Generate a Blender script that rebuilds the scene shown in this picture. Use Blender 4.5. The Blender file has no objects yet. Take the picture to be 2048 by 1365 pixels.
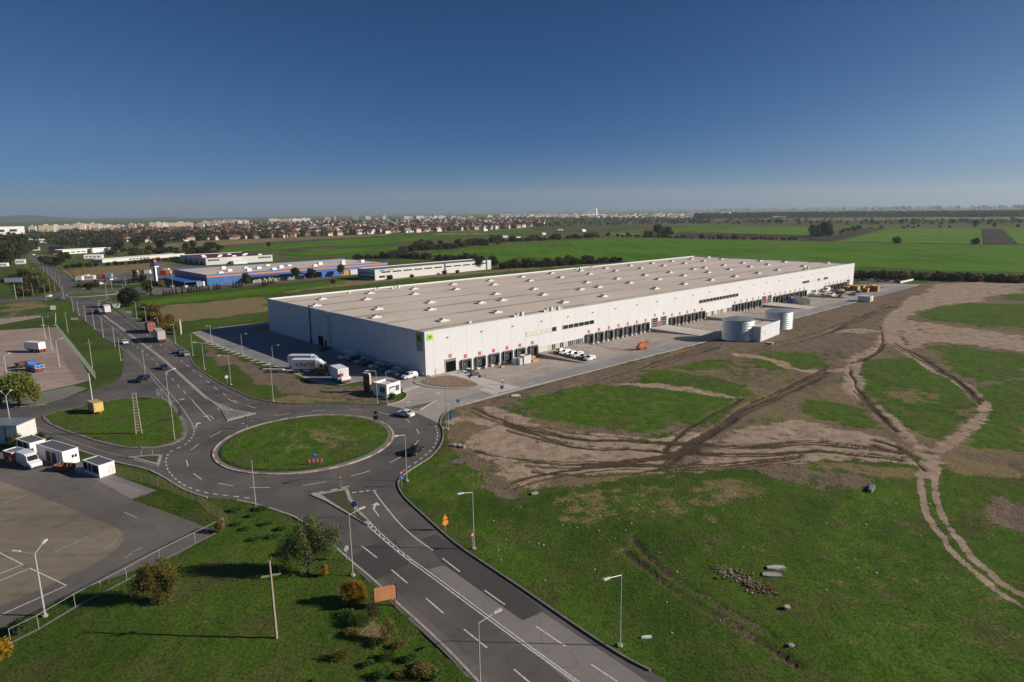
import bpy, bmesh, math, random
import numpy as np
from mathutils import Vector, Matrix
random.seed(7); RNG = np.random.default_rng(7)
S = bpy.context.scene; COL = S.collection
R = math.radians

# ---------------------------------------------------------------- camera
F, PITCH, ROLL, CAMH = 1314.65, .19522, -.01352, 45.0
_fw = Vector((0, math.cos(PITCH), -math.sin(PITCH))); _u0 = Vector((0, math.sin(PITCH), math.cos(PITCH))); _r0 = Vector((1, 0, 0))
CR = _r0*math.cos(ROLL) + _u0*math.sin(ROLL); CU = -_r0*math.sin(ROLL) + _u0*math.cos(ROLL)
cd = bpy.data.cameras.new('camera'); cam = bpy.data.objects.new('camera', cd); COL.objects.link(cam)
cd.sensor_width = 36; cd.lens = 36*F/2048; cd.clip_start = .5; cd.clip_end = 60000
M3 = Matrix((CR, CU, -_fw)).transposed()
cam.matrix_world = Matrix.Translation((0, 0, CAMH)) @ M3.to_4x4()
S.camera = cam

# ---------------------------------------------------------------- sky, sun, exposure
SUN_EL, SUN_AZ = R(23.8), R(93.7)          # azimuth clockwise from +Y
w = bpy.data.worlds.new('World'); S.world = w; w.use_nodes = True
nt = w.node_tree; bg = nt.nodes['Background']
sky = nt.nodes.new('ShaderNodeTexSky'); sky.sky_type = 'NISHITA'; sky.sun_disc = False
sky.sun_elevation = SUN_EL; sky.sun_rotation = SUN_AZ
sky.altitude = 1500; sky.air_density = .6; sky.dust_density = 2.5; sky.ozone_density = 6.0
hsv = nt.nodes.new('ShaderNodeHueSaturation'); hsv.inputs['Saturation'].default_value = 1.34
nt.links.new(sky.outputs[0], hsv.inputs['Color']); 
# pale haze low in the sky, stronger toward and away from the sun than at right angles to it
def _wm(op, a, b=None):
    q = nt.nodes.new('ShaderNodeMath'); q.operation = op
    for k, s_ in ((0, a), (1, b)):
        if s_ is None: continue
        if isinstance(s_, (int, float)): q.inputs[k].default_value = s_
        else: nt.links.new(s_, q.inputs[k])
    return q.outputs[0]
wtc = nt.nodes.new('ShaderNodeTexCoord'); wdot = nt.nodes.new('ShaderNodeVectorMath'); wdot.operation = 'DOT_PRODUCT'; nt.links.new(wtc.outputs['Generated'], wdot.inputs[0]); wdot.inputs[1].default_value = (math.sin(SUN_AZ), math.cos(SUN_AZ), 0)
wsep = nt.nodes.new('ShaderNodeSeparateXYZ'); nt.links.new(wtc.outputs['Generated'], wsep.inputs[0]); wz = _wm('MAXIMUM', wsep.outputs[2], 0.0); wd = wdot.outputs['Value']
wrise = nt.nodes.new('ShaderNodeMapRange'); wrise.interpolation_type = 'SMOOTHSTEP'; wrise.inputs[1].default_value = 0; wrise.inputs[2].default_value = .11; nt.links.new(wz, wrise.inputs[0])
wf = _wm('MULTIPLY', _wm('MULTIPLY', _wm('MINIMUM', _wm('MULTIPLY', wd, wd), .4), _wm('ADD', _wm('MULTIPLY', wd, .6), 1.0)), _wm('MULTIPLY', _wm('POWER', _wm('SUBTRACT', 1.0, wz), 6.0), wrise.outputs[0]))
wsc = nt.nodes.new('ShaderNodeVectorMath'); wsc.operation = 'SCALE'; wsc.inputs[0].default_value = (6.4, 6.9, 3.6); nt.links.new(wf, wsc.inputs['Scale']); wad = nt.nodes.new('ShaderNodeVectorMath'); wad.operation = 'ADD'; nt.links.new(hsv.outputs[0], wad.inputs[0]); nt.links.new(wsc.outputs[0], wad.inputs[1]); nt.links.new(wad.outputs[0], bg.inputs[0])
bg.inputs[1].default_value = .053
sl = bpy.data.lights.new('sun', 'SUN'); sl.energy = 5.0; sl.angle = R(.5); sl.color = (1, .905, .78)
so = bpy.data.objects.new('sun', sl); COL.objects.link(so)
sd = Vector((math.sin(SUN_AZ)*math.cos(SUN_EL), math.cos(SUN_AZ)*math.cos(SUN_EL), math.sin(SUN_EL)))
so.rotation_euler = sd.to_track_quat('Z', 'Y').to_euler(); so.location = (200, 0, 200)
S.view_settings.view_transform = 'Standard'; S.view_settings.look = 'None'
S.view_settings.exposure = .2; S.view_settings.gamma = 1
S.cycles.use_denoising = True; S.cycles.max_bounces = 6; S.cycles.volume_bounces = 1
S.cycles.transparent_max_bounces = 8

# ---------------------------------------------------------------- pixel of the survey photo -> point on the ground
def P(u, v, z=0.0):
    d = _fw + CR*((u-1024)/F) + CU*((682.5-v)/F)
    t = (z-CAMH)/d.z
    return Vector((d.x*t, d.y*t, z))
def PL(pts, z=0.0): return [P(u, v, z) for u, v in pts]
def pv(q):
    d = Vector(q)-Vector((0, 0, CAMH)); return 682.5-F*d.dot(CU)/d.dot(_fw)
def height_at(u, v, vtop):
    b = P(u, v); lo, hi = 0., 120.
    for _ in range(40):
        m = (lo+hi)/2
        if pv((b.x, b.y, m)) > vtop: lo = m
        else: hi = m
    return lo
# warehouse frame: origin = its near ground corner, X along the dock front, Y into the building
WO = Vector((-24.082, 177.969, 0)); WYAW = .74169; WL, WW, WH = 303.68, 106.05, 12.685
WM = Matrix.Translation(WO) @ Matrix.Rotation(WYAW, 4, 'Z'); WMI = WM.inverted()
def G(x, y, z=0): return WM @ Vector((x, y, z))

# ---------------------------------------------------------------- mesh helper
class MB:
    def __init__(s): s.v = []; s.f = []; s.mi = []; s.cur = 0
    def add(s, vs, fs):
        o = len(s.v); s.v += [tuple(q) for q in vs]
        for f in fs: s.f.append([i+o for i in f]); s.mi.append(s.cur)
        return s
    def box(s, x0, x1, y0, y1, z0, z1, rot=0, about=(0, 0)):
        vs = [(x, y, z) for z in (z0, z1) for x, y in ((x0, y0), (x1, y0), (x1, y1), (x0, y1))]
        if rot:
            c, n = math.cos(rot), math.sin(rot)
            vs = [(about[0]+(x-about[0])*c-(y-about[1])*n, about[1]+(x-about[0])*n+(y-about[1])*c, z) for x, y, z in vs]
        return s.add(vs, [(3, 2, 1, 0), (4, 5, 6, 7), (0, 1, 5, 4), (1, 2, 6, 5), (2, 3, 7, 6), (3, 0, 4, 7)])
    def taper(s, x0, x1, y0, y1, z0, z1, ix, iy):
        vs = [(x0, y0, z0), (x1, y0, z0), (x1, y1, z0), (x0, y1, z0), (x0+ix, y0+iy, z1), (x1-ix, y0+iy, z1), (x1-ix, y1-iy, z1), (x0+ix, y1-iy, z1)]
        return s.add(vs, [(3, 2, 1, 0), (4, 5, 6, 7), (0, 1, 5, 4), (1, 2, 6, 5), (2, 3, 7, 6), (3, 0, 4, 7)])
    def tube(s, a, b, r0, r1=None, n=8, cap=True):
        a, b = Vector(a), Vector(b); r1 = r0 if r1 is None else r1
        d = (b-a).normalized(); x = d.orthogonal().normalized(); y = d.cross(x)
        vs = []
        for c, r in ((a, r0), (b, r1)):
            for k in range(n):
                t = 2*math.pi*k/n; vs.append(c+x*math.cos(t)*r+y*math.sin(t)*r)
        fs = [(k, (k+1) % n, n+(k+1) % n, n+k) for k in range(n)]
        if cap: fs += [tuple(range(n-1, -1, -1)), tuple(range(n, 2*n))]
        return s.add(vs, fs)
    def prism(s, pts, z0, z1):
        n = len(pts); vs = [(q[0], q[1], z0) for q in pts]+[(q[0], q[1], z1) for q in pts]
        ar = sum(pts[i][0]*pts[(i+1) % n][1]-pts[(i+1) % n][0]*pts[i][1] for i in range(n))
        idx = list(range(n)) if ar > 0 else list(range(n-1, -1, -1))
        s.add(vs, [[i+n for i in idx]]+[(idx[k], idx[(k+1) % n], idx[(k+1) % n]+n, idx[k]+n) for k in range(n)])
        return s
    def quad(s, *p): return s.add(p, [tuple(range(len(p)))])
    def sheet(s, pts, z):
        n = len(pts); ar = sum(pts[i][0]*pts[(i+1) % n][1]-pts[(i+1) % n][0]*pts[i][1] for i in range(n))
        pp = pts if ar > 0 else pts[::-1]
        return s.add([(q[0], q[1], z) for q in pp], [tuple(range(n))])
    def strip(s, pts, wd, z):                      # ribbon along a polyline
        L, Rr = [], []
        for i, q in enumerate(pts):
            a = Vector(pts[max(i-1, 0)][:2]); b = Vector(pts[min(i+1, len(pts)-1)][:2])
            d = (b-a).normalized(); nn = Vector((-d.y, d.x))*wd/2
            L.append((q[0]+nn.x, q[1]+nn.y, z)); Rr.append((q[0]-nn.x, q[1]-nn.y, z))
        for i in range(len(pts)-1): s.add([Rr[i], Rr[i+1], L[i+1], L[i]], [(0, 1, 2, 3)])
        return s
    def mesh(s, name, mats, smooth=False):
        me = bpy.data.meshes.new(name); me.from_pydata(s.v, [], s.f)
        for m in (mats if isinstance(mats, (list, tuple)) else [mats]): me.materials.append(m)
        if any(s.mi): me.polygons.foreach_set('material_index', s.mi)
        if smooth: me.polygons.foreach_set('use_smooth', [True]*len(s.f))
        me.update(); return me
    def build(s, name, mats, parent=None, smooth=False):
        o = bpy.data.objects.new(name, s.mesh(name, mats, smooth)); COL.objects.link(o)
        if parent: o.parent = parent
        return o
def tag(o, label=None, cat=None, group=None, kind=None):
    if label: o['label'] = label
    if cat: o['category'] = cat
    if group: o['group'] = group
    if kind: o['kind'] = kind
    return o
def thing(name, label, cat, loc=(0, 0, 0), rz=0, group=None):
    o = bpy.data.objects.new(name, None); COL.objects.link(o); o.location = loc; o.rotation_euler = (0, 0, rz)
    o.empty_display_size = .2
    return tag(o, label, cat, group)
def struct(name, mb, m, smooth=False): return tag(mb.build(name, m, None, smooth), kind='structure')
def dup(root, loc, rz=0, label=None, group=None, sc=None, mats=None):
    kids = [o for o in root.children]
    r = root.copy(); COL.objects.link(r); r.location = loc; r.rotation_euler = (0, 0, rz)
    if label: r['label'] = label
    if group: r['group'] = group
    if sc is not None: r.scale = (sc,)*3 if isinstance(sc, (int, float)) else sc
    def sub(o, p):
        c = o.copy(); COL.objects.link(c); c.parent = p
        if mats and o.data and o.data.materials and o.data.materials[0] and o.data.materials[0].name in mats:
            c.data = o.data.copy(); c.data.materials[0] = mats[o.data.materials[0].name]
        for g in o.children: sub(g, c)
    for k in kids: sub(k, r)
    return r
def pip(px, py, poly):
    poly = [(q[0], q[1]) for q in poly]; ins = np.zeros(px.shape, bool)
    xs = [q[0] for q in poly]; ys = [q[1] for q in poly]
    idx = np.nonzero((px >= min(xs)) & (px <= max(xs)) & (py >= min(ys)) & (py <= max(ys)))[0]
    if len(idx) == 0: return ins
    x, y = px[idx], py[idx]; r = np.zeros(len(idx), bool)
    for i in range(len(poly)):
        (x0, y0), (x1, y1) = poly[i], poly[(i+1) % len(poly)]
        if y0 == y1: continue
        c = ((y0 > y) != (y1 > y)) & (x < (x1-x0)*(y-y0)/(y1-y0)+x0); r ^= c
    ins[idx] = r; return ins
def vnoise(x, y, sc, seed=0):
    x = x/sc; y = y/sc; xi = np.floor(x).astype(np.int64); yi = np.floor(y).astype(np.int64); fx = x-xi; fy = y-yi
    def h(a, b):
        n = (a*374761393+b*668265263+seed*974634777) & 0x7fffffff; n = ((n ^ (n >> 13))*1274126177) & 0x7fffffff
        return ((n ^ (n >> 16)) & 0xffff)/65535.
    fx = fx*fx*(3-2*fx); fy = fy*fy*(3-2*fy)
    return (h(xi, yi)*(1-fx)+h(xi+1, yi)*fx)*(1-fy)+(h(xi, yi+1)*(1-fx)+h(xi+1, yi+1)*fx)*fy
def smooth_loop(pts, it=2):
    for _ in range(it):
        o = []
        for i in range(len(pts)):
            a, b = Vector(pts[i]), Vector(pts[(i+1) % len(pts)]); o += [a*.75+b*.25, a*.25+b*.75]
        pts = o
    return pts
def smooth_line(pts, it=2):
    for _ in range(it):
        o = [Vector(pts[0])]
        for i in range(len(pts)-1):
            a, b = Vector(pts[i]), Vector(pts[i+1]); o += [a*.75+b*.25, a*.25+b*.75]
        pts = o+[Vector(pts[-1])]
    return pts
# ---------------------------------------------------------------- materials
def _new(name):
    m = bpy.data.materials.new(name); m.use_nodes = True; t = m.node_tree; return m, t, t.nodes['Principled BSDF']
def mat(name, c, rough=.65, metal=0., var=.12, sc=2.0, bump=0., c2=None, detail=4, spec=None, emit=None):
    m, t, b = _new(name); N = t.nodes.new; Lk = t.links.new
    b.inputs['Roughness'].default_value = rough; b.inputs['Metallic'].default_value = metal
    if spec is not None: b.inputs['Specular IOR Level'].default_value = spec
    tc = N('ShaderNodeTexCoord'); nz = N('ShaderNodeTexNoise'); nz.inputs['Scale'].default_value = sc; nz.inputs['Detail'].default_value = detail
    Lk(tc.outputs['Object'], nz.inputs['Vector'])
    rp = N('ShaderNodeValToRGB'); rp.color_ramp.elements[0].position = .3; rp.color_ramp.elements[1].position = .7
    a = c2 if c2 else tuple(x*(1-var) for x in c); d = c if c2 else tuple(min(1, x*(1+var)) for x in c)
    rp.color_ramp.elements[0].color = (*a, 1); rp.color_ramp.elements[1].color = (*d, 1)
    Lk(nz.outputs['Fac'], rp.inputs[0]); Lk(rp.outputs[0], b.inputs['Base Color'])
    if bump:
        bp = N('ShaderNodeBump'); bp.inputs['Strength'].default_value = bump; bp.inputs['Distance'].default_value = .05
        Lk(nz.outputs['Fac'], bp.inputs['Height']); Lk(bp.outputs[0], b.inputs['Normal'])
    return m
def paved(name, c, big=.3, c2=None, grain=.25, stain=.25, joint=None, rough=.85, streak=0., crack=False):
    """concrete or asphalt: broad tone patches, grain, stains, optional slab joints (size x, size y, angle)"""
    m, t, b = _new(name); N = t.nodes.new; Lk = t.links.new; b.inputs['Roughness'].default_value = rough
    b.inputs['Specular IOR Level'].default_value = .25
    g = N('ShaderNodeTexCoord')
    def noise(sc, det, sx=1, sy=1, rot=0):
        mp = N('ShaderNodeMapping'); mp.inputs['Scale'].default_value = (sx, sy, 1); mp.inputs['Rotation'].default_value = (0, 0, rot)
        Lk(g.outputs['Object'], mp.inputs[0]); n = N('ShaderNodeTexNoise'); n.inputs['Scale'].default_value = sc; n.inputs['Detail'].default_value = det
        Lk(mp.outputs[0], n.inputs['Vector']); return n.outputs['Fac']
    def mr(f, a, d, lo, hi):
        q = N('ShaderNodeMapRange'); q.inputs[1].default_value = a; q.inputs[2].default_value = d; q.inputs[3].default_value = lo; q.inputs[4].default_value = hi
        Lk(f, q.inputs[0]); return q.outputs[0]
    def mul(a, d):
        q = N('ShaderNodeMath'); q.operation = 'MULTIPLY'; Lk(a, q.inputs[0]); Lk(d, q.inputs[1]); return q.outputs[0]
    f = mul(mr(noise(.06, 5), .3, .7, 1-big, 1+big), mr(noise(6, 3), .25, .75, 1-grain, 1+grain))
    f = mul(f, mr(noise(.35, 6), .55, .75, 1, 1-stain))
    if streak: f = mul(f, mr(noise(1, 4, .03, .5, streak), .35, .7, .86, 1.12))
    if crack:
        for sc, th, st in ((.11, .010, .86), (.5, .02, .95)):
            vo = N('ShaderNodeTexVoronoi'); vo.feature = 'DISTANCE_TO_EDGE'; vo.inputs['Scale'].default_value = sc; wv = N('ShaderNodeVectorMath'); wv.operation = 'ADD'; wn = N('ShaderNodeTexNoise'); wn.inputs['Scale'].default_value = .6; Lk(g.outputs['Object'], wn.inputs['Vector']); Lk(g.outputs['Object'], wv.inputs[0]); Lk(wn.outputs['Color'], wv.inputs[1]); Lk(wv.outputs[0], vo.inputs['Vector']); f = mul(f, mr(vo.outputs['Distance'], th*.4, th, st, 1))
        vo = N('ShaderNodeTexVoronoi'); vo.inputs['Scale'].default_value = .05; Lk(g.outputs['Object'], vo.inputs['Vector']); sp = N('ShaderNodeSeparateColor'); Lk(vo.outputs['Color'], sp.inputs[0]); f = mul(f, mr(sp.outputs[0], 0, 1, .93, 1.08))
        f = mul(f, mr(noise(.9, 3), .68, .78, 1, .7))
    if joint:
        mp = N('ShaderNodeMapping'); mp.inputs['Rotation'].default_value = (0, 0, joint[2]); Lk(g.outputs['Object'], mp.inputs[0])
        br = N('ShaderNodeTexBrick'); br.offset = joint[3] if len(joint) > 3 else 0; br.inputs['Scale'].default_value = 1
        br.inputs['Brick Width'].default_value = joint[0]; br.inputs['Row Height'].default_value = joint[1]; br.inputs['Mortar Size'].default_value = .035
        br.inputs['Color1'].default_value = (1, 1, 1, 1); br.inputs['Color2'].default_value = (.86, .86, .86, 1); br.inputs['Mortar'].default_value = (.6, .6, .6, 1)
        Lk(mp.outputs[0], br.inputs['Vector'])
        f = mul(f, br.outputs['Color'])
    mx = N('ShaderNodeMix'); mx.data_type = 'RGBA'; mx.blend_type = 'MULTIPLY'; mx.inputs[0].default_value = 1
    if c2:
        cm = N('ShaderNodeMix'); cm.data_type = 'RGBA'; Lk(mr(noise(.12, 5), .4, .6, 0, 1), cm.inputs[0]); cm.inputs[6].default_value = (*c, 1); cm.inputs[7].default_value = (*c2, 1); Lk(cm.outputs[2], mx.inputs[6])
    else: mx.inputs[6].default_value = (*c, 1)
    Lk(f, mx.inputs[7]); Lk(mx.outputs[2], b.inputs['Base Color'])
    bp = N('ShaderNodeBump'); bp.inputs['Strength'].default_value = .25; bp.inputs['Distance'].default_value = .02; Lk(noise(9, 2), bp.inputs['Height']); Lk(bp.outputs[0], b.inputs['Normal'])
    return m
def leaf(name, c1, c2, c3=None, sc=.9):
    m, t, b = _new(name); N = t.nodes.new; Lk = t.links.new
    tc = N('ShaderNodeTexCoord'); nz = N('ShaderNodeTexNoise'); nz.inputs['Scale'].default_value = sc; nz.inputs['Detail'].default_value = 5
    oi = N('ShaderNodeObjectInfo'); ad = N('ShaderNodeVectorMath'); ad.operation = 'ADD'; sc_ = N('ShaderNodeVectorMath'); sc_.operation = 'SCALE'; sc_.inputs[0].default_value = (17, 31, 5)
    Lk(oi.outputs['Random'], sc_.inputs['Scale']); Lk(tc.outputs['Object'], ad.inputs[0]); Lk(sc_.outputs[0], ad.inputs[1]); Lk(ad.outputs[0], nz.inputs['Vector'])
    rp = N('ShaderNodeValToRGB'); e = rp.color_ramp.elements; e[0].position = .32; e[0].color = (*c1, 1); e[1].position = .62; e[1].color = (*c2, 1)
    if c3: q = e.new(.75); q.color = (*c3, 1)
    Lk(nz.outputs['Fac'], rp.inputs[0])
    hs = N('ShaderNodeHueSaturation'); Lk(rp.outputs[0], hs.inputs['Color'])
    mr = N('ShaderNodeMapRange'); mr.inputs[3].default_value = .75; mr.inputs[4].default_value = 1.3; Lk(oi.outputs['Random'], mr.inputs[0]); Lk(mr.outputs[0], hs.inputs['Value'])
    Lk(hs.outputs[0], b.inputs['Base Color']); b.inputs['Roughness'].default_value = .7; b.inputs['Specular IOR Level'].default_value = .2
    tr = N('ShaderNodeBsdfTranslucent'); Lk(hs.outputs[0], tr.inputs[0]); ms = N('ShaderNodeMixShader'); ms.inputs[0].default_value = .38; Lk(b.outputs[0], ms.inputs[1]); Lk(tr.outputs[0], ms.inputs[2]); Lk(ms.outputs[0], t.nodes['Material Output'].inputs[0])
    return m
M = {}
M['white'] = mat('white_paint', (.78, .77, .75), .5, var=.05)
M['white2'] = mat('white_plastic', (.7, .7, .7), .45, var=.06)
M['offwhite'] = mat('weathered_white', (.6, .58, .54), .6, var=.1)
M['line'] = mat('road_paint', (.62, .6, .58), .7, var=.3, sc=3, detail=8)
M['oldline'] = mat('worn_road_paint', (.3, .285, .27), .8, var=.4, sc=2, detail=8)
M['black'] = mat('black_rubber', (.016, .016, .017), .6)
M['darkmetal'] = mat('dark_metal', (.06, .06, .065), .5, .3)
M['dark'] = mat('dark_opening', (.005, .005, .006), .95, spec=.05)
M['glass'] = mat('dark_glass', (.02, .025, .03), .12, var=.2)
M['galv'] = mat('galvanised_steel', (.5, .51, .51), .42, .75, var=.12, sc=1.5)
M['pole'] = mat('pole_grey', (.5, .5, .48), .5, .3, var=.08)
M['concrete'] = mat('pole_concrete', (.34, .28, .20), .85, var=.2, sc=4)
M['kerb'] = mat('kerb_stone', (.36, .33, .29), .85, var=.25, sc=1.5)
M['kerbdark'] = mat('kerb_stone_dark', (.2, .175, .15), .85, var=.25, sc=1.5)
M['red'] = mat('red_paint', (.5, .035, .03), .5)
M['blue'] = mat('blue_paint', (.03, .13, .42), .5)
M['orange'] = mat('orange_paint', (.75, .16, .03), .55)
M['yellow'] = mat('yellow_paint', (.62, .42, .12), .6, var=.1)
M['yellowsign'] = mat('yellow_sign', (.7, .4, .06), .5)
M['green'] = mat('green_paint', (.05, .22, .06), .55)
M['wood'] = mat('pale_timber', (.45, .28, .12), .8, var=.3)
M['wood2'] = mat('orange_timber', (.5, .25, .07), .8, var=.3)
M['rust'] = mat('rust', (.16, .06, .035), .85, var=.3)
M['brick'] = mat('brick_red', (.28, .1, .06), .85, var=.2)
M['skin'] = mat('skin', (.5, .3, .22), .6)
M['cloth_dark'] = mat('dark_cloth', (.02, .02, .03), .9)
M['cloth_pale'] = mat('pale_cloth', (.55, .55, .52), .9)
M['bark'] = mat('bark', (.09, .065, .045), .9, var=.3, sc=4)
M['roofgrey'] = mat('grey_felt', (.1, .105, .12), .8, var=.15)
ASP = R(-48)
M['asphalt'] = paved('asphalt', (.106, .097, .092), big=.2, crack=True, c2=(.128, .112, .1), grain=.18, stain=.2)
M['asphalt_old'] = paved('old_asphalt', (.15, .133, .118), big=.2, crack=True, grain=.2, stain=.25)
M['asphalt_new'] = paved('fresh_asphalt', (.075, .068, .065), big=.1, grain=.15, stain=.1)
M['asphalt_pale'] = paved('pale_asphalt', (.23, .207, .19), big=.12, crack=True, grain=.15, stain=.15)
M['apron'] = paved('apron_concrete', (.225, .188, .138), big=.22, crack=True, grain=.2, stain=.3, streak=R(25))
M['lot'] = paved('lot_concrete', (.36, .29, .245), big=.16, crack=True, grain=.2, stain=.3, c2=(.38, .275, .22), streak=R(8))
M['yard'] = paved('yard_paving', (.42, .375, .335), big=.12, grain=.12, stain=.15, joint=(1.2, .6, -WYAW, .5))
M['bay'] = paved('bay_paving', (.42, .35, .29), big=.12, grain=.15, stain=.25, joint=(2.4, 1.2, -WYAW, .5), c2=(.46, .39, .335))
M['lane'] = paved('lane_concrete', (.31, .295, .285), big=.12, grain=.12, stain=.15, joint=(5, 5, -WYAW))
M['ramp'] = paved('ramp_concrete', (.55, .50, .44), big=.08, grain=.1, stain=.12)
M['park'] = paved('parking_paving', (.26, .255, .25), big=.12, grain=.12, stain=.12, joint=(8, 2.6, -WYAW))
M['gravel'] = paved('gravel', (.2, .205, .165), big=.2, grain=.4, stain=.2)
M['redpave'] = mat('red_paving', (.215, .155, .125), .85, var=.3, sc=3)
M['under'] = mat('turf_edge', (.04, .08, .016), .95, var=.4, sc=1.5)
M['soil'] = mat('bed_soil', (.24, .155, .1), .95, var=.35, sc=1.2, bump=.6)
# ---------------------------------------------------------------- outlines of paved areas (photo survey -> ground)
ROAD = [(1480,1450),(1300,1342),(1256,1320),(1195,1282),(1120,1231),(1044,1178),(978,1134),(917,1093),(880,1061),(847,1031),(815,1002),(801,985),(795,968),(801,956),(815,944),(837,930),(859,917),(876,900),(885,882),(887,870),(885,858),(881,851),
 (878,848),(861,839),(841,829.7),(820,822.7),(802,816.8),(782,812.7),(767,811),(743,809.5),(700,809),(650,809),(600,809.5),(570,808.5),(546,805.6),(522,802),(497,795),(475,784),(449,772),(416,752.6),(391,735),(385,727),(380,713.5),(367,702),(350,690),(334,681),(310,667),(289,655),(278,644.5),(254,634),(223,621),(207,611),(199,604),(202,599.5),(215,595.6),(250,591.5),(293,588),(300,581),(293,574),(244,577),(186,578),(170,577.5),(162,578),(137,554.5),(115,537),(92,525),(74,511.5),(57,499.8),(43,490),(30,480),(20,473),(14,473),(28,484),(39,493),(45,498.8),(58.7,516),(78,533),(98,552.6),(116,574),(121,580),(116,585),(94,591.7),(39,597.5),(0,600),(-60,603),(-60,609),(0,606),(58.7,603),(109,600),(128,599.5),(137,601),(144.7,611),(156,630),(176,649),(196,665),(215,680.6),(235,692),(244,700),(246,710),(246,735),(243,752),(236,759.5),(221,768.7),(188,778),(141,794),(98,808),(55,813),(0,816),(-80,824),(-80,890),(-20,855),(30,852),(39,862),(80,876.6),(158.7,901),(227,924),(293,937.7),(327,954.7),(346,967),(366,979),(390,989),(415,996),(473,1000),(522,1010.7),(571,1026.6),(595,1036),(630,1062),(666,1090.6),(707.6,1127),(749,1161),(790.6,1203),(849,1255),(900,1304),(922,1327),(958,1365),(1040,1450)]
GREEN = [(84,832),(98,828),(137,819.5),(186,808.7),(234,799),(274,795.5),(313,795.5),(332,798),(340,802),(352,815.6),(364,831),(371.6,845),(375,862),(372,872),(366,880),(349,888),(317,895.5),(281,898.8),(244,896),(195,885),(146,869),(102,852),(86,840)]
RB2 = [(129,591.5),(144,586.5),(170,584.5),(196,584),(225,582.8),(238,583.5),(243,585),(236,588),(225,589.5),(200,592),(176,593.8),(150,595.5),(135,595)]
EASTARM = [(288,588.3),(300,590.5),(400,581.5),(437,577.6),(495,572),(593,564),(652,558.6),(730,549),(724,546.5),(640,553.5),(500,564.5),(400,571),(337,576),(290,575)]
YLOT = [(-80,920),(0,903),(40,902),(100,912),(165,926),(225,949),(315,981.6),(264,1000),(345,1029),(425,1060),(415,1074),(354,1111),(244,1150),(171,1176),(85,1217),(0,1256),(-80,1296)]
APRON = [(-80,930),(0,962),(66,987),(146,1019),(203,1044),(234,1056),(247,1068),(247,1084),(227,1104),(190,1128),(122,1160),(60,1188),(0,1213),(-80,1250)]
LOT = [(-80,668),(0,661.5),(60,657.5),(108,655),(117,656),(122,660),(184,759),(176,762),(145,770.6),(86,783),(40,792),(0,800),(-80,812)]
LOT2 = [(-80,643),(0,637.6),(78,631),(80,635),(0,650),(-80,657)]
GRAV = [(86,784.5),(145,772),(176,776.5),(125,799),(84,809),(49,812),(-70,818),(-70,813),(0,801.5)]
DECK2 = [(1712,552.5),(1760,554),(1832,560.5),(1801,567),(1722,569)]
STOREPK = [(152,556),(160,563),(176,573),(300,569),(420,573),(640,553),(760,541),(760,538),(560,535),(350,532),(230,548),(150,552)]
rb_c = (P(440,897)+P(777,870))/2; RBX, RBY, RBR = -41.75, 126.35, 16.1
def circle(cx, cy, r, n=96): return [(cx+r*math.cos(2*math.pi*k/n), cy+r*math.sin(2*math.pi*k/n)) for k in range(n)]
road_p, green_p, rb2_p, east_p = PL(ROAD), smooth_loop(PL(GREEN), 2), smooth_loop(PL(RB2), 1), PL(EASTARM)
ylot_p, apron_p, lot_p, lot2_p, grav_p, deck2_p, spk_p = PL(YLOT), smooth_loop(PL(APRON), 1), PL(LOT), PL(LOT2), PL(GRAV), PL(DECK2), PL(STOREPK)
_wl = lambda q: WMI @ P(*q)
YOUT = sum(_wl(q).y for q in [(1015.6,784),(1198,739.5),(1364,696.5),(1584,639),(1733,599)])/5
# yard: everything paved round the warehouse, in the warehouse frame; the dock strip (y -21.5..0, x 11..300) is built apart
yard_in = [(881,851),(884,835),(890,826),(898,821),(918,813.7)]
yard_w = [(538,644),(480,650),(440,655),(383,665.5),(397,674),(412,684),(470,705),(555,735),(582,745),(612,757.5),(631,766),(657,769),(681,771),(700,767),(722,763),(753,766),(790,770),(803,777),(812,786),(814,793),(806,801),(790,806),(775,809),(768,811)]
yp = PL(yard_in)+[G(200, YOUT), G(318, YOUT), G(330, -28), G(326, -16), G(318, -8), G(306, -2), G(300, -.01), G(300, -21.5), G(11, -21.5), G(11, -.01), G(0, -.01), G(-.01, 0), G(-.01, WW), G(3, WW+.01)]+PL(yard_w)+PL([(782,812.7),(802,816.8),(820,822.7),(841,829.7),(861,839),(878,848)])
yard_hull = [q for q in yp]
hull_full = PL(yard_in)+[G(200, YOUT), G(318, YOUT), G(330, -28), G(326, -16), G(318, -8), G(306, -2), G(305, 107), G(3, 107)]+PL(yard_w)+PL([(820,822.7),(861,839)])
BED = [(840,765),(847,759.5),(896,751.5),(917,756),(938,761.7),(957,771),(952,773.5),(942,775.2),(912,776),(884,775),(855,771)]

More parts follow.
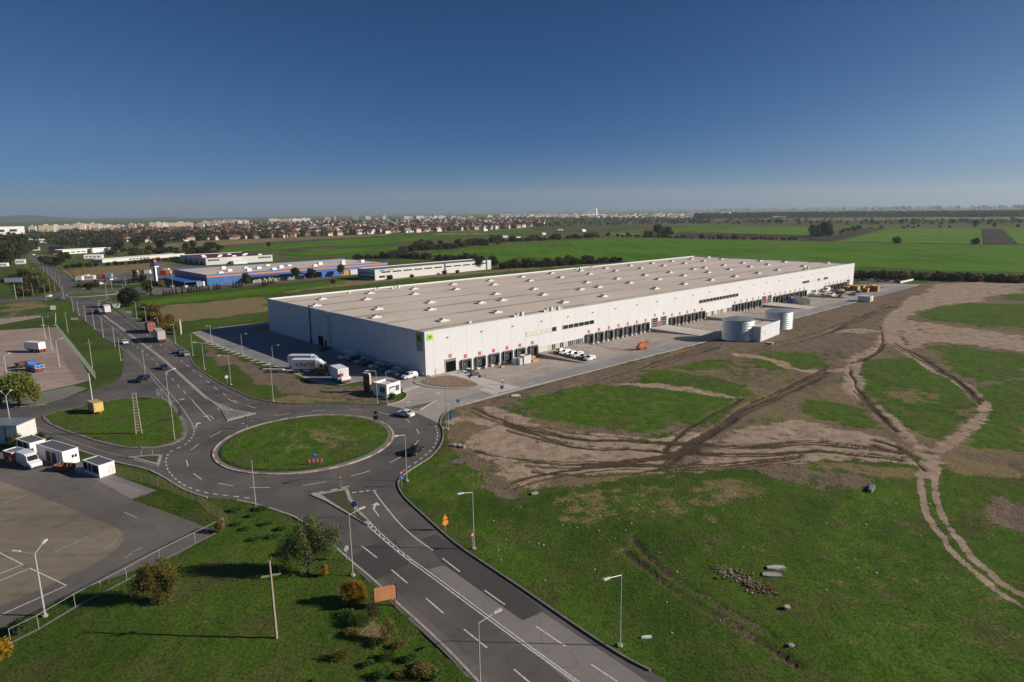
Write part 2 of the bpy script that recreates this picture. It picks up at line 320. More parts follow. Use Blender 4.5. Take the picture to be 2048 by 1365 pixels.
# ---------------------------------------------------------------- soil / grass survey for the ground sheet
soilpoly = lambda L: [PL(q) for q in L]
DIRT = soilpoly([[(956,812),(1000,815),(1064,834),(1088,848),(1127,860),(1181,868),(1264,873),(1340,868),(1400,862),(1470,855),(1560,842),(1600,840),(1640,850),(1690,860),(1760,870),(1800,880),(1850,900),(1890,915),(1860,930),(1780,930),(1640,922),(1560,926),(1480,936),(1400,944),(1330,940),(1280,955),(1227,949),(1154,948),(1100,948),(1093,961),(1076,973),(1025,983),(1015,961),(971,948),(985,929),(971,919),(937,900),(929,885),(956,861),(1012,851),(971,834)],
 [(1870,570),(1950,563),(2060,568),(2060,587),(1990,590),(1980,603),(1940,607),(1880,612),(1826,628),(1800,660),(1765,662),(1778,625),(1830,598)],
 [(1800,642),(1860,645),(1940,657),(2060,670),(2060,704),(1960,694),(1870,686),(1810,700)],
 [(1240,764),(1320,768),(1400,778),(1500,797),(1500,802),(1400,790),(1300,776),(1240,768)],
 [(1650,662),(1720,655),(1760,660),(1750,668),(1680,668)]])
MUD = soilpoly([[(890,828),(1015,786),(1133,755),(1220,735),(1320,712),(1364,698),(1450,672),(1584,641),(1650,622),(1733,601),(1785,588),(1830,575),(1872,575),(1835,600),(1780,640),(1750,690),(1690,715),(1640,700),(1560,702),(1480,712),(1420,720),(1350,732),(1270,742),(1200,762),(1130,777),(1050,796),(990,812),(930,835),(905,848)],
 [(1560,765),(1640,748),(1690,722),(1715,735),(1700,755),(1640,785),(1600,795),(1540,820),(1490,850),(1420,900),(1370,930),(1330,925),(1380,880),(1430,840),(1480,812)],
 [(1500,935),(1580,928),(1700,945),(1760,962),(1740,985),(1640,985),(1560,962)], [(1960,985),(2060,1012),(2060,1075),(1990,1045)],
 [(930,965),(1000,965),(1030,985),(1020,1003),(960,988)], [(1330,850),(1400,845),(1470,820),(1500,800),(1530,800),(1480,840),(1400,870)],
 [(1480,1180),(1540,1180),(1550,1190),(1500,1195)], [(1618,1100),(1650,1108),(1655,1118),(1630,1118)], [(1395,1100),(1440,1070),(1450,1080),(1420,1110),(1400,1135)], [(1430,1140),(1480,1140),(1530,1175),(1480,1170)],
 [(380,666),(412,690),(470,712),(555,740),(612,762),(650,774),(680,776),(760,771),(800,795),(790,803),(740,800),(640,795),(560,785),(500,752),(440,722),(405,700)],
 [(205,1095),(215,1090),(225,1100),(210,1105)]])
DRY = soilpoly([[(1100,990),(1200,970),(1500,960),(1600,975),(1480,1010),(1300,1035),(1150,1060),(1100,1030)], [(1555,920),(1700,928),(1840,940),(1850,962),(1760,958),(1640,942)], [(1180,1060),(1260,1080),(1300,1120),(1230,1120)],
 [(280,628),(330,612),(430,602),(540,592),(540,622),(400,640),(330,645)], [(560,588),(700,572),(800,560),(1000,545),(1200,530),(1260,522),(1200,521),(1000,540),(860,546),(760,555),(690,562),(600,578)],
 [(118,538),(300,521),(372,530),(350,545),(152,556)], [(1760,770),(1830,770),(1880,790),(1850,810),(1790,800)], [(1500,1090),(1560,1090),(1565,1110),(1510,1110)], [(1380,1015),(1480,1020),(1470,1045),(1390,1050)],
 [(520,800),(600,790),(760,802),(760,808),(560,807)], [(920,850),(990,850),(1010,880),(950,885)],
 [(590,860),(640,850),(720,845),(755,865),(700,895),(650,925),(580,910)], [(0,640),(80,615),(110,612),(60,600),(0,604)],
 [(1860,900),(2060,905),(2060,960),(1900,950)], [(700,1210),(760,1225),(800,1270),(770,1290),(720,1260)]])
LUSH = soilpoly([[(1040,800),(1110,785),(1190,772),(1280,770),(1360,780),(1440,795),(1475,810),(1480,825),(1420,845),(1340,855),(1260,862),(1180,856),(1100,840),(1050,815)], [(1270,750),(1340,742),(1420,755),(1500,775),(1510,790),(1470,796),(1380,783),(1300,766)], [(1335,732),(1400,714),(1460,722),(1450,735),(1390,742)], [(1490,720),(1540,702),(1600,705),(1645,720),(1640,735),(1560,738),(1500,730)],
 [(1595,692),(1640,674),(1700,667),(1750,668),(1755,685),(1720,703),(1660,702)], [(1735,725),(1800,715),(1860,730),(1900,760),(1935,781),(1943,804),(1910,851),(1863,882),(1840,868),(1798,840),(1771,820),(1726,793),(1720,770)], [(1826,631),(1880,612),(1950,607),(2060,610),(2060,655),(1980,653),(1900,645)],
 [(1850,692),(1900,692),(1980,702),(2060,708),(2060,745),(2000,755),(1950,765),(1920,745),(1880,715)], [(1950,775),(2060,752),(2060,905),(1960,900),(1920,890),(1985,820)], [(1785,618),(1830,605),(1850,606),(1845,613),(1810,622)], [(1990,590),(2060,588),(2060,605),(2010,600)], [(1598,809),(1631,798),(1704,812),(1748,834),(1773,857),(1726,857),(1673,843),(1618,834)], [(1590,760),(1640,745),(1685,742),(1680,762),(1620,775)],
 [(960,1050),(1050,1100),(1150,1180),(1250,1280),(1350,1365),(1250,1320),(1050,1180),(960,1100),(900,1060)], [(1700,980),(1900,960),(2060,1100),(2060,1365),(1700,1365),(1600,1150)], [(260,605),(540,576),(690,560),(690,570),(540,588),(300,612)], [(810,985),(850,940),(900,900),(960,960),(900,1000)]])
TRK = [([(1835,592),(1800,622),(1772,648),(1776,680),(1748,702),(1712,718),(1700,740),(1708,765),(1705,785),(1725,805),(1765,832),(1800,868),(1830,902),(1852,930)], 2.9, 'd'), ([(1785,640),(1795,692),(1830,716),(1880,746),(1938,776),(1968,805),(1969,830),(1930,865),(1880,898),(1852,930),(1852,950)], 1.8, 'd'),
 ([(1842,940),(1840,985),(1856,1040),(1895,1095),(1955,1150),(2060,1222)], .55, 'd'), ([(1872,940),(1868,985),(1884,1040),(1925,1095),(1985,1150),(2070,1205)], .55, 'd'),
 ([(1267,1077),(1294,1115),(1335,1149),(1400,1190),(1468,1227),(1543,1271)], .42, 'm'), ([(1250,1101),(1301,1145),(1352,1183),(1403,1213),(1441,1237),(1488,1268),(1556,1305),(1594,1332)], .42, 'm'),
 ([(1690,725),(1640,745),(1560,790),(1480,840),(1400,905),(1345,940)], 2.2, 'm'), ([(1715,800),(1770,850),(1830,915)], 2.0, 'm'), ([(880,852),(930,835),(990,850),(1060,870)], 2.5, 'd'), ([(940,815),(1000,838),(1060,860)], .5, 'm'), ([(1330,905),(1345,880),(1400,840),(1480,800)], .6, 'm'), ([(1480,710),(1540,718),(1600,745),(1690,740)], 2.5, 'd')]

_tr = random.Random(77)
for base, k, sp in (([(1330,935),(1380,890),(1440,850),(1500,815),(1570,785),(1650,745)], 7, 16), ([(950,905),(1060,925),(1180,935),(1300,925),(1400,900)], 5, 14), ([(1010,850),(1080,870),(1160,890),(1260,890),(1380,900),(1500,905),(1640,895),(1800,915)], 7, 16), ([(1020,965),(1100,945),(1250,930),(1420,935),(1600,915)], 4, 9), ([(940,822),(1010,845),(1080,870)], 3, 8), ([(1760,650),(1772,690),(1740,715),(1700,725)], 4, 7), ([(1700,740),(1708,775),(1740,815),(1800,862)], 4, 7), ([(1790,690),(1850,725),(1930,770),(1965,810)], 3, 6), ([(1850,940),(1800,900),(1740,880)], 3, 8), ([(1100,785),(1300,730),(1450,690)], 4, 10), ([(1500,700),(1640,665),(1780,610)], 4, 10)):
    for i in range(k):
        o = _tr.gauss(0, sp); TRK.append(([(u+_tr.gauss(0, 3), v+o*.5+_tr.gauss(0, 2)) for u, v in base[_tr.randrange(2):]], _tr.uniform(.28, .45), 'm'))
def axis(a0, a1, st, far, n):
    core = np.arange(a0, a1+1e-6, st); g = np.geomspace(st*1.5, far, n)
    return core, g
def ground():
    cx = np.concatenate([np.arange(-262, -132, 1.3), np.arange(-132, 132, .52), np.arange(132, 420, 1.05)])
    cy = np.concatenate([np.arange(36, 200, .52), np.arange(200, 470, 1.05)])
    gx, gy = np.geomspace(3, 13500, 46), np.geomspace(3, 12500, 60)
    xs = np.concatenate([cx[0]-gx[::-1], cx, cx[-1]+gx]); ys = np.concatenate([[-300, -60, 0, 20, 30], cy, cy[-1]+gy])
    X, Y = np.meshgrid(xs, ys); x, y = X.ravel(), Y.ravel(); n = len(x)
    near = (x > -262) & (x < 420) & (y > 30) & (y < 470)
    w1 = (vnoise(x, y, 7, 1)-.5)*5+(vnoise(x, y, 2.2, 2)-.5)*2.2; w2 = (vnoise(x, y, 7, 3)-.5)*5+(vnoise(x, y, 2.2, 4)-.5)*2.2
    k = np.clip(y/220, .25, 1.3); wx, wy = x+w1*k, y+w2*k
    att = {a: np.zeros(n) for a in ('dirt', 'mud', 'dry', 'lush')}
    # the building plot is worn ground: brown with thin grass, east of the road
    plot = PL([(880,860),(905,815),(1830,570),(1880,560),(2100,556),(2100,960),(1860,900),(1600,930),(1240,960),(1000,990),(930,960)])
    att['dry'][pip(wx, wy, plot)] = .74; att['mud'][pip(wx, wy, plot)] = .56
    for q in LUSH:
        i = pip(wx, wy, q); att['lush'][i] = 1; att['dry'][i] = .26; att['mud'][i] = .2
    for j, q in enumerate(DRY): att['dry'][pip(wx, wy, q)] = .5 if j in (0, 2, 6, 7, 8) else 1.05 if j in (3, 4, 5) else .8
    for jm, q in enumerate(MUD):
        i = pip(wx, wy, q); att['mud'][i] = (.74, .62, .8, .7, .8, .6, .7, .7, .6, .6, 1.05, .6)[jm]; att['lush'][i] = 0
    for q in DIRT:
        i = pip(wx, wy, q); att['dirt'][i] = .72; att['mud'][i] = .45
    for a in att:                                   # soft transitions between soil and turf
        A = att[a].reshape(Y.shape)
        for it in range(5):
            A = (np.roll(A, 1, 0)+np.roll(A, -1, 0)+A*2)/4; A = (np.roll(A, 1, 1)+np.roll(A, -1, 1)+A*2)/4
        att[a] = A.ravel().copy()
    pn = vnoise(x, y, 11, 51)*.6+vnoise(x, y, 4, 52)*.4
    att['dirt'] *= .72+.62*pn; att['mud'] *= .6+.75*vnoise(x, y, 8, 53); att['dry'] *= .6+.8*vnoise(x, y, 9, 54); att['lush'] *= .35+1.0*vnoise(x, y, 14, 55)
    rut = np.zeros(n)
    for pts, hw, kd in TRK:
        pp = smooth_line(PL(pts), 2); mx = hw*5+4
        sel = np.nonzero((x > min(q.x for q in pp)-mx) & (x < max(q.x for q in pp)+mx) & (y > min(q.y for q in pp)-mx) & (y < max(q.y for q in pp)+mx))[0]
        if not len(sel): continue
        d = np.full(len(sel), 1e9); sx, sy = (x+w1*.12)[sel], (y+w2*.12)[sel]
        for a, b in zip(pp, pp[1:]):
            ab = (b.x-a.x, b.y-a.y); L2 = ab[0]**2+ab[1]**2+1e-9; t = np.clip(((sx-a.x)*ab[0]+(sy-a.y)*ab[1])/L2, 0, 1)
            d = np.minimum(d, np.hypot(sx-a.x-t*ab[0], sy-a.y-t*ab[1]))
        f = np.clip(1.35-d/hw*.9, 0, 1)*(.55+.75*vnoise(sx, sy, 5, 61))
        if kd == 'd': att['dirt'][sel] = np.maximum(att['dirt'][sel], f*.84)
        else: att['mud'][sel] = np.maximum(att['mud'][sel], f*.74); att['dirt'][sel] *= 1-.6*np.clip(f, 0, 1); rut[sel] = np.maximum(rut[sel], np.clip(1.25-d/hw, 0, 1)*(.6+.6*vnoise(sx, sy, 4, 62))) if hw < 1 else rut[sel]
    # far country: dull olive
    far = np.clip((y-430)/250, 0, 1); att['dry'] = np.maximum(att['dry'], far*(.36+.2*vnoise(x, y, 130, 9)))
    pav = np.zeros(n, bool)
    for q in (road_p, ylot_p, lot_p, lot2_p, east_p, hull_full, grav_p, deck2_p, spk_p, [G(-1, 0), G(304, 0), G(304, 106), G(-1, 106)]): pav |= pip(x, y, q)
    isl = pip(x, y, green_p); rbi = np.hypot(x-RBX, y-RBY) < 16.6
    z = (vnoise(x, y, 1.3, 5)-.5)*.16+(vnoise(x, y, 4.5, 6)-.5)*.22+(vnoise(x, y, .7, 7)-.5)*.10
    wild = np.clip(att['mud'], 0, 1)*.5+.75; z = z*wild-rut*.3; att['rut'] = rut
    z = np.where(near, z, (vnoise(x, y, 60, 8)-.5)*.3-.1); z -= .03
    z = np.where(pav, -.12, z)
    lx = np.array([(WMI.to_3x3() @ Vector((1, 0, 0))).x]); c, s_ = math.cos(WYAW), math.sin(WYAW)
    LX = (x-WO.x)*c+(y-WO.y)*s_; LY = -(x-WO.x)*s_+(y-WO.y)*c
    z = np.where((LX > 8) & (LX < 302) & (LY > -22) & (LY < 4), -1.7, z)
    v = np.stack([x, y, z], 1).astype(np.float32); nx, ny = len(xs), len(ys)
    i = (np.arange(ny-1)[:, None]*nx+np.arange(nx-1)[None]).ravel(); q = np.stack([i, i+1, i+nx+1, i+nx], 1).astype(np.int32)
    me = bpy.data.meshes.new('ground'); me.vertices.add(n); me.vertices.foreach_set('co', v.ravel())
    me.loops.add(q.size); me.loops.foreach_set('vertex_index', q.ravel()); me.polygons.add(len(q))
    me.polygons.foreach_set('loop_start', np.arange(0, q.size, 4, dtype=np.int32)); me.polygons.foreach_set('loop_total', np.full(len(q), 4, np.int32))
    me.polygons.foreach_set('use_smooth', np.ones(len(q), bool))
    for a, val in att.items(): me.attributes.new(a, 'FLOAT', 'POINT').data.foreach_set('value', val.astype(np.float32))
    me.update(calc_edges=True); me.validate()
    o = bpy.data.objects.new('ground', me); COL.objects.link(o); o['kind'] = 'structure'
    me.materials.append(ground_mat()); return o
def ground_mat(plain=None, name='ground_cover'):
    m, t, b = _new(name); N = t.nodes.new; Lk = t.links.new; g = N('ShaderNodeTexCoord')
    def noise(sc, det, rough=.55):
        n = N('ShaderNodeTexNoise'); n.inputs['Scale'].default_value = sc; n.inputs['Detail'].default_value = det; n.inputs['Roughness'].default_value = rough; Lk(g.outputs['Object'], n.inputs['Vector']); return n.outputs['Fac']
    def mr(f, a, d, lo=0, hi=1):
        q = N('ShaderNodeMapRange'); q.interpolation_type = 'SMOOTHSTEP'; q.inputs[1].default_value = a; q.inputs[2].default_value = d; q.inputs[3].default_value = lo; q.inputs[4].default_value = hi; Lk(f, q.inputs[0]); return q.outputs[0]
    def mix(f, a, c, bt='MIX'):
        q = N('ShaderNodeMix'); q.data_type = 'RGBA'; q.blend_type = bt
        if isinstance(f, float): q.inputs[0].default_value = f
        else: Lk(f, q.inputs[0])
        for k, s in ((6, a), (7, c)):
            if isinstance(s, tuple): q.inputs[k].default_value = (*s, 1)
            else: Lk(s, q.inputs[k])
        return q.outputs[2]
    def mth(op, a, c):
        q = N('ShaderNodeMath'); q.operation = op
        for k, s in ((0, a), (1, c)):
            if isinstance(s, (int, float)): q.inputs[k].default_value = s
            else: Lk(s, q.inputs[k])
        return q.outputs[0]
    def att(nm): a = N('ShaderNodeAttribute'); a.attribute_name = nm; return a.outputs['Fac']
    n1, n2, n3, n4 = noise(.045, 5), noise(.35, 6, .65), noise(2.4, 5, .7), noise(9, 3, .7)
    gr = mix(mr(n1, .35, .65), (.06, .12, .014), (.104, .175, .02))
    lush = mix(mr(n2, .35, .65), (.085, .17, .014), (.13, .225, .022))
    gr = mix(mth('MULTIPLY', att('lush'), mr(n2, .25, .5, .45, 1)), gr, lush)
    gr = mix(mth('MULTIPLY', mr(n2, .48, .68), .6), gr, (.15, .145, .045))
    gr = mix(mth('MULTIPLY', mr(noise(.11, 4), .5, .66), .55), gr, (.135, .12, .05)); gr = mix(mth('MULTIPLY', mr(noise(.8, 5, .7), .52, .7), .7), gr, mix(1.0, gr, (.45, .55, .5), 'MULTIPLY')); gr = mix(mr(n3, .3, .62), mix(1.0, gr, (.42, .46, .42), 'MULTIPLY'), gr)
    br = mth('SUBTRACT', mth('ADD', mth('MULTIPLY', n2, .9), mth('MULTIPLY', n3, .5)), .70)
    def S_(nm, lo, hi, amp=1.): return mr(mth('ADD', att(nm), mth('MULTIPLY', br, amp)), lo, hi)
    dryc = mix(mr(n3, .3, .7), (.19, .145, .07), (.33, .26, .13)); mudc = mix(mr(n3, .3, .7), (.135, .098, .07), (.30, .22, .16))
    dirc = mix(mr(n2, .3, .7), (.36, .26, .185), (.52, .395, .30)); dirc = mix(mth('MULTIPLY', mr(n3, .55, .75), .5), dirc, (.27, .19, .14))
    c = mix(S_('dry', .42, .8, 1.9), gr, dryc); c = mix(S_('mud', .42, .66, 1.9), c, mudc); c = mix(S_('dirt', .4, .64, 1.7), c, dirc)
    c = mix(mth('MULTIPLY', mr(mth('ADD', att('rut'), mth('MULTIPLY', br, .8)), .25, .7), .85), c, (.075, .052, .036)); c = mix(mth('MULTIPLY', mr(n4, .35, .65), 1.0), mix(1.0, c, (.7, .7, .7), 'MULTIPLY'), c)  # ruts darkened: furrow shade put into the colour, over damp soil
    Lk(c, b.inputs['Base Color']); b.inputs['Roughness'].default_value = .95; b.inputs['Specular IOR Level'].default_value = .1
    bp = N('ShaderNodeBump'); bp.inputs['Strength'].default_value = .9; bp.inputs['Distance'].default_value = .3
    Lk(mth('ADD', mth('ADD', n3, mth('MULTIPLY', n2, .8)), mth('MULTIPLY', n4, .35)), bp.inputs['Height']); Lk(bp.outputs[0], b.inputs['Normal'])
    return m
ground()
def field_mat(name, c1, c2, rot=0, c3=None):
    m, t, b = _new(name); N = t.nodes.new; Lk = t.links.new; g = N('ShaderNodeTexCoord')
    mp = N('ShaderNodeMapping'); mp.inputs['Rotation'].default_value = (0, 0, rot); mp.inputs['Scale'].default_value = (1, .06, 1); Lk(g.outputs['Object'], mp.inputs[0])
    a = N('ShaderNodeTexNoise'); a.inputs['Scale'].default_value = .09; a.inputs['Detail'].default_value = 6; Lk(mp.outputs[0], a.inputs['Vector'])
    d = N('ShaderNodeTexNoise'); d.inputs['Scale'].default_value = .012; d.inputs['Detail'].default_value = 5; Lk(g.outputs['Object'], d.inputs['Vector'])
    ad = N('ShaderNodeMath'); ad.operation = 'ADD'; Lk(a.outputs[0], ad.inputs[0]); Lk(d.outputs[0], ad.inputs[1])
    rp = N('ShaderNodeValToRGB'); e = rp.color_ramp.elements; e[0].position = .82; e[0].color = (*c1, 1); e[1].position = 1.0; e[1].color = (*c2, 1)
    hf = N('ShaderNodeMath'); hf.operation = 'MULTIPLY'; hf.inputs[1].default_value = .95; Lk(ad.outputs[0], hf.inputs[0]); Lk(hf.outputs[0], rp.inputs[0]); Lk(rp.outputs[0], b.inputs['Base Color'])
    b.inputs['Roughness'].default_value = 1; b.inputs['Specular IOR Level'].default_value = .05; return m
fm_g = field_mat('winter_wheat', (.06, .148, .006), (.09, .19, .012), R(58)); fm_g2 = field_mat('young_wheat', (.08, .165, .010), (.115, .21, .018), R(70)); fm_p = field_mat('ploughed_soil', (.045, .036, .032), (.07, .055, .045), R(58)); fm_t = field_mat('stubble', (.17, .135, .07), (.25, .2, .11), R(20)); fm_o = field_mat('fallow', (.07, .075, .035), (.11, .1, .05), R(40)); fm_b = field_mat('brown_strip', (.09, .07, .05), (.13, .1, .065), R(30))
FIELDS = [('green_field', fm_g, [(815,514),(900,505),(1000,493),(1100,485.5),(1200,478),(1330,477.5),(1500,481.5),(1700,486.5),(2060,491.5),(2060,545),(1900,542),(1720,534),(1640,545),(1300,540),(1240,522),(1150,518),(1040,515),(1000,523),(860,522)]),
 ('green_field', fm_g2, [(1372,463),(1500,454.5),(1632,455),(1640,471),(1500,468)]), ('ploughed_field', fm_p, [(1352,467),(1500,469),(1640,473),(1625,478.5),(1380,476)]), ('ploughed_field', fm_p, [(1600,481.5),(1648,474),(1732,457),(1773,457),(1664,483.5)]),
 ('green_field', fm_g2, [(1676,484.5),(1776,459),(1962,458),(1966,488.5),(1800,486.5)]), ('ploughed_field', fm_p, [(1964,458),(2001,458),(2033,489),(1968,489)]), ('green_field', fm_g2, [(2004,458),(2070,458),(2070,489),(2036,489)]),
 ('pale_field', fm_t, [(1560,439.5),(1700,437.5),(2060,434.5),(2060,438),(1700,441.5),(1560,442)]), ('green_field', fm_g2, [(1800,433),(2060,431),(2060,434),(1800,436.5)]), ('fallow_field', fm_o, [(1400,441),(1560,443),(1760,443),(2060,441),(2060,449),(1760,449),(1560,449),(1400,447)]),
 ('green_field', fm_g, [(422,502),(600,487),(700,479),(830,473.5),(912,471),(905,475),(835,482),(740,491.5),(640,493),(520,503),(440,506)]), ('fallow_strip', fm_b, [(560,502),(650,493.5),(742,492),(835,482.5),(900,477),(890,481),(800,490),(700,496),(600,503)]), ('green_field', fm_g, [(560,507),(640,500),(760,494),(812,491),(806,498),(740,506),(640,512),(570,512)]),
 ('stubble_field', fm_t, [(255,496),(340,489),(420,481.5),(560,477),(700,472),(780,468.5),(780,471.5),(700,476.5),(560,484),(420,494),(300,498)]), ('pale_field', fm_t, [(860,467.5),(960,466),(1010,468),(960,470),(870,471)]), ('green_field', fm_g2, [(850,463),(960,461),(1060,456),(1060,460),(960,465),(870,466)]),
 ('green_field', fm_g2, [(1082,446.5),(1140,445),(1200,446),(1160,450),(1090,451)]), ('green_field', fm_g, [(1196,466),(1290,459),(1420,452),(1470,452),(1390,464),(1290,464),(1230,470)]), ('fallow_field', fm_o, [(1040,457),(1130,453),(1280,451),(1380,452),(1240,463),(1120,463)]), ('stubble_field', fm_t, [(1205,472),(1260,467),(1300,468),(1240,472)]),
 ('green_field', fm_g, [(276,604),(400,591),(540,577),(690,561),(690,568),(540,587),(400,602),(300,611)])]
for i, (nm, m, q) in enumerate(FIELDS): struct(nm, MB().sheet(PL(q), .03 if i == len(FIELDS)-1 else .10+.02*i), m)

# ---------------------------------------------------------------- roads and yards
struct('road', MB().sheet(road_p, 0), M['asphalt'])
struct('side_road', MB().sheet(east_p, -.006), M['asphalt_old'])
struct('parking_lot', MB().sheet(spk_p, -.02), M['asphalt_old'])
struct('lorry_yard', MB().sheet(ylot_p, 0), M['asphalt_old'])
struct('concrete_apron', MB().sheet(apron_p, .005), M['apron'])
struct('parking_lot', MB().sheet(lot_p, 0).sheet(lot2_p, 0), M['lot'])
struct('gravel_verge', MB().sheet(grav_p, -.01), M['gravel'])
struct('parking_deck', MB().sheet(deck2_p, 0), M['asphalt_old'])
# repairs and paler lanes of the south road
pt = MB()
pt.sheet(PL([(735,1092),(790,1080),(812,1115),(818,1128),(752,1160),(700,1118)]), .004)
pt.sheet(PL([(843,1078),(872,1069),(978,1136),(1087,1221),(1046,1241),(888,1130)]), .004)
struct('paved_strip', MB().sheet(PL([(150,932),(200,948),(225,951),(312,981),(262,998),(196,962),(150,946)]), .006), M['asphalt_pale'])
struct('road_patch', pt, M['asphalt_new'])
pale = MB().sheet(PL([(856,1139),(889,1131),(1045,1242),(1085,1225),(1245,1330),(1420,1450),(1240,1450),(1010,1256)]), .003)
struct('road_lane', pale, M['asphalt_pale'])
struct('road_shoulder', MB().strip(smooth_line(PL([(710,1125),(750,1160),(790,1199),(850,1252),(905,1302),(960,1362),(1040,1446)]), 1), 1.6, .0035).strip(PL([(215,602),(258,631),(282,647),(310,666),(336,684),(366,703)]), 3.2, .0035), M['asphalt_old'])
# grass islands stand a kerb's height above the road
def island(nm, pts, top, mtop, kw=.25, mk=None, h=.14):
    struct(nm+'_kerb', MB().prism(pts, -.05, h), mk or M['kerb'])
    cx = sum(q[0] for q in pts)/len(pts); cy = sum(q[1] for q in pts)/len(pts); inner = []
    n = len(pts); ar = sum(pts[i][0]*pts[(i+1) % n][1]-pts[(i+1) % n][0]*pts[i][1] for i in range(n)); sg = 1 if ar > 0 else -1
    for i, q in enumerate(pts):
        a, b = pts[i-1], pts[(i+1) % n]; d = Vector((b[0]-a[0], b[1]-a[1])).normalized(); inner.append((q[0]-d.y*kw*sg, q[1]+d.x*kw*sg))
    return inner
gm_i = ground_mat(name='island_grass')
def lawn(nm, pts, base, dry=.1, st=.7, patch=None):
    xs = np.arange(min(q[0] for q in pts), max(q[0] for q in pts), st); ys = np.arange(min(q[1] for q in pts), max(q[1] for q in pts), st)
    X, Y = np.meshgrid(xs, ys); x, y = X.ravel(), Y.ravel(); ins = pip(x, y, pts); n = len(x)
    z = base+(vnoise(x, y, 1.1, 5)-.4)*.12
    d = np.full(n, dry)
    if patch is not None: d = patch(x, y)
    nx = len(xs); i = (np.arange(len(ys)-1)[:, None]*nx+np.arange(nx-1)[None]).ravel(); k = ins[i] & ins[i+1] & ins[i+nx] & ins[i+nx+1]; i = i[k]
    me = bpy.data.meshes.new(nm); me.from_pydata(np.stack([x, y, z], 1).tolist(), [], np.stack([i, i+1, i+nx+1, i+nx], 1).tolist())
    for a, val in (('dry', d), ('lush', np.full(n, .9)), ('mud', np.zeros(n)), ('dirt', np.zeros(n)), ('rut', np.zeros(n))): me.attributes.new(a, 'FLOAT', 'POINT').data.foreach_set('value', val.astype(np.float32))
    me.polygons.foreach_set('use_smooth', [True]*len(me.polygons)); me.materials.append(gm_i)
    o = bpy.data.objects.new(nm, me); COL.objects.link(o); o['kind'] = 'structure'
M['under'] = mat('turf_edge', (.04, .08, .016), .95, var=.4, sc=1.5)
gi = island('grass_island', green_p, .14, M['under'], .3, M['kerbdark'], .13); struct('island_soil', MB().prism(gi, 0, .12), M['under']); lawn('grass_lawn', gi, .2, .06)
struct('roundabout_apron', MB().prism(circle(RBX, RBY, 17.05), -.05, .1), M['redpave'])
kb = MB()
for k in range(60):                                # red and white kerb ring of the roundabout
    a0, a1 = 2*math.pi*k/60, 2*math.pi*(k+.98)/60; kb.cur = 1 if k % 2 and (k*7) % 11 < 7 else 0
    r0, r1 = 17.02, 17.42; q = [(RBX+r*math.cos(a), RBY+r*math.sin(a)) for r, a in ((r0, a0), (r1, a0), (r1, a1), (r0, a1))]; kb.prism(q, -.04, .15)
struct('roundabout_kerb', kb, [mat('pale_kerb', (.46, .42, .37), .8, var=.25), mat('faded_red_kerb', (.32, .22, .19), .8, var=.25)])
struct('roundabout_bed', MB().prism(circle(RBX, RBY, 16.2), -.05, .19), M['under'])
lawn('roundabout_lawn', circle(RBX, RBY, 16.1), .29, .1, .5, patch=lambda x, y: np.clip(.80-np.hypot((x-RBX-3)/13, (y-RBY-1)/11)*.55, .05, .9)*(.55+.6*vnoise(x, y, 3.5, 31)))
struct('far_roundabout', MB().prism(rb2_p, -.05, .2), M['kerb']); lawn('far_roundabout_lawn', [((q[0]-rb2_p[0].x)*.98+rb2_p[0].x, (q[1]-rb2_p[0].y)*.98+rb2_p[0].y) for q in rb2_p], .22, .3, 1.5)
def splitter(nm, outer, bed, mbed):
    struct(nm, MB().prism(PL(outer), -.04, .14), M['kerb']); struct(nm+'_bed', MB().prism(PL(bed), .1, .19), mbed)
M['weeds'] = mat('weedy_soil', (.085, .06, .035), .95, sc=1.0, c2=(.04, .065, .018), bump=.6)
splitter('traffic_island', [(620,990.5),(695.5,977.5),(703,998),(720,1024),(742,1046),(735.5,1052),(690,1026),(650,1003)], [(645,991),(690.5,982),(696,1000),(714,1026),(735,1043),(728,1046),(681,1015),(659,1001.5)], M['weeds'])
splitter('traffic_island', [(438.8,816),(455.4,842.5),(512,828),(475,822)], [(443,819.5),(457,839.5),(500,828),(468,823.5)], M['gravel'])
splitter('traffic_island', [(254,915.7),(300,911),(324,911),(317,932.5),(268.6,918)], [(272,916.5),(300,913.5),(318,913.5),(314,927)], M['weeds'])
splitter('traffic_island', [(811.4,815),(873.5,801.5),(840.7,821),(832.5,820.3)], [(818,815.3),(866,805),(839,819),(832,818.5)], M['asphalt_old'])
# ---------------------------------------------------------------- warehouse yard
struct('yard', MB().sheet(yp, 0), M['yard'])
BAYS = [(11, 42.9), (66, 104.5), (116.5, 143.8), (165.8, 192.5), (204, 242.5), (261.5, 299.9)]
DECKS = [(42.9, 66), (143.8, 165.8), (242.5, 261.5)]; RAMPS = [(104.5, 116.5), (192.5, 204)]
bay = MB(); wall = MB(); deck = MB(); ramp = MB()
for a, b in BAYS:
    bay.quad(G(a, -.02, -1.1), G(a, -21.5, 0), G(b, -21.5, 0), G(b, -.02, -1.1))
    for s, t in ((a, a-.25), (b, b+.25)): wall.add([G(x, y, z) for x, y, z in ((s, -21.5, .02), (s, 0, -1.3), (s, 0, .12), (s, -21.5, .06), (t, -21.5, .02), (t, 0, -1.3), (t, 0, .12), (t, -21.5, .06))], [(0, 1, 2, 3), (7, 6, 5, 4), (3, 2, 6, 7), (4, 5, 1, 0)])
for a, b in DECKS: deck.quad(G(a+.2, -.02, .004), G(a+.2, -21.5, .004), G(b-.2, -21.5, .004), G(b-.2, -.02, .004))
for a, b in RAMPS: ramp.quad(G(a+.2, -.02, .004), G(a+.2, -22.5, .004), G(b-.2, -22.5, .004), G(b-.2, -.02, .004))
struct('dock_bay', bay, M['bay']); struct('retaining_walls', wall, M['kerb']); struct('yard_deck', deck, M['bay']); struct('gate_ramp', ramp, M['ramp'])
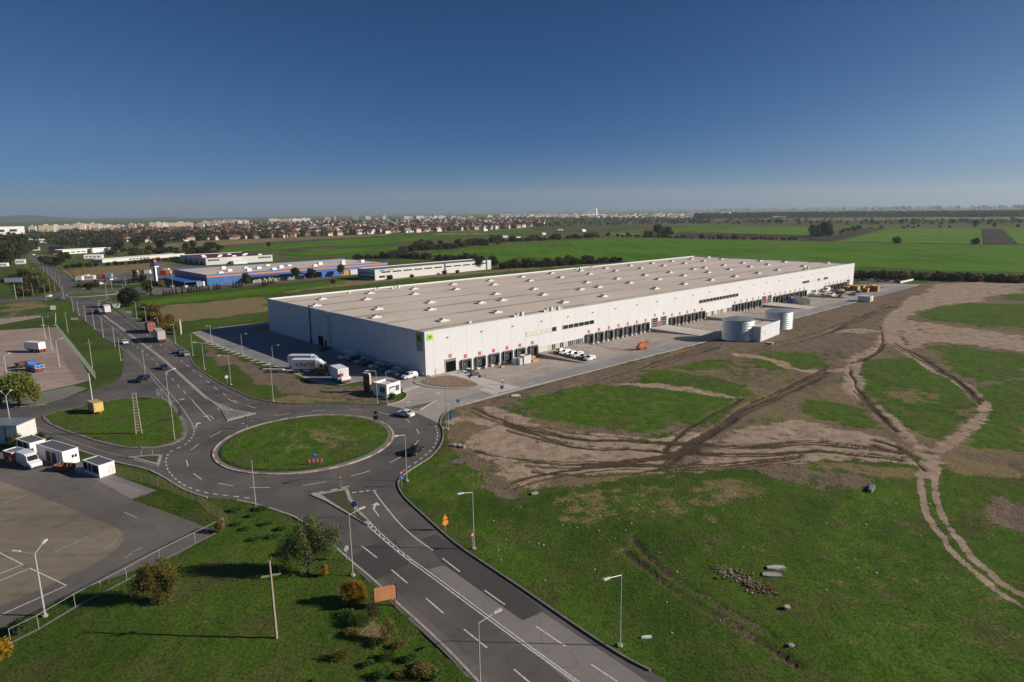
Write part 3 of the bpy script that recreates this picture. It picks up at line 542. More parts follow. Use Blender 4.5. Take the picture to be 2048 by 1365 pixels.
def lx(x0, x1, y0, y1): return [G(x0, y0), G(x1, y0), G(x1, y1), G(x0, y1)]
struct('yard_lane', MB().sheet([G(-2, YOUT+.5), G(316, YOUT+.5), G(322, -27), G(312, -22.6), G(6, -22.6), G(-12, YOUT+5)], .004), M['lane'])
struct('gate_ramp', MB().sheet([G(6.3, -.3), G(10.7, -.3), G(10.7, -27), G(4, -27)], .006), M['ramp'])
struct('parking_bays', MB().sheet([G(-1.6, 4), G(-1.6, WW-2), P(545,652), P(440,658), P(390,667), P(470,703), P(556,734), P(590,744), P(640,763), P(700,765)], .004), M['park'])
kl = MB(); kl.strip([Vector(q) for q in PL([(918,813.7)])]+[G(200, YOUT), G(318, YOUT)], .35, .1)
bedp = PL(BED); struct('planting_bed_kerb', MB().prism(smooth_loop([Vector((q.x+(q.x-bedp[2].x)*.0, q.y, 0)) for q in PL([(826,767),(832,759.5),(852,753.8),(900,749.8),(945,762),(962,772),(950,777.5),(915,779),(880,778),(845,773.5)])], 1), -.04, .13), M['kerb'])
struct('planting_bed', MB().prism(smooth_loop(bedp, 1), .1, .22), M['soil'])
struct('yard_soil_bed', MB().prism(smooth_loop(PL([(498,661),(505,655),(520,650.5),(537,649.5),(537.5,661),(515,665)]), 1), -.03, .12), M['soil'])
# kerbs along the road edges: a real step, in stone
def kerb(nm, pts, wd=.28, h=.13, m=None):
    b = MB(); pp = smooth_line(PL(pts), 1)
    L, Q = [], []
    for i, q in enumerate(pp):
        a = pp[max(i-1, 0)]; c = pp[min(i+1, len(pp)-1)]; d = (c-a).normalized(); L.append((q.x-d.y*wd/2, q.y+d.x*wd/2)); Q.append((q.x+d.y*wd/2, q.y-d.x*wd/2))
    for i in range(len(pp)-1): b.prism([Q[i], Q[i+1], L[i+1], L[i]], -.06, h)
    struct(nm, b, m or M['kerb'])
kerb('road_kerb', [(1300,1342)]+ROAD[2:22]+[(880,849),(882,838),(888,828),(899,820.5),(918,813)], .24, .17, M['kerbdark'])
kerb('road_kerb', [(775,810.5),(743,808.8),(700,808.3),(650,808.3),(600,808.6),(570,807.6),(546,804.8),(522,801.2),(497,794),(475,783),(449,771),(416,751.8),(391,734),(385,726),(380,712.5),(367,701),(350,689)], .3, .13, M['kerbdark'])
kerb('road_kerb', ROAD[-31:-14], .25, .12, M['kerb']); kerb('road_kerb', ROAD[-14:], .3, .04, M['kerb'])
kerb('road_kerb', [(775,809.5),(790,806.3),(806,801.3),(814,793.4),(812,786)], .25, .13)
kerb('yard_kerb', [(918,813),(1015.6,784),(1198,739.2),(1364,696.3),(1584,639),(1733,599)], .4, .13)
# ---------------------------------------------------------------- painted markings
ln = MB(); old = MB()
def dash(a, b, wd=.16, o=ln, z=.009): o.strip(PL([a, b]), wd, z)
def line(pts, wd=.16, o=ln, z=.009): o.strip(smooth_line(PL(pts), 1), wd, z)
def dashes(pts, on, off, wd=.15, o=ln, z=.009, start=0):
    pp = smooth_line(PL(pts), 2); d = -start; prev = pp[0]; cur = None
    acc = [0]; 
    for a, b in zip(pp, pp[1:]): acc.append(acc[-1]+(b-a).length)
    def at(s):
        for i in range(len(pp)-1):
            if acc[i+1] >= s: t = (s-acc[i])/max(acc[i+1]-acc[i], 1e-6); return pp[i].lerp(pp[i+1], t)
        return pp[-1]
    s = start
    while s+on < acc[-1]: o.strip([at(s), at(s+on/2), at(s+on)], wd, z); s += on+off
for a, b in [((723,1092),(754,1116)),((783,1140),(815,1167)),((852,1197),(887,1227)),((928,1259),(974,1296)),((1028,1339),(1060,1366)),((885,1117),(920,1144)),((969,1181),(1010,1210)),((1072,1253),(1131,1293)),((1182,1329),(1235,1364)),((1095,1398),(1135,1432)),
  ((436,967),(466,972)),((500,975.5),(541,975.5)),((605,971.5),(652,964)),((702,953),(742,941.5)),((780,926),(802,914)),((825,896),(837,881)),((838,868),(833,858.5)),((820,846),(812,838)),((788,832),(758,825)),((700,819),(723,820.5)),((624,822),(650,821)),((548,832),(580,827)),((482,848),(507,841.5)),((419,875),(443,863)),((381,901),(397,889)),((372.5,920),(376,933)),((387,947.5),(403,959)),
  ((456,798),(471,806)),((494,811),(512,817)),((485,848),(507,841))]: dash(a, b, .17)
line([(748,982),(760,1000),(780,1025),(800,1049),(832,1078),(866,1101)], .18); dash((745,982.3),(753,980.8), .2)
for a, b in [((704,986),(713,984.5)),((718,984.5),(727,983)),((732,982.4),(739,981.6)),((624,988),(634,986)),((638,985),(648,983)),((662,981),(674,978)),((684,976),(698,973))]: dash(a, b, .3)
line([(742,1047),(775,1080),(820,1118),(860,1145),(1000,1250),(1150,1358),(1240,1425)], .16); line([(736,1053),(775,1087),(815,1120),(856,1149),(995,1253),(1142,1358),(1225,1420)], .16)
for k in range(9):
    t = (k+.5)/9; a = P(742,1047).lerp(P(826,1122), t); b = P(736,1053).lerp(P(823,1126), t); d = (P(826,1122)-P(742,1047)).normalized()*1.0
    ln.strip([a+d*.2, b-d*.2], .42, .009)
# double centre line of the north-west road, with the hatching before the island
line([(440,814),(414,795.5),(383,768),(350,738),(320,712),(290,690),(262,670),(240,653),(222,641),(211,632),(203,623),(198,614),(199,606)], .22); line([(437,817),(411,796.5),(380,769),(347,739),(317,713),(287,691),(259,671),(238,654.3),(220,642),(209,633),(201,624),(195.5,614),(196,606)], .22)
line([(440,814),(470,822),(512,828)], .25); line([(411,797),(439,818),(455.4,843.5)], .25)
for k in range(9):
    t = (k+.7)/9.5; a = P(414,796).lerp(P(478,824), t); b = P(414,796).lerp(P(441,820.5), min(1, t*1.15)); ln.strip([a, b], .4, .009)
dashes([(476,806),(440,784),(405,755),(370,728),(335,700),(305,678),(275,658),(250,641),(233,628),(222,616)], 3.2, 5.2, .18); dashes([(386,802),(355,770),(325,739),(297,712),(270,691),(245,672),(225,655),(205,640),(190,626),(178,612)], 3.2, 5.2, .18)
line([(379,795),(395,813),(421,842)], .18); dash((410,845),(452,840), .22, old)
dashes([(253,699),(285,728),(310,755),(338,785),(360,810),(375,832),(386,850),(389,862),(386,873),(372,890),(352,898),(338,905),(331,920),(333,935),(342,950),(360,966),(380,977),(420,988),(470,993),(510,998)], 1.0, 1.0, .22); dashes([(378,714),(383,728),(415,757),(448,777),(478,792),(500,802)], 1.0, 1.2, .2, old)
dashes([(871,852),(876,868),(874,882),(866,897),(850,912),(832,925),(812,938),(798,952)], 1.0, 1.1, .22); dashes([(740,812.5),(700,812),(560,811.5),(520,805)], 1, 1.4, .15, old)
line([(46,846),(90,862),(150,885),(205,903),(250,914)], .15, old); line([(268,919),(317,933)], .2); line([(254,914),(322,909)], .15, old)
line([(236,690),(262,712),(290,740),(303,753)], .14, old); dashes([(300,752),(330,787),(345,806)], .8, .8, .2)
line([(162,574),(146,556),(120,533),(95,517.5),(74,505.5),(50,491),(30,478.5)], .3); line([(0,603.5),(58,600.8),(100,595)], .25, old); line([(162,577),(176,578)], .6); 
for k in range(6): dash((165+k*4.5, 578.2), (168+k*4.5, 578.6), .5)
for k in range(7): dash((197+k*3.5, 603-k*1.1), (199+k*3.5, 604-k*1.1), .6)
# turn arrows
def arrow(q0, q1, q2, wd=.35):
    a, b, c = P(*q0), P(*q1), P(*q2); ln.strip([a, b], .18, .009)
    d = (c-b).normalized(); n = Vector((-d.y, d.x, 0)); ln.strip([b, c], .35, .0095); ln.add([c+n*.7, c-n*.7, c+d*1.1], [(0, 1, 2)]); 
    for i in range(3): x = ln.v[-3+i]; ln.v[-3+i] = (x[0], x[1], .0098)
arrow((758,1033),(747,1018),(751,1011)); arrow((427,839),(421,832),(416,832.5)); arrow((393,857),(391,852),(396,848)); arrow((301,650),(296,647),(290,645)); arrow((298,697),(291,696.5),(300,693)); arrow((875,817),(886,811),(892,810)); arrow((800,807),(808,806),(815,805)); arrow((883,783),(880,785),(878,786))
# lorry yard boxes
line([(0,1106.5),(46,1129.7),(0,1148),(-60,1172)], .2) if 0 else None
for a, b in [((-60,1076),(46,1129.7)),((46,1129.7),(-60,1172)),((-60,1187),(60,1137)),((60,1137),(133,1171.6)),((133,1171.6),(-60,1258))]: dash(a, b, .17, ln, .012)
for a, b in [((102,1108),(178,1073)),((250,1117),(264,1107)),((265,1104),(284,1095)),((6,1007),(60,988)),((210,1098),(234,1083)),((248,1025),(274,1036))]: dash(a, b, .25, old, .013)
# warehouse yard: zebra crossings, lane dashes, bay lines
def gl(x0, y0, x1, y1, wd=.15, o=ln, z=.012): o.strip([G(x0, y0), G(x1, y1)], wd, z)
for k in range(8):
    a = P(803,782).lerp(P(832,770), (k+.5)/8); b = P(809,786).lerp(P(842,773.5), (k+.5)/8); ln.strip([a, b], .5, .012)
for k in range(9):
    a = P(963,777).lerp(P(1000,784), (k+.2)/9); b = P(962,783).lerp(P(998,790), (k+.2)/9)
    a = P(968+3.6*k, 775.5+.95*k); b = P(958+3.9*k, 780.5+1.35*k); ln.strip([a, b], .45, .012)
for k in range(30): gl(20+k*9.5, -28, 23.5+k*9.5, -28, .2, old)
line([(1010,781),(1069,765)], .2, ln, .012); line([(976,773.5),(1000,780.5)], .2, ln, .012)
for a, b in BAYS:
    x = a+2.6
    while x < b: old.strip([G(x, -14, -.38), G(x, -2, -1.0)], .12, 0) if 0 else None; x += 5.45
for a, b in BAYS: ln.add([G(a+1, -13.9, -.38), G(a+1, -14.15, -.367), G(b-1, -14.15, -.367), G(b-1, -13.9, -.38)], [(0, 1, 2, 3)])
for v0, v1 in [((826,789),(850,793)),((853,794),(880,796.5)),((885,795.5),(905,797)),((845,797.5),(860,799)),((905,791),(930,789)),((896,800.5),(912,799))]: dash(v0, v1, .18, old, .012)
for k in range(32): old.strip([G(-30, 12+k*2.6), G(-35, 12+k*2.6)], .1, .012) if k < 30 else None
for k in range(6): gl(78+k*2.1, -25, 79+k*2.1, -24.2, .4, old)
struct('road_markings', ln, M['line']); struct('worn_road_markings', old, M['oldline'])
# ---------------------------------------------------------------- the white warehouse
def panel_mat(name, c, pitch):
    m, t, b = _new(name); N = t.nodes.new; Lk = t.links.new; g = N('ShaderNodeTexCoord'); sx = N('ShaderNodeSeparateXYZ'); Lk(g.outputs['Object'], sx.inputs[0])
    def mth(op, a, c_=None):
        q = N('ShaderNodeMath'); q.operation = op
        for k, s in ((0, a), (1, c_)):
            if s is None: continue
            if isinstance(s, (int, float)): q.inputs[k].default_value = s
            else: Lk(s, q.inputs[k])
        return q.outputs[0]
    def seam(co, p, wd): return mth('LESS_THAN', mth('ABSOLUTE', mth('SUBTRACT', mth('FRACT', mth('DIVIDE', co, p)), .5)), wd/p)
    s = mth('MAXIMUM', seam(sx.outputs[0], pitch, .05), seam(sx.outputs[1], pitch, .05)); fine = mth('MULTIPLY', mth('MAXIMUM', seam(sx.outputs[0], 1., .03), seam(sx.outputs[1], 1., .03)), .25)
    nz = N('ShaderNodeTexNoise'); nz.inputs['Scale'].default_value = .12; nz.inputs['Detail'].default_value = 5; Lk(g.outputs['Object'], nz.inputs['Vector'])
    mx = N('ShaderNodeMix'); mx.data_type = 'RGBA'; Lk(mth('MAXIMUM', mth('MULTIPLY', s, .85), fine), mx.inputs[0]); mx.inputs[7].default_value = (*(x*.6 for x in c), 1)
    rp = N('ShaderNodeValToRGB'); rp.color_ramp.elements[0].position = .3; rp.color_ramp.elements[1].position = .7; rp.color_ramp.elements[0].color = (*(x*.95 for x in c), 1); rp.color_ramp.elements[1].color = (*c, 1)
    Lk(nz.outputs[0], rp.inputs[0]); Lk(rp.outputs[0], mx.inputs[6]); Lk(mx.outputs[2], b.inputs['Base Color']); b.inputs['Roughness'].default_value = .5; return m
def roof_mat(name, c):
    m, t, b = _new(name); N = t.nodes.new; Lk = t.links.new; g = N('ShaderNodeTexCoord')
    def noise(sc, sx, sy, det=5):
        mp = N('ShaderNodeMapping'); mp.inputs['Scale'].default_value = (sx, sy, 1); Lk(g.outputs['Object'], mp.inputs[0]); n = N('ShaderNodeTexNoise'); n.inputs['Scale'].default_value = sc; n.inputs['Detail'].default_value = det; Lk(mp.outputs[0], n.inputs['Vector']); return n.outputs[0]
    def mth(op, a, d):
        q = N('ShaderNodeMath'); q.operation = op
        for k, s in ((0, a), (1, d)):
            if isinstance(s, (int, float)): q.inputs[k].default_value = s
            else: Lk(s, q.inputs[k])
        return q.outputs[0]
    sx = N('ShaderNodeSeparateXYZ'); Lk(g.outputs['Object'], sx.inputs[0])
    d = mth('ABSOLUTE', mth('SUBTRACT', mth('FRACT', mth('DIVIDE', mth('ADD', sx.outputs[1], 1.5), 17.6)), .5), 0) if 0 else None
    fr = N('ShaderNodeMath'); fr.operation = 'FRACT'; Lk(mth('DIVIDE', mth('ADD', sx.outputs[1], 3.), 17.6), fr.inputs[0])
    ab = N('ShaderNodeMath'); ab.operation = 'ABSOLUTE'; Lk(mth('SUBTRACT', fr.outputs[0], .5), ab.inputs[0])
    v = N('ShaderNodeMapRange'); v.interpolation_type = 'SMOOTHSTEP'; v.inputs[1].default_value = .0; v.inputs[2].default_value = .075; v.inputs[3].default_value = 1; v.inputs[4].default_value = 0; Lk(ab.outputs[0], v.inputs[0])
    st = N('ShaderNodeMapRange'); st.inputs[1].default_value = .33; st.inputs[2].default_value = .56; Lk(noise(.05, 1, .3), st.inputs[0])
    dirt = mth('MULTIPLY', mth('MULTIPLY', v.outputs[0], st.outputs[0]), .95)
    seam = mth('MULTIPLY', mth('LESS_THAN', mth('FRACT', mth('DIVIDE', sx.outputs[1], 2.), 0), .05), .14)
    mx = N('ShaderNodeMix'); mx.data_type = 'RGBA'; Lk(mth('MAXIMUM', dirt, seam), mx.inputs[0]); mx.inputs[7].default_value = (.20, .14, .115, 1)
    rp = N('ShaderNodeValToRGB'); e = rp.color_ramp.elements; e[0].position = .3; e[1].position = .7; e[0].color = (c[0]*.86, c[1]*.84, c[2]*.83, 1); e[1].color = (*c, 1)
    Lk(noise(.035, 1, 1.5, 7), rp.inputs[0]); Lk(rp.outputs[0], mx.inputs[6]); Lk(mx.outputs[2], b.inputs['Base Color']); b.inputs['Roughness'].default_value = .75; b.inputs['Specular IOR Level'].default_value = .25; return m
M['panel'] = panel_mat('white_cladding', (.665, .665, .665), 5.9); M['roof'] = roof_mat('roof_membrane', (.70, .605, .50))
wh = thing('warehouse', 'huge white flat-roofed warehouse with a row of numbered dock doors', 'warehouse', WO, WYAW)
L, W_, H = WL, WW, WH; ZR = H-.55
b = MB()   # walls with a parapet ring
b.add([(0, 0, -1.4), (L, 0, -1.4), (L, W_, -1.4), (0, W_, -1.4), (0, 0, H), (L, 0, H), (L, W_, H), (0, W_, H), (.25, .25, H), (L-.25, .25, H), (L-.25, W_-.25, H), (.25, W_-.25, H), (.25, .25, ZR), (L-.25, .25, ZR), (L-.25, W_-.25, ZR), (.25, W_-.25, ZR)],
      [(0, 1, 5, 4), (1, 2, 6, 5), (2, 3, 7, 6), (3, 0, 4, 7), (4, 5, 9, 8), (5, 6, 10, 9), (6, 7, 11, 10), (7, 4, 8, 11), (8, 9, 13, 12), (9, 10, 14, 13), (10, 11, 15, 14), (11, 8, 12, 15)])
b.build('wall', M['panel'], wh)
MB().quad((.25, .25, ZR), (L-.25, .25, ZR), (L-.25, W_-.25, ZR), (.25, W_-.25, ZR)).build('roof', M['roof'], wh)
# skylights where the photo shows them
k1 = 5.1125; SK = []
for x, y in [(510,947),(475,1008),(960,903),(965,955),(1360,857),(1390,907),(1735,820),(1775,860),(590,1107),(565,1190),(1125,1040),(1130,1113),(1640,1045),(1795,955),(1860,1017),(1805,1140),(1255,1225),(20,1005)]: SK.append((640+x/k1, 400+y/k1))
for x, y in [(225,780),(305,820),(525,745),(620,785),(825,717),(915,752),(1080,692),(1180,720),(1330,665),(1440,692),(1555,642),(1670,667),(1755,622),(1885,643),(1955,600),(345,905),(440,962),(885,838),(820,908),(1005,884),(1195,800),(1325,842),(1480,765),(1615,805),(1735,735),(1875,768),(1975,703),(650,1040),(1055,978),(1585,900),(1880,853)]: SK.append((1000+x/k1, 400+y/k1))
for x, y in [(345,580),(470,600),(290,620),(300,690),(495,663),(555,705),(690,640),(765,677),(865,620),(945,655),(1115,630),(335,735),(365,813),(610,777),(845,743),(1045,713),(1310,673),(1560,637)]: SK.append((1350+x/k1, 400+y/k1))
SK.append((631.5, 609.7))
cm, dm = MB(), MB()
cm.box(-1.7, 1.7, -1.15, 1.15, 0, .55); dm.box(-1.0, .55, -1.0, 1.0, .55, .62); dm.add([(-1.0, -1, .62), (-.2, -1, 1.15), (.55, -1, .62), (-1.0, 1, .62), (-.2, 1, 1.15), (.55, 1, .62)], [(0, 2, 1), (3, 4, 5), (0, 1, 4, 3), (1, 2, 5, 4)]); dm.box(.62, 1.6, -1.05, 1.05, .55, .60)
cme, dme = cm.mesh('skylight', M['offwhite']), dm.mesh('dome', M['white2'])
for u, v in SK:
    q = WMI @ P(u, v+1, ZR+.3); o = bpy.data.objects.new('skylight', cme); COL.objects.link(o); o.parent = wh; o.location = (min(max(q.x, 3), L-3), min(max(q.y, 3), W_-3), ZR); o.scale = (.98, 1.05, .8)
    d = bpy.data.objects.new('dome', dme); COL.objects.link(d); d.parent = o
# dock doors: seal frame, door, buffers; a red number plate above each
GATES = [(8.6, 0)]; DOCKS = [14.1+5.48*i for i in range(6)]+[68.9+5.46*i for i in range(7)]+[119.2+5.45*i for i in range(5)]+[168.2+5.42*i for i in range(5)]+[206.7+5.33*i for i in range(7)]+[265.2+5.1*i for i in range(6)]
seal = MB(); seal.box(-1.75, -1.25, -.75, -.02, -.2, 2.75); seal.box(1.25, 1.75, -.75, -.02, -.2, 2.75); seal.box(-1.25, 1.25, -.75, -.02, 2.2, 2.75)
door = MB(); door.box(-1.24, 1.24, -.14, -.04, .05, 2.18); lev = MB(); lev.box(-1.1, 1.1, -.7, -.03, -.35, -.06)
edge = MB(); edge.box(-1.79, -1.73, -.80, -.755, -.2, 2.8); edge.box(1.73, 1.79, -.80, -.755, -.2, 2.8); edge.box(-1.73, 1.73, -.80, -.755, 2.755, 2.8)
buf = MB(); buf.box(-.28, .28, -1.05, -.03, -1.2, -.25)
M['doorgrey'] = mat('dock_door_grey', (.035, .04, .04), .5, var=.3); M['seal'] = mat('dock_seal', (.02, .02, .021), .7)
me = [seal.mesh('dock_door', M['seal']), door.mesh('door_leaf', M['doorgrey']), edge.mesh('seal_edge', M['offwhite']), buf.mesh('buffer', M['offwhite']), lev.mesh('dock_leveller', M['dark'])]
lampm = MB().box(-.09, .09, -.35, -.15, 1.1, 1.35).mesh('dock_light', M['offwhite'])
nb = 0
for s in DOCKS:
    rt = bpy.data.objects.new('dock_door', me[0]); COL.objects.link(rt); rt.parent = wh; rt.location = (s, 0, 0)
    for nm, q in zip(('door_leaf', 'seal_edge', 'buffer', 'buffer', 'dock_leveller'), (me[1], me[2], me[3], me[3], me[4])):
        o = bpy.data.objects.new(nm, q); COL.objects.link(o); o.parent = rt; nb = nb+1 if nm == 'buffer' else 0
        if nm == 'buffer': o.location = (-1.47 if nb == 1 else 1.47, 0, 0)
    o = bpy.data.objects.new('dock_light', lampm); COL.objects.link(o); o.parent = rt; o.location = (-.7, 0, .2)
# number plates: red squares with a pale two-stroke figure
def plate(s, z, two):
    o = MB().box(-.5, .5, -.09, -.03, -.5, .5).build('number_plate', M['red'], wh); o.location = (s, 0, z)
    g = MB()
    if two: g.box(-.22, -.08, -.11, -.092, -.25, .25); g.box(.06, .28, -.11, -.092, .12, .25); g.box(.06, .28, -.11, -.092, -.25, -.12); g.box(.06, .14, -.11, -.092, -.12, .12); g.box(.2, .28, -.11, -.092, -.12, .12)
    else: g.box(-.06, .08, -.11, -.092, -.26, .26); g.box(-.18, -.06, -.11, -.092, .1, .2)
    n = g.build('figure', M['offwhite'], o)
for i, s in enumerate(DOCKS): plate(s, 3.65, i > 7)
GT = [(8.6, 4.6, True), (107.6, 4.9, False), (113.5, 4.9, False), (195.4, 4.9, False), (200.9, 4.9, False), (296, 5., False)]
for s, z, opn in GT:
    plate(s, z, True); gw, gh = 1.85, 3.75
    o = MB().box(-gw, gw, -.12, -.03, 0, gh).build('gate', M['dark'] if opn else mat('gate_grey', (.3, .31, .31), .5), wh); o.location = (s, 0, 0.02)  # open gate is a flat near-black panel, its inner shade put into the colour
    fr = MB(); fr.box(-gw-.12, -gw, -.2, -.03, 0, gh+.12); fr.box(gw, gw+.12, -.2, -.03, 0, gh+.12); fr.box(-gw, gw, -.2, -.03, gh, gh+.12); fr.build('gate_frame', M['offwhite'], o)
    pn = MB()
    if opn: pn.box(-gw+.02, gw-.02, -.17, -.13, gh-.75, gh-.05)
    else:
        for z0 in (.35, 1.25, 2.15, 2.95): pn.box(-1.65, 1.65, -.17, -.13, z0, z0+.62)
    pn.build('gate_pane', mat('gate_glazing', (.16, .19, .18), .25) if opn else M['glass'], o)
dr = MB().box(110.0, 111.1, -.12, -.03, 0, 2.2).build('door', M['red'], wh); MB().box(197.6, 198.7, -.12, -.03, 0, 2.2).build('door', M['red'], wh)
# window bands
def band(x0, x1, z0, z1, n, half=0):
    o = MB().box(x0, x1, -.05, -.02, z0, z1).build('window_band', M['glass'], wh); f = MB()
    for i in range(n+1):
        x = x0+(x1-x0)*i/n; f.box(x-.09, x+.09, -.12, -.052, z0, z1)
    f.box(x0-.1, x1+.1, -.12, -.052, z1, z1+.08); f.box(x0-.1, x1+.1, -.14, -.052, z0-.1, z0); f.build('window_frame', M['offwhite'], o)
    if half:
        bl = MB(); 
        for i in range(n):
            if i in half: w0 = (x1-x0)/n; bl.box(x0+i*w0+.1, x0+(i+1)*w0-.1, -.045-.045, -.055, z0+.02, z1-.02)
        bl.build('blind', mat('pale_blind', (.62, .58, .52), .8), o)
band(55.6, 71.6, 6.1, 7.35, 6); band(138.6, 170.8, 6.15, 7.5, 12); band(38.8, 52.6, 6.05, 7.45, 6, (0, 1, 2, 3, 4)); band(236, 267, 6.35, 7.5, 12, (3, 4, 5, 6, 8, 9))
band(3.3, 5.9, -.05, 1.7, 1, (0,)); band(44.3, 65.9, 0.02, 1.75, 22, (0, 1, 2, 3, 4, 5, 8, 9, 12, 13)); band(144.2, 165.5, .02, 1.75, 20, (1, 2, 3, 6, 7, 8, 10, 13, 14, 15)); band(247.4, 257, .3, 1.8, 8, (5, 6))
gr = MB()
for x0, x1 in ((49, 65.9), (144.2, 165.5)):
    x = x0
    while x < x1: gr.box(x, x+.07, -.45, -.38, 0.01, 1.9); x += .8
gr.build('window_grille', M['offwhite'], wh)
# lamps under the parapet, downpipes, ladder and the corner sign
wl = MB().box(-.25, .25, -.5, -.02, -.1, .12).mesh('wall_lamp', M['galv'])
for i in range(24):
    o = bpy.data.objects.new('wall_lamp', wl); COL.objects.link(o); o.parent = wh; o.location = (8+i*12.6, 0, 10.2)
for y in (9, 20, 33, 47, 60, 73, 86, 97):
    o = bpy.data.objects.new('wall_lamp', wl); COL.objects.link(o); o.parent = wh; o.location = (0, y, 11.0); o.rotation_euler = (0, 0, -math.pi/2)
dp = MB(); dp.tube((-.2, 69.6, 0), (-.2, 69.6, H+.9), .22); dp.box(-.5, -.02, 69, 70.2, 0, 1.1); dp.build('downpipe', M['darkmetal'], wh)
ld = MB()
for yy in (54.6, 55.3): ld.tube((-.3, yy, 1.5), (-.3, yy, H+1.1), .05)
for i in range(38): ld.tube((-.3, 54.6, 1.6+i*.3), (-.3, 55.3, 1.6+i*.3), .03, n=4)
for i in range(14): z = 3+i*.75; ld.strip([(-.3, 54.5), (-.9, 54.6), (-1.05, 54.95), (-.9, 55.3), (-.3, 55.4)], .01, z); ld.box(-1.07, -1.02, 54.6, 55.3, z, z+.08); ld.box(-1.02, -.3, 54.5, 54.55, z, z+.08); ld.box(-1.02, -.3, 55.35, 55.4, z, z+.08)
for q in ((-1.04, 54.65), (-1.04, 55.25)): ld.tube((q[0], q[1], 3), (q[0], q[1], H+.9), .03, n=4)
ld.build('roof_ladder', M['galv'], wh)
rl = MB()
for y0, y1 in ((52.4, 54.4), (55.6, 57.6)):
    for z in (.15, .6, 1.05): rl.tube((-.1, y0, H+z), (-.1, y1, H+z), .04, n=5)
    for i in range(5): y = y0+(y1-y0)*i/4; rl.tube((-.1, y, H), (-.1, y, H+1.08), .04, n=5)
rl.build('guard_rail', M['white'], wh)
dr = MB().box(-.06, -.02, 60.6, 64.4, 0, 3.4).build('gate', M['dark'], wh); MB().box(-.06, -.02, 58.4, 59.5, 0, 2.4).build('door', M['dark'], wh)
sg = MB().box(-.12, -.03, .9, 4.1, 6.9, 12.0).build('sign_panel', mat('sign_grey', (.34, .37, .38), .5), wh)
sq = MB().box(-.16, -.122, 1.2, 3.9, 9.2, 11.9).build('sign_square', mat('sign_green', (.16, .36, .03), .5), sg)
MB().box(-.19, -.162, 1.9, 3.2, 9.9, 11.2).build('sign_window', mat('sign_dark_green', (.012, .06, .015), .5), sg)
# the name under the corner sign: white-grey panel with a dark word, as unreadable from here as in the photo ("eliberg"-like strokes)
wd = MB(); ys = 3.75
for i, (wdt, h) in enumerate([(.2, .3), (.1, .5), (.1, .45), (.24, .5), (.24, .32), (.2, .3), (.24, .34)]): wd.box(-.15, -.122, ys-wdt, ys, 8.25, 8.25+h); ys -= wdt+.14
for i in range(3): wd.box(-.15, -.122, 1.5+.3*i, 3.4, 7.75-.3*i, 7.83-.3*i)
wd.build('sign_lettering', M['cloth_dark'], sg)
fs = MB().box(.8, 2.75, -.1, -.03, 10.05, 11.9).build('sign_square', mat('sign_lime', (.42, .68, .05), .5), wh)
fw_ = MB().box(1.3, 2.25, -.14, -.102, 10.55, 11.45).build('sign_window', mat('sign_mid_green', (.06, .22, .03), .5), fs)
c_ = MB(); c_.box(1.74, 1.80, -.17, -.142, 10.55, 11.45); c_.box(1.3, 1.74, -.17, -.142, 10.97, 11.03); c_.box(1.8, 2.25, -.17, -.142, 10.97, 11.03); c_.build('sign_bars', mat('sign_bars_lime', (.35, .6, .05), .5), fs)
# plant on the roof near the front edge
for x, y, n in ((37, 3.5, 3), (51, 4, 6), (252, 6, 4), (54, 101, 3), (46, 102, 2), (33, 101, 1), (176, 102, 4), (190, 103, 2), (20, 5, 1)):
    for i in range(n):
        o = MB().box(-.5, .5, -.45, .45, 0, .3+.9*((i*37) % 5)/5+.3).build('roof_unit', M['galv'] if i % 2 else M['offwhite'], wh); o.location = (x+i*1.7, y+.5*(i % 2), ZR)
for x in (210, 232, 262, 280):
    o = MB().tube((0, 0, 0), (0, 0, 1.4), .12).build('roof_vent', M['galv'], wh); o.location = (x, 104, ZR)

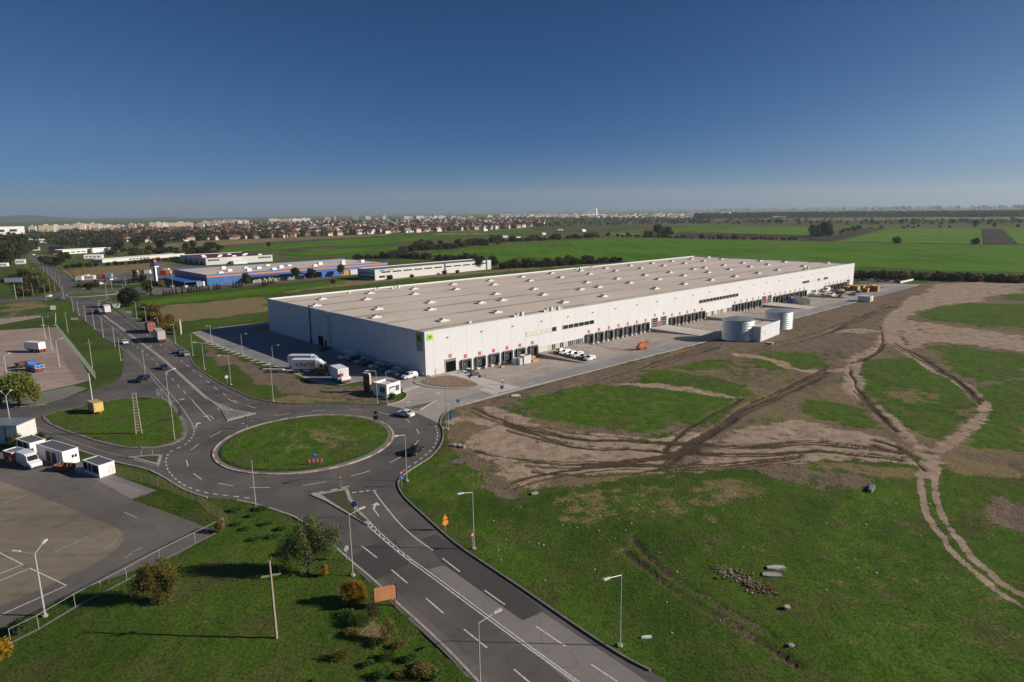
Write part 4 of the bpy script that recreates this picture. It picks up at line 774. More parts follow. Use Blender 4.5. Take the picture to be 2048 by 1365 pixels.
# ---------------------------------------------------------------- tanks and pump house
M['tank'] = mat('tank_steel', (.50, .53, .51), .42, .55, var=.1, sc=.7)
def tank(u, v, r, h, label):
    c = P(u, v); t = thing('water_tank', label, 'water tank', (c.x, c.y, 0), 0, 'steel water tanks beside the pump house')
    sh = MB(); n = 64
    for i in range(8):
        z0, z1 = h*i/8, h*(i+1)/8
        for z, rr in ((z0, r), ): pass
        vs = []
        for z, rr in ((z0, r+.035), (z0+.08, r+.035), (z0+.1, r), (z1, r)):
            vs += [(rr*math.cos(2*math.pi*k/n), rr*math.sin(2*math.pi*k/n), z) for k in range(n)]
        sh.add(vs, [(j*n+k, j*n+(k+1) % n, (j+1)*n+(k+1) % n, (j+1)*n+k) for j in range(3) for k in range(n)])
    sh.build('shell', M['tank'], t, True)
    rf = MB(); rf.add([(.995*r*math.cos(2*math.pi*k/n), .995*r*math.sin(2*math.pi*k/n), h-.02) for k in range(n)]+[(0, 0, h+.55)], [(k, (k+1) % n, n) for k in range(n)]); rf.build('roof', mat('tank_roof_grey', (.27, .29, .31), .5, .2), t)
    rg = MB()
    for k in range(n):
        a, b2 = 2*math.pi*k/n, 2*math.pi*(k+1)/n; rg.prism([((r+.05)*math.cos(a), (r+.05)*math.sin(a)), ((r+.05)*math.cos(b2), (r+.05)*math.sin(b2)), ((r+.01)*math.cos(b2), (r+.01)*math.sin(b2)), ((r+.01)*math.cos(a), (r+.01)*math.sin(a))], h-.12, h+.1)
    rg.build('rim', M['galv'], t)
    l = MB(); a = R(-60); cx, cy = (r+.25)*math.cos(a), (r+.25)*math.sin(a); tx, ty = -math.sin(a)*.3, math.cos(a)*.3
    for s in (-1, 1): l.tube((cx+tx*s, cy+ty*s, .5), (cx+tx*s, cy+ty*s, h+1.1), .04, n=5)
    for i in range(int(h/.35)): z = .6+i*.35; l.tube((cx-tx, cy-ty, z), (cx+tx, cy+ty, z), .025, n=4)
    l.build('ladder', M['white'], t); MB().tube((0, 0, -.1), (0, 0, .12), r+.25, n=48).build('foundation', M['kerb'], t); return t
def rad(u0, u1, v):
    a, b2 = P(u0, v), P(u1, v); return (a-b2).length/2
tank(1475.5, 678, rad(1443.5, 1508, 680)*.985, height_at(1475, 695, 652)-.1, 'ribbed steel water tank left of the pump house, nearer the camera')
tank(1556, 655, rad(1527.5, 1583.5, 657)*.985, height_at(1556, 670, 634)-.1, 'ribbed steel water tank right of the pump house, partly hidden behind it')
pa, pb = P(1520, 684.5), P(1558.5, 669); pd = (pb-pa); plen = pd.length; pyaw = math.atan2(pd.y, pd.x); ph = height_at(1520, 684.5, 654.5)
ps = thing('pump_house', 'white flat-roofed pump house standing between the two steel tanks', 'pump house', (pa.x, pa.y, 0), pyaw)
b = MB(); D = 11.5
b.add([(0, 0, 0), (plen, 0, 0), (plen, D, 0), (0, D, 0), (0, 0, ph), (plen, 0, ph), (plen, D, ph), (0, D, ph), (.2, .2, ph), (plen-.2, .2, ph), (plen-.2, D-.2, ph), (.2, D-.2, ph), (.2, .2, ph-.7), (plen-.2, .2, ph-.7), (plen-.2, D-.2, ph-.7), (.2, D-.2, ph-.7)],
      [(0, 1, 5, 4), (1, 2, 6, 5), (2, 3, 7, 6), (3, 0, 4, 7), (4, 5, 9, 8), (5, 6, 10, 9), (6, 7, 11, 10), (7, 4, 8, 11), (8, 9, 13, 12), (9, 10, 14, 13), (10, 11, 15, 14), (11, 8, 12, 15)]); b.build('wall', M['panel'], ps)
MB().quad((.2, .2, ph-.7), (plen-.2, .2, ph-.7), (plen-.2, D-.2, ph-.7), (.2, D-.2, ph-.7)).build('roof', M['roof'], ps)
MB().box(1.2, 2.3, -.06, -.01, .05, 2.3).build('door', M['white2'], ps); MB().box(3.5, 4.7, -.06, -.01, 2.2, 2.6).build('vent_grille', M['galv'], ps); MB().box(.25, .55, -.12, -.01, 0, ph).build('corner_trim', M['white'], ps)
for i in range(2): MB().box(1.3+2.2*i, 1.6+2.2*i, -.25, -.01, 3.4, 3.6).build('wall_lamp', M['white'], ps)
# guard house at the entrance
ga, gb = P(774.5, 795.5), P(801.5, 786.5); gd = gb-ga; gl_ = gd.length; gy = math.atan2(gd.y, gd.x); gh = height_at(774.5, 795.5, 770); gD = (P(753, 788.5)-ga).length
gh_ = thing('gatehouse', 'small white gatehouse with a wide window at the yard entrance', 'gatehouse', (ga.x, ga.y, 0), gy)
b = MB(); b.add([(0, 0, 0), (gl_, 0, 0), (gl_, gD, 0), (0, gD, 0), (0, 0, gh), (gl_, 0, gh), (gl_, gD, gh), (0, gD, gh), (.2, .2, gh), (gl_-.2, .2, gh), (gl_-.2, gD-.2, gh), (.2, gD-.2, gh), (.2, .2, gh-.5), (gl_-.2, .2, gh-.5), (gl_-.2, gD-.2, gh-.5), (.2, gD-.2, gh-.5)],
      [(0, 1, 5, 4), (1, 2, 6, 5), (2, 3, 7, 6), (3, 0, 4, 7), (4, 5, 9, 8), (5, 6, 10, 9), (6, 7, 11, 10), (7, 4, 8, 11), (8, 9, 13, 12), (9, 10, 14, 13), (10, 11, 15, 14), (11, 8, 12, 15)]); b.build('wall', M['white'], gh_)
MB().quad((.2, .2, gh-.5), (gl_-.2, .2, gh-.5), (gl_-.2, gD-.2, gh-.5), (.2, gD-.2, gh-.5)).build('roof', M['roof'], gh_)
wn = MB().box(.8, gl_-.5, -.04, -.01, 1.0, 2.4).build('window', M['glass'], gh_); f = MB(); f.box(gl_*.62, gl_*.65, -.08, -.042, 1, 2.4); f.box(gl_*.78, gl_*.8, -.08, -.042, 1, 2.4); f.box(.74, gl_-.44, -.1, -.042, .92, 1.0); f.build('frame', M['white2'], wn)
MB().box(.85, gl_*.6, -.075, -.042, 1.05, 2.1).build('blind', M['offwhite'], wn)
wn = MB().box(-.04, -.01, .7, 2.4, 1.0, 2.4).build('window', M['glass'], gh_); f = MB(); f.box(-.08, -.042, 1.5, 1.6, 1, 2.4); f.build('frame', M['white2'], wn)
# ---------------------------------------------------------------- vehicles
PAINT = {}
def paint(n, c, met=.1):
    if n not in PAINT:
        m, t, b_ = _new('paint_'+n); b_.inputs['Base Color'].default_value = (*c, 1); b_.inputs['Roughness'].default_value = .28; b_.inputs['Metallic'].default_value = met; b_.inputs['Coat Weight'].default_value = .6; b_.inputs['Coat Roughness'].default_value = .08
        PAINT[n] = m
    return PAINT[n]
for n, c, me_ in (('white', (.78, .78, .77), 0), ('silver', (.48, .49, .5), .5), ('grey', (.16, .17, .18), .4), ('black', (.012, .012, .014), .1), ('navy', (.015, .025, .07), .2), ('darkgreen', (.02, .05, .04), .2), ('blue', (.03, .14, .42), .1), ('red', (.42, .03, .03), .1), ('lightblue', (.25, .42, .55), .1)): paint(n, c, me_)
M['lamp_red'] = mat('tail_lamp', (.35, .02, .02), .3); M['lamp_clear'] = mat('head_lamp', (.7, .7, .68), .2); M['tyre'] = M['black']; M['rim'] = mat('wheel_rim', (.4, .4, .41), .35, .7)
wt = MB().tube((0, -.11, 0), (0, .11, 0), .32, n=16).mesh('wheel', M['tyre']); wr = MB().tube((0, -.12, 0), (0, .12, 0), .19, n=10).mesh('rim', M['rim'])
def wheel(parent, x, y, r=.32, wd=1.):
    o = bpy.data.objects.new('wheel', wt); COL.objects.link(o); o.parent = parent; o.location = (x, y, r); o.scale = (r/.32, wd, r/.32); c = bpy.data.objects.new('rim', wr); COL.objects.link(c); c.parent = o
# side stations: (x, z bottom, z belt, z roof, half width, half width at roof); front is +x
CARS = {
 'saloon': (4.5, 1.78, [(-2.25, .42, .62, .62, .74, .74), (-2.2, .28, .88, .90, .84, .80), (-1.55, .22, .95, .98, .89, .82), (-.95, .2, .96, 1.38, .89, .62), (.2, .2, .95, 1.43, .89, .64), (1.0, .2, .93, .97, .89, .78), (1.85, .22, .82, .85, .88, .76), (2.2, .28, .66, .68, .8, .7), (2.25, .4, .58, .58, .72, .68)], (-1.5, -.95, .2, .98)),
 'hatchback': (4.05, 1.75, [(-2.02, .42, .7, .7, .76, .74), (-1.98, .28, .95, 1.0, .84, .78), (-1.5, .22, .98, 1.40, .87, .64), (-.7, .2, .97, 1.48, .87, .66), (.2, .2, .96, 1.46, .87, .66), (.95, .2, .94, .99, .87, .78), (1.65, .22, .84, .87, .86, .74), (1.98, .28, .68, .7, .8, .68), (2.02, .4, .6, .6, .72, .66)], (-1.9, -1.5, .2, .93)),
 'estate': (4.6, 1.8, [(-2.28, .42, .75, .75, .78, .76), (-2.24, .28, .98, 1.05, .86, .78), (-1.9, .22, 1.0, 1.45, .9, .66), (-.8, .2, 1.0, 1.52, .9, .68), (.25, .2, .98, 1.48, .9, .67), (1.05, .2, .96, 1.01, .9, .8), (1.85, .22, .88, .9, .88, .76), (2.24, .28, .7, .72, .8, .7), (2.3, .4, .6, .6, .72, .68)], (-2.2, -1.9, .25, 1.03)),
 'suv': (4.6, 1.9, [(-2.28, .5, .85, .85, .82, .8), (-2.24, .36, 1.1, 1.15, .9, .82), (-1.95, .3, 1.12, 1.62, .94, .7), (-.8, .28, 1.12, 1.72, .94, .72), (.35, .28, 1.1, 1.68, .94, .71), (1.1, .28, 1.06, 1.12, .94, .84), (1.9, .3, .98, 1.0, .92, .8), (2.26, .36, .8, .82, .84, .74), (2.3, .5, .7, .7, .76, .72)], (-2.22, -1.95, .35, 1.08)),
 'van': (5.6, 2.0, [(-2.8, .45, 1.1, 1.9, .92, .86), (-2.76, .35, 1.3, 2.4, .98, .88), (-2.4, .3, 1.35, 2.48, 1., .9), (.6, .3, 1.35, 2.46, 1., .9), (1.2, .3, 1.3, 2.2, 1., .82), (1.85, .3, 1.2, 1.28, .99, .86), (2.5, .32, 1.02, 1.05, .96, .82), (2.78, .38, .8, .82, .88, .76), (2.8, .5, .7, .7, .84, .74)], None)}
def car_mesh(kind, pm):
    Ln, Wd, st, gl = CARS[kind]; b = MB(); n = 6
    for x, zb, zm, zt, hw, ht in st: pass
    vs = []
    for x, zb, zm, zt, hw, ht in st: vs += [(x, -hw*.94, zb), (x, -hw, zm), (x, -ht, zt), (x, ht, zt), (x, hw, zm), (x, hw*.94, zb)]
    fs = []
    for i in range(len(st)-1):
        for k in range(6): fs.append((i*6+k, i*6+(k+1) % 6, (i+1)*6+(k+1) % 6, (i+1)*6+k))
    fs += [tuple(range(6)), tuple(range((len(st)-1)*6+5, (len(st)-1)*6-1, -1))]
    b.add(vs, [f[::-1] for f in fs]); return b.mesh('body', pm)
CARLIB = {}
def car(kind, pname, label, loc, rz, group=None, name='car', cat='car'):
    key = (kind, pname)
    if key in CARLIB: return dup(CARLIB[key], loc, rz, label, group)
    t = thing(name, label, cat, loc, rz, group); Ln, Wd, st, gl = CARS[kind]; pm = paint(pname, (0, 0, 0))
    bo = bpy.data.objects.new('body', car_mesh(kind, pm)); COL.objects.link(bo); bo.parent = t
    def lerp(a, b2, k): return a+(b2-a)*k
    def side(i0, i1, lo=.14, hi=.9, inset=.08):
        for sgn in (-1, 1):
            q = []
            for i, k in ((i0, lo), (i1, lo), (i1, hi), (i0, hi)):
                x, zb, zm, zt, hw, ht = st[i]; q.append(Vector((x, sgn*(lerp(hw, ht, k)+.012), lerp(zm, zt, k))))
            c = sum(q, Vector())/4; q = [Vector((lerp(p_.x, c.x, inset), p_.y, lerp(p_.z, c.z, .05))) for p_ in q]
            if sgn > 0: q = q[::-1]
            g.quad(*q)
    def cross(i0, i1, nm, lo=.1, hi=.92):
        x0, _, m0, z0, w0, h0 = st[i0]; x1, _, m1, z1, w1, h1 = st[i1]; d = .015
        q = [(lerp(x0, x1, lo), s*lerp(h0, h1, lo)*.93, lerp(z0, z1, lo)) for s in (-1, 1)]+[(lerp(x0, x1, hi), s*lerp(h0, h1, hi)*.93, lerp(z0, z1, hi)) for s in (1, -1)]
        nn = (Vector(q[1])-Vector(q[0])).cross(Vector(q[2])-Vector(q[1])).normalized(); nn = nn if nn.z > 0 else -nn
        MB().quad(*[Vector(p_)+nn*d for p_ in q]).build(nm, M['glass'], t)
    g = MB()
    if kind == 'van':
        side(4, 5, .1, .85, .1); side(3, 4, .35, .85, .1); g.build('side_window', M['glass'], t); cross(5, 4, 'windscreen')
    else:
        i = 3 if kind == 'saloon' else 2
        if kind == 'saloon': side(3, 4); side(2, 3); side(4, 5)
        else: side(2, 3); side(3, 4); side(4, 5)
        g.build('side_window', M['glass'], t); cross(5, 4, 'windscreen'); cross(i-1, i, 'rear_window')
    x1, xr = st[-2][0], st[1][0]; zl = st[-2][2]
    for s in (-1, 1):
        MB().box(x1-.12, x1+.035, s*st[-2][4]*.72-.14, s*st[-2][4]*.72+.14, zl-.14, zl-.02).build('headlight', M['lamp_clear'], t)
        MB().box(xr-.06, xr+.1, s*st[1][4]*.82-.1, s*st[1][4]*.82+.1, st[1][2]-.22, st[1][2]-.04).build('tail_light', M['lamp_red'], t)
        for x in (-Ln*.29, Ln*.30): wheel(t, x, s*(Wd/2-.13), .32 if kind != 'van' else .36)
    MB().box(st[-1][0]-.05, st[-1][0]+.04, -.6, .6, .32, .5).build('bumper', M['darkmetal'], t)
    CARLIB[key] = t; return t
def heading(f, r):
    a, b2 = P(*f), P(*r); return math.atan2(a.y-b2.y, a.x-b2.x)
def carpx(kind, pn, label, u, v, f, r, group=None, **k):
    c = P(u, v); return car(kind, pn, label, (c.x, c.y, .012), heading(f, r), group, **k)
RD = 'cars driving or halted on the roads'
carpx('saloon', 'white', 'white saloon driving round the roundabout, its boot to the sun', 811, 832, (797,829), (823,835), RD)
carpx('saloon', 'black', 'black saloon on the east curve of the roundabout', 831, 906, (843,897), (820,914), RD)
carpx('hatchback', 'navy', 'dark blue hatchback coming down the north-west road', 329, 738, (336,744), (320,730), RD)
carpx('hatchback', 'white', 'white hatchback coming down the north-west road by the yard turn', 250.5, 688, (256,693), (245,682), RD)
carpx('estate', 'silver', 'silver estate halted at the kerb, the nearer of two', 372, 711.5, (361,703), (377,716), RD)
carpx('estate', 'grey', 'grey estate halted at the kerb, the farther of two', 362, 706.5, (352,697), (370,714), RD)
carpx('saloon', 'navy', 'dark saloon crossing the centre line beside the white box lorry', 193, 624.5, (199,631), (187,617), RD)
carpx('hatchback', 'white', 'white hatchback entering the far roundabout', 99, 594.5, (108,592), (91,596), RD); carpx('hatchback', 'grey', 'grey hatchback following on the far roundabout', 121, 598.5, (130,595), (112,600.5), RD); carpx('saloon', 'black', 'dark car behind the far roundabout by the hedge', 179, 579.2, (186,579.3), (172,579), RD)
carpx('suv', 'black', 'black off-road car parked at the mouth of the service road', 285, 763, (277,766), (293,760), RD)
# row against the shaded west wall
WY = [(700,717,'van','white','white van at the far end of the row by the west wall'), (710,722,'suv','black','black off-road car beside the white van at the west wall'), (722,727,'estate','silver','silver estate third from the far end of the west wall row'), (735,731,'saloon','black','black saloon in the middle of the west wall row'), (748,736,'hatchback','white','white hatchback in the middle of the west wall row'), (757,740,'hatchback','grey','grey hatchback right of the white one at the west wall'), (768,744.5,'suv','navy','dark off-road car in the nearer half of the west wall row'), (780,748,'estate','white','white estate in the nearer half of the west wall row'), (794,753,'saloon','grey','dark grey saloon third from the corner in the west wall row'), (804,756,'hatchback','black','black hatchback next to the corner car of the west wall row'), (816,757.5,'suv','white','white off-road car at the corner end of the west wall row')]
for u, v, kd, pn, lb in WY:
    q = WMI @ P(u, v); p_ = G(-4.2, q.y); car(kd, pn, lb, (p_.x, p_.y, .012), WYAW+math.pi, 'cars parked nose-out along the west wall', 'van' if kd == 'van' else 'car', 'van' if kd == 'van' else 'car')
carpx('saloon', 'black', 'dark car alone by the shaded gate of the west wall', 649, 701, (640,703), (656,699))
FR = [('estate','darkgreen','dark green estate first in the row before the offices'),('estate','white','white estate second in the row before the offices'),('hatchback','silver','silver hatchback third in the row before the offices'),('suv','white','white off-road car fourth in the row before the offices'),('saloon','black','black saloon fifth in the row before the offices'),('hatchback','white','white hatchback at the road end of the row before the offices')]
for i, (kd, pn, lb) in enumerate(FR):
    p_ = G(48.5-.25*i, -5.3-2.75*i); car(kd, pn, lb, (p_.x, p_.y, .016), WYAW+math.pi, 'cars parked before the offices')
FE = [(1629.5,589,'saloon','white','white saloon leftmost of the far parking'),(1647.5,590,'hatchback','silver','silver hatchback of the far parking'),(1657,591.5,'estate','white','white estate of the far front row'),(1663.5,593,'suv','white','white off-road car at the right of the far front row'),(1666.5,586.5,'saloon','black','black saloon of the far back row'),(1675,587.5,'suv','darkgreen','dark green off-road car of the far back row'),(1685,588,'estate','black','black estate at the right of the far back row'),(1680.5,595,'hatchback','grey','grey hatchback parked alone near the lane'),(1704,589.5,'hatchback','white','white hatchback beside the timber stacks'),(1709.5,591,'saloon','grey','dark grey saloon beside the timber stacks'),(1716,588,'suv','navy','dark off-road car beside the timber stacks'),(1653,584,'van','white','white van before the far dock doors'),(1661,583,'hatchback','red','red hatchback before the far dock doors')]
for u, v, kd, pn, lb in FE:
    p_ = P(u, v); car(kd, pn, lb, (p_.x, p_.y, .016), WYAW+math.pi, 'cars parked at the far end of the yard', 'van' if kd == 'van' else 'car', 'van' if kd == 'van' else 'car')
cols = ['white', 'grey', 'black', 'silver', 'navy', 'red', 'white', 'black']; kds = ['saloon', 'hatchback', 'estate', 'suv']
def lot(px, label, group, z=.01):
    for i, (u, v) in enumerate(px):
        p_ = P(u, v); car(kds[(i*3+1) % 4], cols[(i*5) % 8], label, (p_.x, p_.y, z), R(95 if i % 2 else 85), group)
lot([(201,569),(213,563.5),(232,567),(243,566),(250,568),(259,562),(276,561.5),(230,559),(222,561),(288,563),(263,567),(193,564),(300,566),(385,574),(398,574),(345,575),(372,575.5)], 'car parked on the asphalt before the blue store', 'cars parked before the blue store')
lot([(1742,562.5),(1757,563.5),(1772,563.5),(1726,561.5),(1749,561),(1795,564.5)], 'car parked on the deck behind the warehouse', 'cars on the deck behind the warehouse')
lot([(67,511),(60,508),(85,520),(96,527),(105,533),(112,536),(88,518),(75,514)], 'car parked along the straight town road', 'cars along the straight town road')
# lorries
def lorry(label, loc, rz, box, cabp, L=7.5, h=3.9, w_=2.5, cab=True, name='lorry', cat='lorry', group=None, deck=1.15, trailer=False):
    t = thing(name, label, cat, loc, rz, group); x0 = -L
    bx = MB().box(-L, 0, -w_/2, w_/2, deck, h).build('cargo_box', box, t)
    fr = MB(); 
    for z in (deck, h-.1): fr.box(-L-.03, -L-.002, -w_/2, w_/2, z, z+.1)
    fr.box(-L-.03, -L-.002, -.03, .03, deck+.1, h-.1); fr.box(-L-.03, -L-.002, -w_/2-.02, -w_/2+.08, deck+.1, h-.1); fr.box(-L-.03, -L-.002, w_/2-.08, w_/2+.02, deck+.1, h-.1); fr.build('rear_frame', M['offwhite'], bx)
    MB().box(-L+.1, .1+(1.6 if cab else 0), -.5, .5, .55, deck-.01).build('chassis', M['darkmetal'], t)
    if trailer and not cab: MB().box(-1.6, -1.3, -.7, .7, 0, .55).build('landing_leg', M['darkmetal'], t)
    xs = [-L*.2-.5, -L*.2-1.8] if not trailer else [-L*.72, -L*.72-1.3, -L*.72-2.6]
    if cab and not trailer: xs = [-L*.72]
    for x in xs:
        for s in (-1, 1): wheel(t, max(x, -L+.6), s*(w_/2-.2), .48, 1.8)
    MB().box(-L-.1, -L+.02, -w_/2, w_/2, .5, .68).build('rear_bumper', M['red'], t)
    if cab:
        b = MB(); b.add([(x, s*w_*.48, z) for s in (-1, 1) for x, z in ((.25, .5), (2.15, .5), (2.2, 1.5), (1.95, 2.75), (.9, 2.95), (.25, 2.95))], [(0, 1, 2, 3, 4, 5), (11, 10, 9, 8, 7, 6)]+[(k, k+6, (k+1) % 6+6, (k+1) % 6) for k in range(6)]); b.build('cab', cabp, t)
        MB().quad((2.215, -w_*.42, 1.58), (2.215, w_*.42, 1.58), (1.99, w_*.42, 2.6), (1.99, -w_*.42, 2.6)).build('windscreen', M['glass'], t)
        for s in (-1, 1): MB().box(1.0, 1.9, s*w_*.485-.01, s*w_*.485+.01, 1.6, 2.45).build('side_window', M['glass'], t)
        for s in (-1, 1): wheel(t, 1.25, s*(w_/2-.2), .48, 1.4)
        MB().add([(.2, -w_*.42, 2.96), (.2, w_*.42, 2.96), (1.5, w_*.4, 2.96), (1.5, -w_*.4, 2.96), (.2, -w_*.42, h-.15), (.2, w_*.42, h-.15), (.55, w_*.38, h-.15), (.55, -w_*.38, h-.15)], [(0, 1, 2, 3), (4, 7, 6, 5), (0, 4, 5, 1), (2, 6, 7, 3), (1, 5, 6, 2), (3, 7, 4, 0)]).build('wind_deflector', cabp, t)
    return t
def lpx(label, rear, front, box, cabp, **k):
    a, b2 = P(*rear), P(*front); rz = math.atan2(b2.y-a.y, b2.x-a.x); L = k.get('L', 7.5); d = (b2-a).normalized(); c = a+d*L
    return lorry(label, (c.x, c.y, .012), rz, box, cabp, **k)
TR = 'lorries halted on the north-west road'
M['greytarp'] = mat('pale_tarpaulin', (.5, .44, .42), .6, var=.08)
lpx('pale-sided articulated lorry halted at the kerb, rear doors lit', (325,685.5), (302,666.5), M['greytarp'], paint('white', 0), L=9.5, h=4.1, trailer=True, group=TR)
lpx('red curtain-sided lorry halted ahead of the pale articulated one', (305,667), (286,651.5), mat('red_tarpaulin', (.33, .07, .05), .6), paint('red', 0), L=7.5, h=3.9, group=TR)
lpx('white box lorry driving away towards the far roundabout', (217,629.5), (208,620), M['white'], paint('white', 0), L=6.5, h=4.0, group=TR)
bt = lpx('white box lorry with printed lettering on its side, in the warehouse shade', (588,744.5), (622,744.5), M['white'], paint('white', 0), L=7.2, h=3.9)
lpx('white box lorry with blue cab, behind the lettered one', (581,737), (615,737), M['white2'], paint('lightblue', 0), L=7.0, h=4.1)
# printing on the near side of the lettered lorry (faces -y of the lorry)
pr = MB(); w2 = -1.25-.012
for x0, x1, z0, z1 in ((-6.0, -5.7, 2.3, 2.9), (-5.6, -5.2, 2.3, 2.7), (-4.7, -4.45, 2.2, 3.2), (-4.45, -4.1, 2.6, 2.8), (-4.1, -3.9, 2.2, 3.0), (-3.8, -3.4, 2.2, 2.7), (-3.3, -3.0, 2.2, 2.8), (-2.7, -2.3, 2.5, 3.1)): pr.box(x0, x1, w2-.01, w2+.008, z0, z1)
pr.build('lettering', mat('dark_print', (.08, .03, .12), .6), bt); pr = MB(); pr.box(-1.9, -.4, w2-.01, w2+.008, 1.8, 3.3); pr.build('picture_print', mat('orange_print', (.55, .3, .16), .6, var=.4, sc=1.2), bt); pr = MB(); pr.box(-5.8, -2.3, w2-.01, w2+.008, 1.85, 1.98); pr.build('printed_line', mat('print_green', (.1, .2, .12), .6), bt)
# white trailer unit with tank
a = P(682, 769); b2 = P(660, 757); rz = math.atan2(a.y-b2.y, a.x-b2.x)
tu = thing('trailer', 'white box trailer with a red cabinet and white drum on its front', 'trailer', (a.x, a.y, .01), rz)
tL = 6.8; c_ = MB().box(-tL, -.9, -.3, 2.7, .9, 4.0).build('cargo_box', M['white'], tu); MB().box(-tL, .8, 0, 2.3, .45, .88).build('chassis', M['darkmetal'], tu)
MB().box(-.88, -.35, .1, .95, 2.0, 2.75).build('cabinet', M['red'], tu)
dr_ = MB(); dr_.tube((.15, .05, 1.35), (.15, 2.6, 1.35), .58, n=18); dr_.build('drum', M['white'], tu, False); MB().box(-.5, .75, .1, 2.55, .7, .885).build('drum_cradle', M['red'], tu)
for x in (-5.5, -4.4):
    for y in (0, 2.4): wheel(tu, x, y, .45, 1.5)
MB().box(-.88, -.82, .4, 2.4, 1.2, 3.7).build('front_door', M['white2'], tu)
lpx('dark flatbed van parked between the box lorries and the white trailer', (634,748), (652,750.5), paint('black', 0), paint('black', 0), L=3.4, h=2.0, w_=2.0, name='pickup', cat='pickup', deck=.8)
# the lots on the left
tr_ = lpx('white box trailer parked alone on the mid-left concrete lot', (86,705), (55,703), M['white'], paint('white', 0), L=6.6, h=3.5, cab=False, trailer=True, name='trailer', cat='trailer')
lpx('bright blue tipper lorry on the concrete lot behind the willow', (81,745), (54,738), paint('blue', 0), paint('blue', 0), L=4.6, h=2.2, w_=2.4)
lpx('rust-red flat trailer standing beside the blue lorry', (60,732.5), (42,736), M['rust'], paint('white', 0), L=3.6, h=1.6, cab=False, trailer=True, name='trailer', cat='trailer')
a = P(203, 831); b2 = P(183, 822); yb = thing('box_trailer', 'yellow ochre box trailer standing on the triangular lawn', 'trailer', (*((a+b2)/2)[:2], .15), math.atan2(a.y-b2.y, a.x-b2.x))
MB().box(-1.9, 1.9, -1.0, 1.0, .55, 2.6).build('cargo_box', M['yellow'], yb); f = MB(); f.box(-1.93, 1.93, -1.03, 1.03, 2.6, 2.72); f.build('roof', mat('pale_yellow', (.5, .36, .17), .6), yb); MB().box(1.91, 2.9, -.12, .12, .4, .6).build('drawbar', M['yellow'], yb); MB().box(1.902, 1.94, -.8, .8, .7, 2.4).build('door', M['yellow'], yb)
for x in (-.9, .9):
    for s in (-1, 1): wheel(yb, x, s*.85, .36, 1.2)
# van and kiosk by the site containers
vb = car('van', 'white', 'white delivery van parked in front of the red kiosk', (*P(60, 932)[:2], .012), heading((74,937), (42,924)), None, 'van', 'van'); vb.scale = (1.05, 1.05, 1.05)
# small vehicles of the yard
def rzp(a, b2): q, r_ = P(*a), P(*b2); return math.atan2(q.y-r_.y, q.x-r_.x)
c = P(1283, 699); li = thing('lift_platform', 'bright orange boom lift standing on the dock lane', 'boom lift', (c.x, c.y, .02), R(20))
MB().box(-1.5, 1.5, -.95, .95, .35, 1.1).build('chassis', M['orange'], li); MB().taper(-1.2, .6, -.7, .7, 1.11, 2.0, .25, .15).build('turret', M['orange'], li)
b = MB(); b.box(-1.4, 1.9, -.2, .2, 2.0, 2.35); b.box(-.4, 2.3, -.5, -.21, 2.1, 2.4); b.build('boom', M['orange'], li); bk = MB()
for z in (2.0, 2.55, 3.0):
    for y in (-.75, .75): bk.tube((1.7, y, z), (2.7, y, z), .05, n=5)
    for x in (1.7, 2.7): bk.tube((x, -.75, z), (x, .75, z), .05, n=5)
for x in (1.7, 2.7):
    for y in (-.75, .75): bk.tube((x, y, 1.9), (x, y, 3.0), .05, n=5)
bk.box(1.7, 2.7, -.75, .75, 1.9, 1.97); bk.build('basket', M['orange'], li)
for x in (-1.0, 1.0):
    for s in (-1, 1): wheel(li, x, s*.95, .42, 1.3)
c = P(937, 746); fk = thing('forklift', 'blue forklift parked before the first dock door', 'forklift', (c.x, c.y, -.85), WYAW)
MB().taper(-1.1, .7, -.55, .55, .3, 1.15, .1, .05).build('body', M['blue'], fk); b = MB()
for x in (-.7, .55):
    for y in (-.5, .5): b.tube((x, y, 1.1), (x*.8, y*.9, 2.1), .05, n=5)
b.build('roll_cage', M['darkmetal'], fk); MB().box(-.62, .5, -.5, .5, 2.1, 2.18).build('roof', M['lamp_clear'], fk); b = MB(); b.box(.85, .98, -.4, -.3, .1, 2.3); b.box(.85, .98, .3, .4, .1, 2.3); b.box(.86, .97, -.3, .3, 1.9, 2.0); b.build('mast', M['darkmetal'], fk); MB().box(.99, 2.0, -.3, -.18, .08, .14).box(.99, 2.0, .18, .3, .08, .14).build('fork', M['darkmetal'], fk)
for x in (-.7, .6):
    for s in (-1, 1): wheel(fk, x, s*.5, .3)
